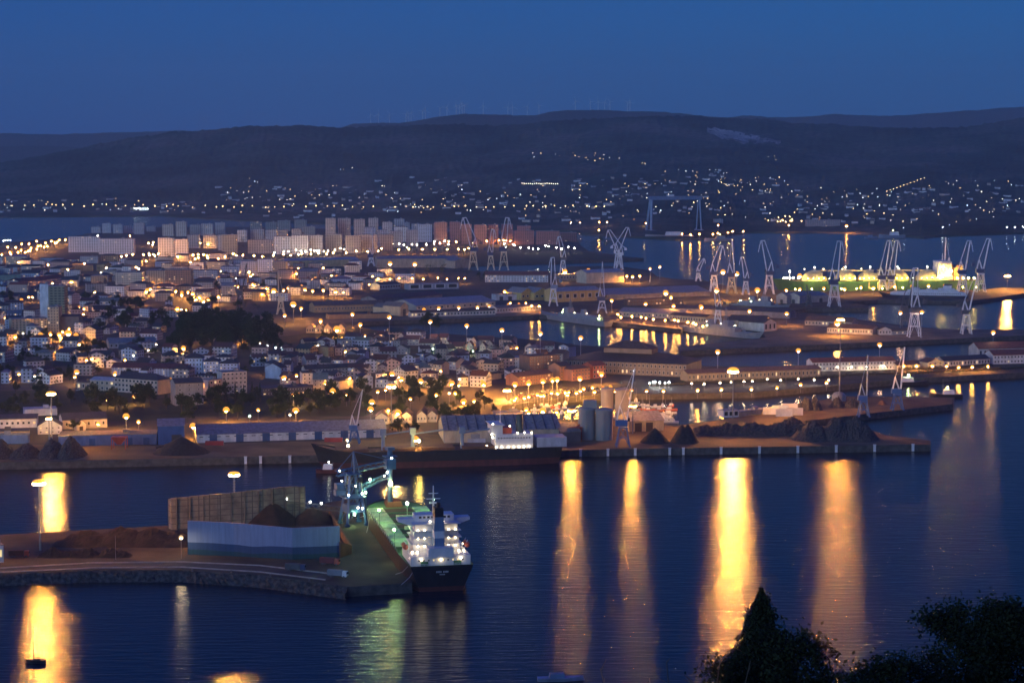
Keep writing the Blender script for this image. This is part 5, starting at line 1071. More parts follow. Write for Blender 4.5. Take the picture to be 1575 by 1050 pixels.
b = MB(); b.tube((X(1448), 0, 43), (X(1448), 0, 54), .8, .4, 6); b.bar((X(1448), -4, 50), (X(1448), 4, 50), .6); b.build('mast', M_SHIPW, o)
for px, z in ((1440, 22), (1450, 26), (1457, 30), (1466, 20), (1475, 20), (1483, 20), (1492, 20), (1444, 36)): lampball(o, (X(px), 17, z), M_DKY, 1.0)
for px in (1218, 1213, 1208, 1226, 1204): lampball(o, (X(px), 6, 21), M_DKW if px < 1220 else M_DKY, 1.2)
lampball(o, (X(1213), 4, 30), M_DKW, 1.2); b = MB(); b.tube((X(1213), 4, 17), (X(1213), 4, 32), .5, None, 6); b.build('foremast', M_SHIPW, o)
M_LET = mat('cream_letter_paint', (.75, .6, .25), .6, var=0); M_SIDE = em('hull_side_lamp', (1, .72, .14), 60*LAMP)
b = MB()
def stroke(x0, z0, x1, z1, w=2.0):      # letter strokes on the port side (faces the viewer); x runs to the left in the picture
    b.tube((x0, 22.6, z0+1.5), (x1, 22.6, z1+1.5), w*.6, None, 4)
lx = X(1329); stroke(lx, 5, lx, 14); stroke(lx, 5.4, lx-5, 5.4)
lx = X(1343); stroke(lx, 5, lx, 14); stroke(lx, 14, lx-6, 5); stroke(lx-6, 5, lx-6, 14)
lx = X(1357); stroke(lx, 6, lx, 13); stroke(lx, 13.4, lx-6, 13.4); stroke(lx, 5.6, lx-6, 5.6); stroke(lx-6, 5.6, lx-6, 9.4); stroke(lx-6, 9.4, lx-3, 9.4); stroke(lx-6, 13.4, lx-6, 12)
b.build('hull_lettering', M_LET, o)
for px, zz in ((1332, 3), (1347, 3), (1308, 3), (1285, 3), (1240, 3), (1215, 3), (1378, 4), (1470, 4), (1490, 4)): lampball(o, (X(px), 31, zz+4), M_SIDE, .8)
# --- white liner laid up in front of the tanker
S, Bw = at(1488, 464, 0), at(1356, 462, 0)
o, L = ship_root('liner', 'laid up white liner with navy hull in front of the tanker stern', 'liner', S, Bw)
hull(o, L, 17, 8.2, .6, [M_NAVYH, M_NAVYH], sheer=3.5, fine=.74, rake=.09)
b = MB(); b.loft([[(x, sy*w, z) for sy, z in ((-1, 8), (1, 8), (1, h), (-1, h))] for x, w, h in ((2, 6.5, 12), (8, 7.6, 12.5), (L*.72, 7.6, 12.8), (L*.86, 4.5, 12.4), (L*.9, 2, 11.5))]); b.build('main_deckhouse', M_SHIPW, o)
b = MB(); b.loft([[(x, sy*w, z) for sy, z in ((-1, 12.7), (1, 12.7), (1, h), (-1, h))] for x, w, h in ((12, 5.5, 15.2), (L*.62, 5.5, 15.4), (L*.7, 3.5, 15.0))]); b.build('boat_deck', M_SHIPW, o)
b = MB(); b.box((L*.62, 0, 16.8), (9, 12, 2.6)); b.build('bridge', M_SHIPW, o)
b = MB(); b.m = 0; b.loft([[(x, sy*w, z) for x, sy in ((L*.25+q-6, -1), (L*.25+q+5, -1), (L*.25+q+5, 1), (L*.25+q-6, 1))] for z, w, q in ((15, 3.5, 0), (21, 3, -1.5))]); b.m = 1; b.loft([[(x, sy*w, z) for x, sy in ((L*.25+q-6, -1), (L*.25+q+4.5, -1), (L*.25+q+4.5, 1), (L*.25+q-6, 1))] for z, w, q in ((21.01, 3, -1.5), (23, 2.8, -2))]); b.build('funnel', [M_SHIPW, M_NAVYH], o)
winrow(o, 8, L*.7, 7.68, 10.6, 26, 1.5, 1.0, 'x', .0)
for sd in (-1, 1):
    for i in range(4):
        b = MB(); x = 20+i*15; b.loft([[(x+q, sd*6.6+w*math.cos(a), 16.4+w*math.sin(a)) for a in [2*math.pi*i2/6 for i2 in range(6)]] for q, w in ((-3.5, .2), (-2.4, 1), (2.4, 1), (3.5, .2))]); b.build('lifeboat', M_SHIPW, o)
# --- grey warships
def warship(S, Bw, label, B=14, lit=True, mastx=.55, zmast=26):
    o, L = ship_root('warship', label, 'warship', S, Bw, 'grey naval ships in the basin')
    hull(o, L, B, 6.5, .5, [M_GREYS, M_BLK], sheer=3, fine=.66, rake=.07, deckm=M_GREYS)
    b = MB(); b.loft([[(x, sy*w, z) for sy, z in ((-1, 6.3), (1, 6.3), (.85, h), (-.85, h))] for x, w, h in ((L*.12, 4.5, 9.8), (L*.3, 5.5, 11), (L*.62, 5.5, 11.4), (L*.7, 4.5, 10))]); b.build('superstructure', M_GREYS, o)
    b = MB(); b.box((L*.58, 0, 14), (11, 9, 5.6), taper=.85); b.build('bridge', M_GREYS, o)
    b = MB(); b.box((L*.35, 0, 13.5), (8, 5, 6), taper=.8); b.build('funnel', M_GREYS, o)
    b = MB(); b.lattice((L*mastx, 0, 15), (L*mastx, 0, zmast), 4, .8, .35, 5); b.tube((L*mastx, 0, zmast), (L*mastx, 0, zmast+6), .2, .1, 5); b.bar((L*mastx, -3, zmast-3), (L*mastx, 3, zmast-3), .3); b.build('mast', M_GREYS, o)
    b = MB(); b.tube((L*.78, 0, 7), (L*.78, 0, 9), 1.8, 1.5, 8); b.tube((L*.79, 0, 8.4), (L*.85, 0, 9.6), .25, None, 6); b.build('gun_turret', M_GREYS, o)
    b = MB(); b.box((L*.06, 0, 6.6), (L*.1, B*.7, .3)); b.build('helicopter_deck', M_DKST, o)
    if lit:
        for i in range(8): lampball(o, (L*(.08+.09*i), (-1)**i*4.5, 9+(i*7 % 5)), M_DKLAMP if i % 3 else M_DKG, .5)
    return o
warship(at(935, 503, 0), at(833, 489, 0), 'grey warship with lattice mast moored at the dock quay')
warship(at(1052, 509, 0), at(1172, 523, 0), 'low grey frigate moored beside the naval pier', zmast=30)
warship(at(1128, 474, 0), at(1214, 478, 0), 'grey white naval auxiliary berthed left of the pink sheds', B=15)
warship(at(1148, 451, 0), at(1092, 446, 0), 'dim naval ship behind the derrick at the tanker pier head', lit=False) if False else None
# --- far dockyard vessels
boat(at(1372, 366, 0), math.pi, 60, 16, 7, M_BLUEG, M_SHIPW, 'brightly lit blue hulled workboat at the far dockyard', 'workboat', mast=20, name='far_workboat', lampm=M_DKY)
boat(at(1340, 367, 0), 0, 30, 12, 4, M_BLUEG, M_BLUEG, 'dim floating platform left of the lit far workboat', 'workboat', mast=16, name='far_workboat')
boat(at(1105, 371, 0), math.pi, 60, 16, 6, M_GREYS, M_GREYS, 'grey ship with lit gangway below the giant gantry', 'ship', mast=14, name='far_ship', lampm=M_DKY)
boat(at(1030, 366, 0), math.pi, 110, 20, 7, M_GREYS, M_SHIPW, 'long grey vessel moored under the giant gantry', 'ship', mast=10, name='far_ship')
# ---------------------------------------------------------------- near pier furniture
def wall_thing(name, label, cat, pts, ytops, thick, m, z=QZ, part='panel'):
    """a free standing wall along picture points, one panel per stretch"""
    P = [at(x, y, z) for x, y in pts]; o = thing(name, label, cat, P[0]); prev = None
    for i in range(len(P)-1):
        a, b_ = P[i]-P[0], P[i+1]-P[0]; d = (b_-a).normalized(); n = Vector((-d.y, d.x, 0))*thick
        ha, hb = zat(P[i], ytops[i])-z, zat(P[i+1], ytops[i+1])-z; e = d*.004
        b = MB(); v = []
        for q, h in ((a+e, ha), (b_-e, hb)):
            v += [q, q+n, q+n+Vector((0, 0, h)), q+Vector((0, 0, h))]
        b.add(v, [(0, 4, 7, 3), (1, 2, 6, 5), (3, 7, 6, 2), (0, 3, 2, 1), (4, 5, 6, 7)]); b.build(part, m, o)
    return o
def mural():
    m = bpy.data.materials.new('painted_sea_mural'); m.use_nodes = True; t = m.node_tree; b = t.nodes['Principled BSDF']; L = t.links.new
    tc = t.nodes.new('ShaderNodeTexCoord'); sx = t.nodes.new('ShaderNodeSeparateXYZ'); L(tc.outputs['Object'], sx.inputs[0])
    n = t.nodes.new('ShaderNodeTexNoise'); n.inputs['Scale'].default_value = .045; n.inputs['Detail'].default_value = 1; L(tc.outputs['Object'], n.inputs[0])
    ad = t.nodes.new('ShaderNodeMath'); ad.operation = 'MULTIPLY_ADD'; ad.inputs[1].default_value = 2.6; L(n.outputs[0], ad.inputs[0]); L(sx.outputs[2], ad.inputs[2])
    dv = t.nodes.new('ShaderNodeMath'); dv.operation = 'DIVIDE'; dv.inputs[1].default_value = 20; L(ad.outputs[0], dv.inputs[0])
    cr = t.nodes.new('ShaderNodeValToRGB'); cr.color_ramp.interpolation = 'CONSTANT'; L(dv.outputs[0], cr.inputs[0]); e = cr.color_ramp.elements
    e[0].position = 0; e[0].color = (.02, .07, .09, 1); e[1].position = .185; e[1].color = (.035, .075, .17, 1); q = e.new(.36); q.color = (.22, .29, .45, 1)
    n2 = t.nodes.new('ShaderNodeTexNoise'); n2.inputs['Scale'].default_value = .5; n2.inputs['Detail'].default_value = 6
    r = t.nodes.new('ShaderNodeMapRange'); mpz = t.nodes.new('ShaderNodeMapping'); mpz.inputs['Scale'].default_value = (1.6, 1.6, .18); L(tc.outputs['Object'], mpz.inputs[0]); L(mpz.outputs[0], n2.inputs[0])
    fr = t.nodes.new('ShaderNodeMath'); fr.operation = 'DIVIDE'; fr.inputs[1].default_value = 6.1; L(sx.outputs[0], fr.inputs[0]); f2 = t.nodes.new('ShaderNodeMath'); f2.operation = 'FRACT'; L(fr.outputs[0], f2.inputs[0])
    jn = t.nodes.new('ShaderNodeMath'); jn.operation = 'GREATER_THAN'; jn.inputs[1].default_value = .045; L(f2.outputs[0], jn.inputs[0]); jm = t.nodes.new('ShaderNodeMath'); jm.operation = 'MULTIPLY_ADD'; jm.inputs[1].default_value = .14; jm.inputs[2].default_value = .86; L(jn.outputs[0], jm.inputs[0])
    r.inputs[1].default_value = .3; r.inputs[2].default_value = .7; r.inputs[3].default_value = .84; r.inputs[4].default_value = 1.07; L(n2.outputs[0], r.inputs[0]); r0 = r; r = t.nodes.new('ShaderNodeMath'); r.operation = 'MULTIPLY'; L(r0.outputs[0], r.inputs[0]); L(jm.outputs[0], r.inputs[1])
    vm = t.nodes.new('ShaderNodeVectorMath'); vm.operation = 'SCALE'; L(cr.outputs[0], vm.inputs[0]); L(r.outputs[0], vm.inputs['Scale']); L(vm.outputs[0], b.inputs['Base Color']); b.inputs['Roughness'].default_value = .8
    return m
M_MUR = mural()
o = wall_thing('painted_wall', 'long blue wall with painted sea bands on the near pier', 'wall', [(289,852.5),(360,855),(450,860),(523,856)], [800.5,804,812,809], 1.2, M_MUR)
def blockwall():
    m = bpy.data.materials.new('stacked_concrete_panels'); m.use_nodes = True; t = m.node_tree; b = t.nodes['Principled BSDF']; L = t.links.new
    tc = t.nodes.new('ShaderNodeTexCoord'); sx = t.nodes.new('ShaderNodeSeparateXYZ'); L(tc.outputs['Object'], sx.inputs[0])
    def ln(sock, per, w):
        d = t.nodes.new('ShaderNodeMath'); d.operation = 'DIVIDE'; d.inputs[1].default_value = per; L(sock, d.inputs[0]); f = t.nodes.new('ShaderNodeMath'); f.operation = 'FRACT'; L(d.outputs[0], f.inputs[0])
        l = t.nodes.new('ShaderNodeMath'); l.operation = 'LESS_THAN'; l.inputs[1].default_value = w; L(f.outputs[0], l.inputs[0]); return l.outputs[0]
    mx = t.nodes.new('ShaderNodeMath'); mx.operation = 'MAXIMUM'; L(ln(sx.outputs[0], 5.2, .09), mx.inputs[0]); L(ln(sx.outputs[2], 3.0, .10), mx.inputs[1])
    n = t.nodes.new('ShaderNodeTexNoise'); n.inputs['Scale'].default_value = .25; n.inputs['Detail'].default_value = 5; L(tc.outputs['Object'], n.inputs[0])
    cr = t.nodes.new('ShaderNodeValToRGB'); L(n.outputs[0], cr.inputs[0]); cr.color_ramp.elements[0].color = (.13, .11, .09, 1); cr.color_ramp.elements[0].position = .3; cr.color_ramp.elements[1].color = (.30, .26, .20, 1); cr.color_ramp.elements[1].position = .7
    m2 = t.nodes.new('ShaderNodeMix'); m2.data_type = 'RGBA'; L(mx.outputs[0], m2.inputs[0]); L(cr.outputs[0], m2.inputs[6]); m2.inputs[7].default_value = (.09, .08, .07, 1); L(m2.outputs[2], b.inputs['Base Color']); b.inputs['Roughness'].default_value = .9
    return m
M_BLK2 = blockwall()
o = wall_thing('concrete_wall', 'high tan concrete panel wall round the stockyard', 'wall', [(259,812),(264,815),(330,811),(400,806),(438,803),(470,801)], [767,766,760,753,748.5,748], 1.0, M_BLK2)
for i in range(10):
    px = 272+i*21; yb = 814-(px-264)*.068; P = at(px, yb+1.2)-o.location; yt = 766-(px-264)*.1; P0 = at(px, yb)
    b = MB(); b.box((P.x, P.y, (zat(P0, yt)-QZ)/2*.97), (.7, .9, (zat(P0, yt)-QZ)*.97)); b.build('buttress', mat('weathered_concrete', (.13, .115, .095), .9), o)
wall_thing('low_wall', 'low rust brown retaining wall below the ship unloader', 'wall', [(524,857),(541,851),(508,793)], [833,838,783], .8, M_RUST)
def heap(name, label, cat, px0, px1, yb, ytop, depth, m, seed, peaks=((.5, 1.0),), rough=.6, z=QZ, res=44, grp=None):
    A, B = at(px0, yb, z), at(px1, yb, z); W = (B-A).length; C = (A+B)/2; h = zat(C, ytop)-z; o = thing(name, label, cat, (C.x, C.y+depth/2, z), 0, grp)
    b = MB(); nx, ny = res, max(10, res//3); vs = []
    for j in range(ny+1):
        for i in range(nx+1):
            u, v = i/nx*2-1, j/ny*2-1; q = 0
            for c, a in peaks: q = max(q, a*max(0, 1-math.hypot((u-(c*2-1))*(1.0+.9*(len(peaks) > 1)), v*.98)**1.15))
            edge = min(1, (1-abs(u))*6, (1-abs(v))*5); x, y = u*W/2, v*depth/2
            q = q*h+edge*min(1, q*4)*rough*(1.4*noise.noise((x*.22+seed, y*.22, seed))+1.0*noise.noise((x*.8, y*.8, seed)))
            vs.append((x, y, max(q, 0) if edge > 0 else -.2))
    b.add(vs, [(j*(nx+1)+i, j*(nx+1)+i+1, (j+1)*(nx+1)+i+1, (j+1)*(nx+1)+i) for j in range(ny) for i in range(nx)]); b.build('heap_surface', m, o, smooth=rough < .5)
    return o
M_COAL = ground_mat('black_heap_surface', (.012, .012, .013), (.035, .034, .034), .6); M_SOIL = ground_mat('brown_soil', (.018, .012, .009), (.045, .028, .018), .25); M_SCRAP = ground_mat('scrap_metal', (.02, .02, .022), (.10, .085, .075), .9)
heap('stockpile', 'brown cone of bulk cargo behind the blue painted wall', 'stockpile', 370, 455, 812, 775, 34, M_SOIL, 3, rough=.25)
heap('stockpile', 'lower dark stockpile beside the unloader feet', 'stockpile', 440, 515, 808, 785, 26, M_SOIL, 8, rough=.25)
heap('soil_mound', 'long dark soil mound left of the concrete wall', 'soil mound', 74, 288, 842, 815, 22, M_SOIL, 5, peaks=((.25, .8), (.5, 1), (.72, .95), (.9, .7)), rough=.7, res=70)
heap('soil_mound', 'front dark hedge topped mound beside the pier road', 'soil mound', 55, 200, 858, 846, 9, M_SOIL, 6, peaks=((.2, 1), (.5, 1), (.8, 1)), rough=.9, res=60)
heap('scrap_heap', 'left of the dark scrap heaps on the quay', 'scrap heap', -40, 62, 707, 680, 30, M_SCRAP, 11, peaks=((.3, 1), (.7, .8)), rough=1.6)
heap('scrap_heap', 'right of the dark scrap heaps on the left quay', 'scrap heap', 44, 134, 707, 675, 34, M_SCRAP, 12, peaks=((.3, .9), (.62, 1)), rough=1.6)
heap('coal_heap', 'black cone heap in front of the blue arched shed', 'coal heap', 229, 318, 701, 676, 30, M_COAL, 13, rough=.3)
heap('coal_heap', 'left of the two black heaps beside the blue harbour crane', 'coal heap', 986, 1032, 683, 661, 22, M_COAL, 14, rough=.35)
heap('coal_heap', 'right larger flat topped heap of the two black heaps', 'coal heap', 1024, 1090, 683, 655, 26, M_COAL, 15, peaks=((.42, 1), (.55, 1)), rough=.35)
heap('scrap_heap', 'long low brown scrap bank along the right quay', 'scrap heap', 1066, 1262, 671, 653, 22, M_SCRAP, 16, peaks=((.12, .8), (.3, 1), (.5, 1), (.7, 1), (.88, .9)), rough=1.5, res=80)
heap('scrap_heap', 'large dark scrap heap at the right end of the quay', 'scrap heap', 1222, 1362, 680, 645, 34, M_SCRAP, 17, peaks=((.25, .8), (.5, .95), (.72, 1)), rough=1.5, res=64)
heap('scrap_heap', 'jagged dark scrap heap on the jetty', 'scrap heap', 1230, 1272, 632, 610, 26, M_SCRAP, 18, rough=2.4, peaks=((.35, 1), (.65, .9)))
heap('scrap_heap', 'low scrap heap beside the dark blue jetty crane', 'scrap heap', 1275, 1330, 628, 614, 20, M_SCRAP, 19, rough=2.0, peaks=((.3, 1), (.7, 1)))
heap('scrap_heap', 'small scrap pile in the middle of the jetty', 'scrap heap', 1308, 1328, 626, 619, 12, M_SCRAP, 20, rough=1.2)
heap('scrap_heap', 'rust red small pile near the jetty tip', 'scrap heap', 1350, 1366, 623, 616, 10, M_RUST, 21, rough=1.0)
heap('scrap_heap', 'dark pile in front of the white jetty shed', 'scrap heap', 1195, 1240, 655, 643, 12, M_SCRAP, 22, rough=1.4)
# ship unloader
M_UNL = mat('unloader_blue_paint', (.035, .10, .25), .5, var=.25)
P = at(543, 806); Tp = at(600, 779, 12); d = Tp-P; rz = math.atan2(d.y, d.x); rl = math.hypot(d.x, d.y)
o = thing('ship_unloader', 'blue ship unloader reaching over the bulk carrier from the near pier', 'ship unloader', P, rz)
s = mpp(P); z1 = (806-764)*s; z2 = (806-727)*s; z3 = (806-693)*s
for i in (-1, 1):
    for j in (-1, 1):
        b = MB(); b.tube((i*5.4, j*5.4, 0), (i*3.6, j*3.6, z1), .85, .75, 4); b.box((i*5.4, j*5.4, .6), (2.6, 1.8, 1.2)); b.build('leg', M_UNL, o)
        b = MB(); b.tube((i*3.6, j*3.6, z1), (i*2.6, j*2.6, z2), .8, .7, 4); b.build('tower_column', M_UNL, o)
b = MB()
for zz, a in ((z1*.5, 4.5), (z1, 3.8), ((z1+z2)/2, 3.1)):
    for j in (-1, 1): b.bar((-a, j*a, zz), (a, j*a, zz), .5); b.bar((j*a, -a, zz), (j*a, a, zz), .5)
for j in (-1, 1): b.bar((-5.2, j*5.2, 1), (3.6, j*3.6, z1), .3); b.bar((-3.6, j*3.6, z1), (2.6, j*2.6, z2), .3); b.bar((j*3.6, -3.6, z1), (j*2.6, 2.6, z2), .3)
b.build('bracing', M_UNL, o)
b = MB(); b.box((0, 0, z1+.4), (11, 10, .6)); b.box((-1, 0, z1*.62), (7, 7, 4)); b.box((0, 0, z2), (8, 7, .6)); b.box((-7, 1, z1+3), (5, 4, 3)); b.box((-7.5, 0, z2-6), (4, 4, 3)); b.build('machinery_deck', M_UNL, o)
b = MB(); b.lattice((-9, 0, z2+.5), (rl, 0, z2+4.5), 2.6, 2.2, .42, 10); b.build('boom', M_UNL, o)
b = MB()
for j in (-1, 1): b.bar((0, j*2.4, z2), (.5, 0, z3), .7); b.bar((3, j*2.4, z2), (.5, 0, z3), .6)
b.bar((.5, 0, z3), (rl-1.5, 0, z2+6), .35); b.bar((.5, 0, z3), (-9, 0, z2+1.8), .35); b.build('a_frame', M_UNL, o)
b = MB(); b.box((rl, 0, z2+3.6), (5, 4.6, 5.4)); b.box((rl, 0, z2+7.6), (6.4, 5.6, .5)); b.tube((rl, 0, z2+7.6), (rl, 0, z2+11), 1.5, 1.3, 10); b.box((rl, 0, z2+11.6), (4, 4, 1.6)); b.build('head_house', M_UNL, o)
zl = -2.0+12-QZ+2
b = MB(); b.tube((rl, 0, zl), (rl, 0, z2+1.2), 1.35, 1.35, 12); b.lathe([(1.35, 0), (1.9, -1), (1.6, -2.5)], (rl, 0, zl), 12); b.build('unloading_leg', M_UNL, o)
b = MB(); b.lattice((3, 0, z1+4), (rl-1.5, 0, z2-2.5), 2.4, 2.0, .36, 8); b.build('conveyor_boom', M_UNL, o)
b = MB(); b.box((2.8, -3.4, z2-3), (2.6, 2.4, 2.6)); b.build('operator_cab', M_GLASS, o)
for p, m_, r in [((rl, -2.5, z2+7), M_DKW, .5), ((rl-2.5, -2.4, z2-.4), M_DKW, .5), ((rl-4, -2, z2-2.2), M_DKLAMP, .45), ((rl-.5, -2.2, z2-6.5), M_DKY, .95), ((-4, -4.2, z1+2), M_DKW, .5), ((0, -4, z1+6.5), M_DKLAMP, .45), ((3.5, -4, z1+2.2), M_DKW, .45), ((1, -4.6, z1*.66), M_DKLAMP, .5), ((3.4, -4.6, z1*.62), M_DKW, .5), ((-7, -2.5, z2-3), M_DKW, .45), ((-8, -1, z1+6), M_DKW, .45), ((-1, -4.7, 6), M_DKG, .45), ((9, -1.6, z1+9), M_DKG, .4), ((-8, -2, z2+2.2), M_DKW, .4)]:
    lampball(o, p, m_, r, 'work_lamp')
# belt gallery from the stockyard to the unloader
A = at(404, 803); ha = zat(A, 768)-QZ; B = at(526, 800); hb = zat(B, 783)-QZ; dv = B-A; Lc = math.hypot(dv.x, dv.y)
o = thing('belt_conveyor', 'inclined belt conveyor with white lamps from the stockyard to the unloader', 'conveyor', A, math.atan2(dv.y, dv.x))
b = MB(); b.lattice((-2, 0, ha), (Lc, 0, hb), 2.4, 2.4, .3, 16); b.build('gallery', M_DKST, o)
b = MB(); b.box((-1.5, 0, ha+1), (4.5, 3.4, 3)); b.build('drive_house', M_UNL, o)
for t in (.02, .38, .72):
    b = MB()
    for j in (-1, 1): b.bar((Lc*t, j*2.4, 0), (Lc*t, j*1.1, ha+(hb-ha)*t-1.2), .4)
    for q in range(4): b.bar((Lc*t, -2.2+q*.2, 1+q*2.4), (Lc*t, 2.2-q*.2, 3.4+q*2.4), .25)
    b.build('trestle', M_CRANEY if t < .1 else M_DKST, o)
for t, r in ((.0, .75), (.025, .7), (.30, .5), (.60, .5), (.74, .45)): lampball(o, (Lc*t, -1.6, ha+(hb-ha)*t+2.2), M_DKW, r, 'walkway_lamp')
lampball(o, (1.5, -2, ha-2.5), M_DKY, .7, 'walkway_lamp')
# pier road kerbs, hut, lamp posts
for k, (pts, nm) in enumerate([([(0,874),(140,866),(280,864.5),(400,870),(520,884)], 'kerb'), ([(0,880.5),(150,873.5),(280,872.5),(400,880),(500,892)], 'kerb')]):
    for i in range(len(pts)-1):
        a, c = at(*pts[i]), at(*pts[i+1]); d = (c-a).normalized(); n = Vector((-d.y, d.x, 0))*.45; b = MB(); v = []
        for q in (a+d*.01, c-d*.01): v += [q, q+n, q+n+Vector((0, 0, .55)), q+Vector((0, 0, .55))]
        b.add(v, [(0, 4, 7, 3), (3, 7, 6, 2), (1, 2, 6, 5)]); struct(b.build('kerb', mat('pale_kerb_concrete', (.36, .34, .32), .85)))
sheet('pier_road', [(-190,885),(0,879.5),(150,872.8),(280,872),(400,879),(505,891),(530,880),(400,870.4),(280,865),(140,866.5),(0,874.4),(-190,880)], M_ASPH, .004)
# the stone slope under the pier road
pts = [(-190,890),(0,882.3),(150,876.3),(280,876.3),(400,884.3),(533,902.3)]
b = MB(); rr = random.Random(6); N = 150; rows_ = []
for i in range(N+1):
    t = i/N*(len(pts)-1); j = min(int(t), len(pts)-2); f = t-j; p = at(pts[j][0]+(pts[j+1][0]-pts[j][0])*f, pts[j][1]+(pts[j+1][1]-pts[j][1])*f)
    rows_.append([(p.x+rr.uniform(-.5, .5), p.y-.3-k*1.1+rr.uniform(-.5, .5), p.z-.15-k*.95+rr.uniform(-.45, .45)) for k in range(7)])
for i in range(N):
    for k in range(6): b.quad(rows_[i][k], rows_[i][k+1], rows_[i+1][k+1], rows_[i+1][k])
struct(b.build('rock_shore', ground_mat('tidal_rock', (.02, .02, .018), (.10, .095, .085), .5)))
def lorry(px, py, rz, cab, body, lab):
    o = thing('parked_lorry', lab, 'lorry', at(px, py, QZ+.01), rz); b = MB(); b.box((3.4, 0, 1.75), (2.2, 2.4, 2.5), taper=.94); b.build('cab', cab, o); b = MB(); b.box((-1.4, 0, 2.1), (7, 2.5, 2.4)); b.build('load_body', body, o)
    b = MB(); b.box((0, 0, .75), (9.4, 1.1, .3)); b.build('chassis', M_DKST, o); b = MB(); b.box((4.52, 0, 2.2), (.06, 2.0, .9)); b.build('windscreen', M_GLASS, o)
    for x in (-3.6, -2.4, 3.2):
        for y in (-1.1, 1.1): w_ = MB(); w_.tube((x, y-.15, .5), (x, y+.15, .5), .5, None, 12); w_.build('wheel', M_DKST, o)
lorry(508, 868, -.25, M_ORG, mat('faded_red_tarpaulin', (.22, .05, .05), .7), 'dull red lorry at the right end of the blue painted wall'); lorry(520, 887, -.3, M_SHIPW, mat('grey_tarpaulin', (.25, .27, .30), .7), 'grey covered lorry on the pier road corner'); lorry(30, 856, .1, M_ORG, M_RUST, 'rusty tipper lorry beside the gate hut'); lorry(455, 877, -.15, M_NAVY, M_DKST, 'dark lorry on the pier road below the blue painted wall')
for i, x in enumerate((300, 360, 420, 480, 540, 575, 600, 622)):
    y = 880 if x < 350 else lerp_tab([(350, 881), (400, 886), (535, 900.5), (545, 870), (575, 818), (600, 850), (622, 880)], x) if x < 545 else lerp_tab([(545, 771), (575, 806), (600, 845), (622, 878)], x); o = thing('mooring_bollard', f'{["first","second","third","fourth","fifth","sixth","seventh","last"][i]} dark mooring bollard from left along the near pier edge', 'bollard', at(x-4, y-1.5), 0, 'mooring bollards on the near pier')
    b = MB(); b.lathe([(.5, 0), (.42, .2), (.32, .7), (.6, .95), (.55, 1.15), (.05, 1.25)], (0, 0, 0), 12); b.build('post', M_DKST, o); b = MB(); b.box((0, 0, .06), (1.4, 1.4, .12)); b.build('base', M_EDGE, o)
bld('gate_hut', 'small white hut at the left end of the near pier', 'hut', -12, 866, 6, 864.5, 839, 6, 'flat', .3, WHITE, LGREY, win=(2, 1, .2))
lamp(279, 825, 'stw', label='slim lamp post left of the blue painted wall', base=858, group='slim lamp posts on the near pier')
b = MB(); o = thing('flag_pole', 'thin unlit pole on the dark pier mound', 'pole', at(178, 862)); b.tube((0, 0, 0), (0, 0, 12), .14, .07, 6); b.build('shaft', M_STEEL, o); b = MB(); b.box((0, 0, .2), (.6, .6, .4)); b.build('foot', M_EDGE, o)
# silos
M_SILO = mat('silo_concrete', (.34, .32, .30), .85, var=.2, scale=.08)
for x, yb, yt, r, lab in [(903, 677, 628, 13.5, 'front left fat grey silo, lit orange on its left side'), (930, 678, 630, 13.5, 'front right fat grey silo beside the crane'), (934, 655, 598, 9.5, 'rear left tall silo with ringed top'), (957, 655, 599, 10.5, 'rear right tall silo behind the crane jib')]:
    P = at(x, yb); s = mpp(P); R = r*s; P.y += R; h = zat(P, yt)-QZ
    o = thing('silo', lab, 'silo', P, 0, 'grey silos on the quay')
    b = MB(); b.lathe([(R, 0), (R, h)], (0, 0, 0), 32); b.build('shell', M_SILO, o, smooth=True)
    b = MB(); b.lathe([(R+.35, h-1.4), (R+.35, h), (R*.9, h+.8), (.2, h+1.6)], (0, 0, 0), 32); b.lathe([(R+.02, h-1.4), (R+.35, h-1.4)], (0, 0, 0), 32); b.build('cap', M_SILO, o)
    b = MB(); b.bar((-.5, -R-.4, 0), (-.5, -R-.4, h), .14); b.bar((.5, -R-.4, 0), (.5, -R-.4, h), .14)
    for q in range(int(h/2)): b.bar((-.5, -R-.4, 1+q*2), (.5, -R-.4, 1+q*2), .1)
    b.build('ladder', M_STEEL, o); reg(o, -R, R, -R, R)
    if yb > 670 and x < 910:
        b = MB(); b.box((2, 0, h+3), (9, 7, 5)); b.build('headhouse', M_SILO, o)
o = thing('loading_hopper', 'red loading hopper with slanted chute left of the silos', 'hopper', at(884, 676)); b = MB(); b.loft([[(-5, -4, 9), (5, -4, 9), (5, 4, 9), (-5, 4, 9)], [(-1.5, -1.5, 3), (1.5, -1.5, 3), (1.5, 1.5, 3), (-1.5, 1.5, 3)]]); b.build('funnel', M_ORG, o); b = MB()
for i in (-1, 1):
    for j in (-1, 1):
        l_ = MB(); l_.bar((i*4.4, j*3.6, 0), (i*4.4, j*3.6, 9), .5); l_.build('leg', M_ORG, o); b = MB(); b.bar((-4, 0, 5), (9, 0, 14), 1.3); b.build('chute', M_ORG, o)
o = thing('loading_hopper', 'dull red hopper in front of the long blue grey store', 'hopper', at(184, 690)); b = MB(); b.loft([[(-5, -4, 8), (5, -4, 8), (5, 4, 8), (-5, 4, 8)], [(-1.2, -1.5, 3), (1.2, -1.5, 3), (1.2, 1.5, 3), (-1.2, 1.5, 3)]]); b.build('funnel', M_ORG, o); b = MB()
for i in (-1, 1):
    for j in (-1, 1):
        l_ = MB(); l_.bar((i*4.4, j*3.6, 0), (i*4.4, j*3.6, 8), .5); l_.build('leg', M_ORG, o)
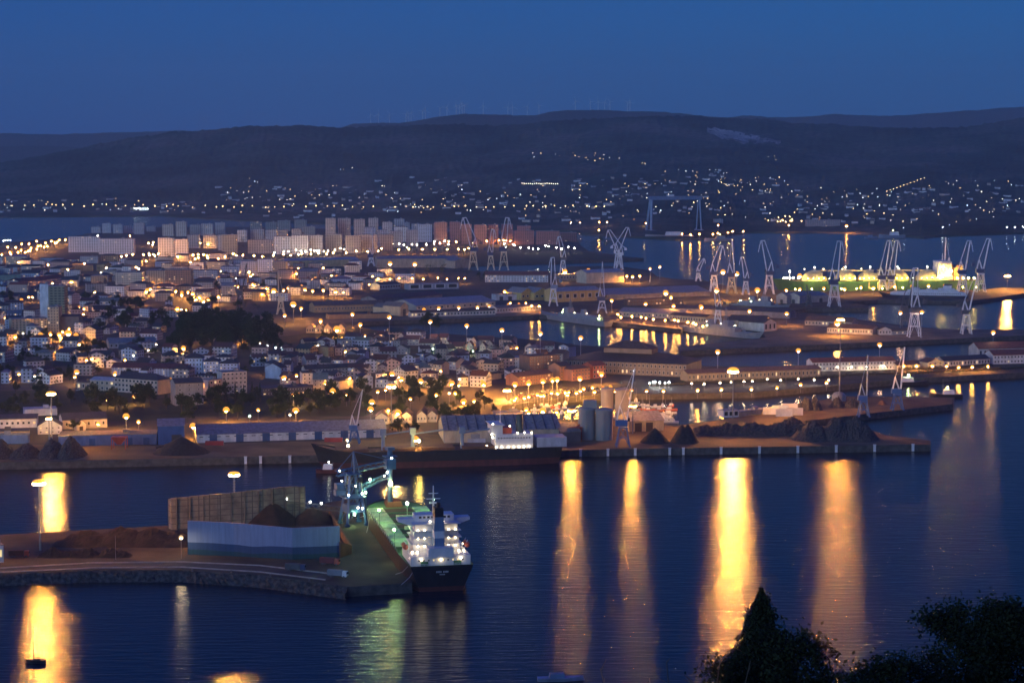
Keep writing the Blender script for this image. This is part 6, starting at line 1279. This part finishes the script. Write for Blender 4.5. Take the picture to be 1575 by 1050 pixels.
o = thing('stacker_conveyor', 'reddish inclined stacker conveyor feeding the black cone heap', 'conveyor', at(240, 693)); b = MB(); b.bar((0, 0, 2), (20, 2, 7.5), 1.1); b.build('belt_frame', M_RUST, o); b = MB(); b.bar((8, -1.5, 0), (10, 1, 4.6), .4); b.bar((8, 3, 0), (10, 1, 4.6), .4); b.tube((7.8, -2, .6), (7.8, 3.4, .6), .6, None, 10); b.build('undercarriage', M_DKST, o)
# bollards / fender posts on the quay face
for i, x in enumerate([378, 401, 446, 893, 935, 977, 1030, 1051, 1109, 1168, 1227, 1286, 1345, 1404]):
    y = 702-(x-378)*.02+(.0 if x < 860 else 0); y = lerp_tab([(320, 704), (860, 692), (1432, 683)], x); P = at(x, y); o = thing('fender_post', f'pale quay fender post {near(x, y)}', 'fender post', (P.x, P.y-.75, .3), 0, 'pale fender posts along the quay wall')
    b = MB(); b.box((0, 0, 2.2), (1.6, 1.1, 4.4)); b.build('post', M_SHIPW, o); b = MB(); b.box((0, 0, 4.6), (2.0, 1.4, .4)); b.build('cap', M_SHIPW, o)
# tanks, containers and trucks on the jetty and quay
def container(px, py, c, lab, n=1, rz=0):
    o = thing('container', lab, 'container', at(px, py), rz, 'containers and tanks on the jetty'); b = MB(); b.box((0, 0, 1.3*n), (12, 2.5, 2.6*n)); b.build('box', M_WALL, o, color=c); b = MB(); b.box((6.05, 0, 1.3*n), (.12, 2.2, 2.4*n)); b.build('door', M_STEEL, o)
for x, y, c, lab in [(1186,637,WHITE,'white container at the left of the jetty stacks'),(1200,634,(.5,.6,.7),'pale blue container beside the white one'),(1214,631,WHITE,'white container right of the pale blue one'),(1206,640,(.6,.62,.65),'light grey container in front of the jetty stacks'),(1222,638,(.55,.55,.6),'grey container nearest the jagged scrap heap'),(790,677,(.5,.52,.5),'grey container before the cream warehouse'),(733,680,(.45,.5,.55),'blue grey container by the cream warehouse corner'),(330,684,(.4,.06,.05),'red container before the long white warehouse'),(513,679,(.4,.06,.05),'red container near the right end of the white warehouse')]:
    container(x, y, c, lab, n=2 if 1180 < x < 1230 else 1)
o = thing('storage_tank', 'white dome shaped tank on the jetty', 'tank', at(1290, 616)); b = MB(); b.lathe([(5.5, 0), (5.5, 4), (4, 6), (2, 6.8), (.1, 7)], (0, 0, 0), 24); b.build('shell', M_GREYS, o, smooth=True); b = MB(); b.lathe([(5.8, 3.8), (5.8, 4.2), (5.52, 4.2), (5.52, 3.8), (5.8, 3.8)], (0, 0, 0), 24); b.build('rim', M_STEEL, o)
# parked cars on the waterfront square and coast road
def car_mesh():
    b = MB(); b.loft([[(-2.1, -.85, .35), (2.1, -.85, .35), (2.1, .85, .35), (-2.1, .85, .35)], [(-2.15, -.88, .85), (2.1, -.88, .78), (2.1, .88, .78), (-2.15, .88, .85)]]); return b
CB = [car_mesh().mesh('car_body', M_WALL)]; CC = MB().loft([[(-1.6, -.8, .84), (1.0, -.8, .8), (1.0, .8, .8), (-1.6, .8, .84)], [(-1.1, -.66, 1.42), (.3, -.66, 1.42), (.3, .66, 1.42), (-1.1, .66, 1.42)]]).mesh('car_cabin', M_GLASS)
CW = MB(); CW.tube((0, -.1, 0), (0, .1, 0), .32, None, 10); CWm = CW.mesh('car_wheel', M_DKST)
rn = random.Random(15)
cars = [(790+i*8.2+rn.uniform(-2, 2), 612-i*.75+rn.uniform(-1, 1)) for i in range(22)]+[(800+i*9+rn.uniform(-2, 2), 606-i*.7+rn.uniform(-1, 1)) for i in range(14)]+[(57, 597.5), (70, 597), (108, 600), (120, 600.5)]+[(905+i*7.4, 601) for i in range(9)]
for x, y in cars:
    cn, c = rn.choice([('white', (.7, .7, .7)), ('silver', (.4, .42, .44)), ('dark', (.05, .05, .06)), ('red', (.35, .04, .03)), ('blue', (.05, .1, .3))])
    o = thing('parked_car', f'{cn} parked car {near(x, y)}', 'car', at(x, y, QZ+.01), rn.choice([0, 1.3, 1.5])+rn.uniform(-.1, .1), 'cars parked on the waterfront and coast road')
    put('body', CB[0], o, c); put('cabin', CC, o)
    for i in (-1.3, 1.3):
        for j in (-.8, .8): put('wheel', CWm, o, loc=(i, j, .32))
# wind turbines on the far ridge
TX = [(525+c/3.0) for c in (135,172,222,298,312,322,374,388,455,487,530,545,558,568,655,768,790,858,912,1080,1150,1185,1215,1240,1320,1332)]
M_TURB = mat('pale_turbine_paint', (.6, .62, .66), .5, var=0)
tb = MB(); tb.tube((0, 0, 0), (0, 0, 52), 2.6, 1.6, 8); TWm = tb.mesh('turbine_tower', M_TURB)
tb = MB(); tb.box((0, 0, 53.5), (4.4, 8, 4)); TNm = tb.mesh('turbine_nacelle', M_TURB); tb = MB(); tb.loft([[(-1.5, 0, 0), (0, -.6, 0), (1.5, 0, 0), (0, .6, 0)], [(-.5, 0, 28), (0, -.2, 28), (.5, 0, 28), (0, .2, 28)]]); TBm = tb.mesh('turbine_blade', M_TURB)
rn = random.Random(2)
for i, x in enumerate(TX):
    yr = min(lerp_tab(L2, x), lerp_tab(L1, x)); D = D2+250; k = (CY-yr)/F; z = H+D*(k*CP-SP)/(CP+k*SP)
    o = thing('wind_turbine', f'pale wind turbine on the ridge {near(x, yr)}', 'wind turbine', (xat(x, D, z), D, z-14), rn.uniform(-.5, .5), 'wind turbines along the far ridge'); o.scale = (1.3,)*3
    put('tower', TWm, o); put('nacelle', TNm, o); a0 = rn.uniform(0, 2)
    for q in range(3): bl = put('blade', TBm, o, loc=(0, -4.4, 53.5)); bl.rotation_euler = (0, a0+q*2.0944, 0)
# ---------------------------------------------------------------- trees and hedges
def leaf_mat(name, a, b_):
    m = bpy.data.materials.new(name); m.use_nodes = True; t = m.node_tree; bs = t.nodes['Principled BSDF']; L = t.links.new
    tc = t.nodes.new('ShaderNodeTexCoord'); n = t.nodes.new('ShaderNodeTexNoise'); n.inputs['Scale'].default_value = .9; L(tc.outputs['Object'], n.inputs[0])
    cr = t.nodes.new('ShaderNodeValToRGB'); cr.color_ramp.elements[0].position = .35; cr.color_ramp.elements[0].color = (*a, 1); cr.color_ramp.elements[1].position = .65; cr.color_ramp.elements[1].color = (*b_, 1)
    L(n.outputs[0], cr.inputs[0]); L(cr.outputs[0], bs.inputs['Base Color']); bs.inputs['Roughness'].default_value = .8; bs.inputs['Specular IOR Level'].default_value = .15
    return m
M_LEAF = leaf_mat('dark_leaves', (.018, .032, .012), (.045, .07, .025)); M_FIR = leaf_mat('fir_needles', (.012, .025, .014), (.03, .05, .026)); M_NEARL = leaf_mat('foreground_leaves', (.010, .016, .008), (.028, .038, .017))
M_BARK = mat('bark', (.07, .055, .04), .9)
def leafq(b, p, s, rn):
    a = Vector((rn.gauss(0, 1), rn.gauss(0, 1), rn.gauss(0, 1))).normalized(); c = a.orthogonal().normalized(); d = a.cross(c); ang = rn.uniform(0, 6.28); e = c*math.cos(ang)+d*math.sin(ang); f = a.cross(e)
    b.quad(p-e*s, p-f*s*.55, p+e*s, p+f*s*.55)
def crown_mesh(seed, kind, m, n=900):
    """unit-high tree crown (height 1 = whole tree)"""
    rn = random.Random(seed); b = MB()
    if kind == 'fir':
        for i in range(n):
            z = rn.uniform(.08, 1)**1.0; r = (1-z)*.2*(.75+.25*math.sin(z*60))*math.sqrt(rn.uniform(.2, 1)); a = rn.uniform(0, 6.283); leafq(b, Vector((r*math.cos(a), r*math.sin(a), z)), rn.uniform(.012, .026), rn)
    else:
        cl = []
        for i in range(15):
            a = rn.uniform(0, 6.283); r = rn.uniform(0, .34); z = rn.uniform(.42, .86)-r*.35; cl.append((Vector((r*math.cos(a), r*math.sin(a), z)), rn.uniform(.09, .17)))
        cl.append((Vector((0, 0, .88)), .11))
        for i in range(n):
            c, R = rn.choice(cl); v = Vector((rn.gauss(0, 1), rn.gauss(0, 1), rn.gauss(0, 1))).normalized()*R*rn.uniform(.55, 1.08); v.z *= .8; leafq(b, c+v, rn.uniform(.026, .05), rn)
    return b.mesh('crown_'+kind, m)
def trunk_mesh(kind):
    b = MB(); b.tube((0, 0, -.02), (0, 0, .5 if kind != 'fir' else .9), .022, .012, 7)
    if kind != 'fir':
        for a in (0, 2.1, 4.2): b.tube((0, 0, .3), (.2*math.cos(a), .2*math.sin(a), .62), .013, .005, 5)
    return b.mesh('trunk_'+kind, M_BARK)
CRB = [crown_mesh(s, 'leafy', M_LEAF) for s in range(4)]; CRF = [crown_mesh(9+s, 'fir', M_FIR, 700) for s in range(2)]; TRB, TRF = trunk_mesh('leafy'), trunk_mesh('fir')
rt = random.Random(19)
DT = MB()
def tree(px, py, hpx, kind='leafy', label=None, group=None, wide=1.0, P=None):
    P = P or at(px, py); h = hpx*mpp(P)
    if hpx < 13 and not label and kind == 'leafy':
        DT.m = 0
        cl = [(P+Vector((rt.gauss(0, .18)*h*wide, rt.gauss(0, .18)*h*wide, h*rt.uniform(.4, .85))), h*rt.uniform(.12, .2)) for _ in range(6)]
        for _ in range(110): c, R = rt.choice(cl); leafq(DT, c+Vector((rt.gauss(0, .6), rt.gauss(0, .6), rt.gauss(0, .5)))*R, h*rt.uniform(.03, .06), rt)
        DT.m = 1; DT.tube(P, P+Vector((0, 0, h*.5)), h*.02, h*.012, 5); return None
    hn = 'tall' if hpx > 34 else 'mid sized' if hpx > 17 else 'low'
    o = thing('leafy_tree' if kind == 'leafy' else 'fir_tree', label or f'{hn} {"dark leafy tree" if kind == "leafy" else "dark pointed fir tree"} {near(px, py-hpx*.4)}', 'tree', P, rt.uniform(0, 6.28), group); o.scale = (h*wide, h*wide, h)
    put('trunk', TRB if kind == 'leafy' else TRF, o); put('crown', rt.choice(CRB if kind == 'leafy' else CRF), o); return o
for i in range(60):         # the dark park
    x = rt.uniform(268, 428); y = rt.uniform(522, 546) if i % 3 else rt.uniform(505, 530); hp = rt.uniform(30, 46)*(1 if 280 < x < 410 else .7)
    tree(x, y, hp, group='trees of the dark park', wide=rt.uniform(.85, 1.15))
for xa, xb, ya, yb, ha, hb, n in [(150,262,490,516,16,30,16),(34,82,520,536,14,22,7),(135,222,470,478,14,20,18),(255,275,530,548,16,30,4),(425,560,520,545,10,22,12),(640,672,494,510,16,26,6),(605,690,598,648,16,30,34),(690,760,620,648,14,26,16),(60,240,606,642,15,32,30),(300,440,612,646,18,32,24),(440,570,606,640,18,32,26),(0,60,606,640,13,22,10),(600,640,655,668,12,22,8),(255,300,604,650,20,34,8),
    (0,430,462,600,9,22,64),(430,860,530,604,8,15,36),(0,440,402,455,6,12.9,40),(110,760,368,392,5,11,40),(100,172,548,586,10,18,12),(0,110,550,590,13,20,12),(0,260,522,560,13,24,18),(345,420,395,400,6,9,10),(240,262,392,400,7,10,5),(430,560,392,402,5,8,14),(645,735,415,426,8,13,18),(735,752,424,436,10,18,4),(500,640,418,440,6,12,14),(870,965,374,392,6,14,26),(590,870,384,394,4,7,24),(820,960,592,600,6,11,14),(470,520,430,450,6,10,8),(330,480,440,478,7,14,18)]:
    for _ in range(n):
        x, y = rt.uniform(xa, xb), rt.uniform(ya, yb); P = at(x, y)
        if clash(P, 0, -1, 1, -1, 1, .5): continue
        tree(x, y, rt.uniform(ha, hb), group='trees scattered through the town' if y < 600 else 'trees on the grassy bank', wide=rt.uniform(.8, 1.25))
for x, y, hp in [(322,622,36),(337,624,34),(347,624,40),(362,622,36),(375,621,30),(388,620,34),(400,618,30)]: tree(x, y, hp, 'fir', group='row of fir trees below the pale block')
tree(113, 664, 20, label='round bushy palm in front of the dark roofed store', wide=1.3); tree(145, 634, 44, label='bare looking tree catching orange light on the grassy bank', wide=1.0)
struct(DT.build('distant_trees', [M_LEAF, M_BARK]), 'stuff')
# arsenal hedge
def hedge(pts, hpx, label):
    P0 = at(*pts[0]); o = thing('hedge', label, 'hedge', P0); b = MB(); rn = random.Random(len(label)); c = MB()
    for i in range(len(pts)-1):
        a, d = at(*pts[i])-P0, at(*pts[i+1])-P0; Ls = (d-a).length; h = hpx*mpp(P0)
        for k in range(int(Ls*5)):
            q = a.lerp(d, rn.random())+Vector((rn.uniform(-1.8, 1.8), rn.uniform(-1.8, 1.8), rn.uniform(.1, 1)*h*(.75+.3*noise.noise((k*.0+a.x+rn.random(), 0, 0))))); leafq(b, q, rn.uniform(.35, .75), rn)
        c.bar(a+Vector((0, 0, h*.3)), d+Vector((0, 0, h*.3)), 1.2)
    b.build('foliage', M_LEAF, o); c.build('stems', M_BARK, o)
hedge([(1000,594),(1100,590),(1200,587),(1300,580)], 8, 'dark hedge above the lit dock road below the arsenal wing'); hedge([(1300,579),(1400,576),(1480,572),(1600,566)], 9, 'long dark hedge along the water below the right barracks'); hedge([(1380,569),(1450,567),(1520,562)], 5, 'low hedge before the gabled white barracks')
# ---------------------------------------------------------------- the foreground: dark trees on the viewer's hillside
def ground_z(x, y): return 192.6-.355*max(y, 0)+2.5*noise.noise((x*.02, y*.02, 2))-1.0
def near_tree(px, pytop, Y, width, label, seed, shape, n, ls, name='foreground_tree'):
    rn = random.Random(seed); k = (CY-pytop)/F; top = H+Y*(k*CP-SP)/(CP+k*SP); X = xat(px, Y, top); gz = ground_z(X, Y); Ht = top-gz
    o = thing(name, label, 'tree', (X, Y, gz-.2), 0, 'dark foreground trees'); b = MB(); t = MB(); t.tube((0, 0, 0), (0, 0, Ht*.8), .22, .05, 8); tips = []
    for i in range(90 if shape == 'cone' else 46):
        a = rn.uniform(0, 6.283)
        if shape == 'cone': d = .25+5.2*rn.random()**.8; z = Ht-d; r = min(.05+.52*d, width/2)*rn.uniform(.55, 1.08)
        else: z = Ht*rn.uniform(.45, .97); r = width/2*math.sqrt(max(.02, 1-((z/Ht-.6)/.46)**2))*rn.uniform(.4, 1.05)
        p = Vector((r*math.cos(a), r*math.sin(a), z+r*.12)); q0 = Vector((0, 0, max(.3, z-r*.4))); t.tube(q0, p, .035, .01, 5)
        tips.append((p, .10+.08*r if shape == 'cone' else .33+.05*rn.random(), q0))
    for i in range(n if shape == 'cone' else 0):
        d = 5.6*rn.random()**.62; a = rn.uniform(0, 6.283); e = .8+.34*noise.noise((3*math.cos(a), 3*math.sin(a), d*2.2+seed)); r = (.02+.50*d)*e*math.sqrt(rn.uniform(.12, 1)); leafq(b, Vector((r*math.cos(a), r*math.sin(a), Ht-d)), rn.uniform(.6, 1.2)*ls*.7, rn)
    for i in range(n if shape != 'cone' else n//8):
        p, R, q = rn.choice(tips); c = q.lerp(p, rn.random()**.5); v = Vector((rn.gauss(0, 1), rn.gauss(0, 1), rn.gauss(0, .8)))*R*.62; leafq(b, c+v, rn.uniform(.6, 1.25)*ls*.72, rn)
    t.build('trunk', M_BARK, o); b.build('crown', M_NEARL, o); return o
near_tree(1171, 890, 52, 4.6, 'pointed dark conifer in the foreground before the golden reflection', 1, 'cone', 30000, .075, 'foreground_conifer')
near_tree(1225, 947, 50, 2.6, 'leafy bush leaning out right of the dark foreground conifer', 2, 'round', 12000, .085)
near_tree(1262, 962, 50, 1.1, 'thin upright leafy shoot right of the dark conifer', 6, 'round', 2200, .09)
near_tree(1340, 990, 48, 2.8, 'low leafy bush between the conifer and the right hand trees', 3, 'round', 12000, .085)
near_tree(1415, 982, 50, 3.0, 'middle leafy bush joining the right foreground mass', 7, 'round', 13000, .085)
near_tree(1478, 918, 54, 3.9, 'tall dark leafy tree left in the right corner mass', 4, 'round', 24000, .09)
near_tree(1552, 908, 52, 3.4, 'tall dark leafy tree at the right edge of the foreground', 5, 'round', 24000, .09)
near_tree(1130, 990, 50, 2.4, 'low dark skirt bush left of the foreground conifer', 8, 'round', 10000, .08)
near_tree(1300, 1020, 46, 3.2, 'lowest dark bush along the bottom edge', 10, 'round', 12000, .085)
rn = random.Random(40)
for i, (px, py) in enumerate([(940,1030),(962,1022),(985,1028),(1010,1020),(1040,1012),(1062,1004),(1088,1012)]):
    Y = 47; k = (CY-py)/F; top = H+Y*(k*CP-SP)/(CP+k*SP); X = xat(px, Y, top); gz = ground_z(X, Y)
    o = thing('bare_twigs', f'bare upright twigs at the bottom edge, {["first","second","third","fourth","fifth","sixth","last"][i]} clump from left', 'twigs', (X, Y, gz-.1), 0, 'bare twigs before the water'); b = MB(); h = top-gz
    for q in range(5):
        a = rn.uniform(-.25, .25); p1 = Vector((a*h*.5, rn.uniform(-.2, .2), h*rn.uniform(.5, .65))); p2 = Vector((a*h*1.0, rn.uniform(-.3, .3), h*rn.uniform(.8, 1))); b.tube((a*.2, 0, 0), p1, .04, .028, 5); b.tube(p1, p2, .028, .012, 5)
        for w in range(5): c = p1.lerp(p2, rn.random()); b.tube(c, c+Vector((rn.uniform(-.25, .25), rn.uniform(-.1, .1), rn.uniform(.08, .3))), .014, .007, 4)
    b.build('stems', M_BARK, o); b = MB(); b.tube((0, 0, -.1), (0, 0, .3), .06, .03, 6); b.build('stump', M_BARK, o)
# ---------------------------------------------------------------- every label singles out one thing
ORD = ['first', 'second', 'third', 'fourth', 'fifth', 'sixth', 'seventh', 'eighth', 'ninth', 'tenth', 'eleventh', 'twelfth', 'thirteenth', 'fourteenth', 'fifteenth', 'sixteenth', 'seventeenth', 'eighteenth', 'nineteenth', 'twentieth']
TENS = {2: 'twenty', 3: 'thirty', 4: 'forty', 5: 'fifty', 6: 'sixty', 7: 'seventy'}
def ordinal(i):
    if i < 20: return ORD[i]
    t, r = divmod(i+1, 10)
    return TENS[t][:-1]+'ieth' if r == 0 else TENS[t]+'-'+ORD[r-1]
bpy.context.view_layer.update()
by = {}
for o in ALL: by.setdefault(o['label'], []).append(o)
for lab, os_ in by.items():
    if len(os_) > 1:
        os_.sort(key=lambda o: proj(o.matrix_world.translation)[0])
        for i, o in enumerate(os_): o['label'] = f'{lab}, {ordinal(i)} from left'
for o in ALL:
    l = o['label']
    for a, b in (('in front of', 'before'), (' with ', ' under '), ('red tiled', 'red'), (' on the far shore', ''), (' in the marina', ''), (' under ', ' '), ('pale blue ', 'bluish ')):
        if len(l.split()) > 16: l = l.replace(a, b, 1)
    o['label'] = l
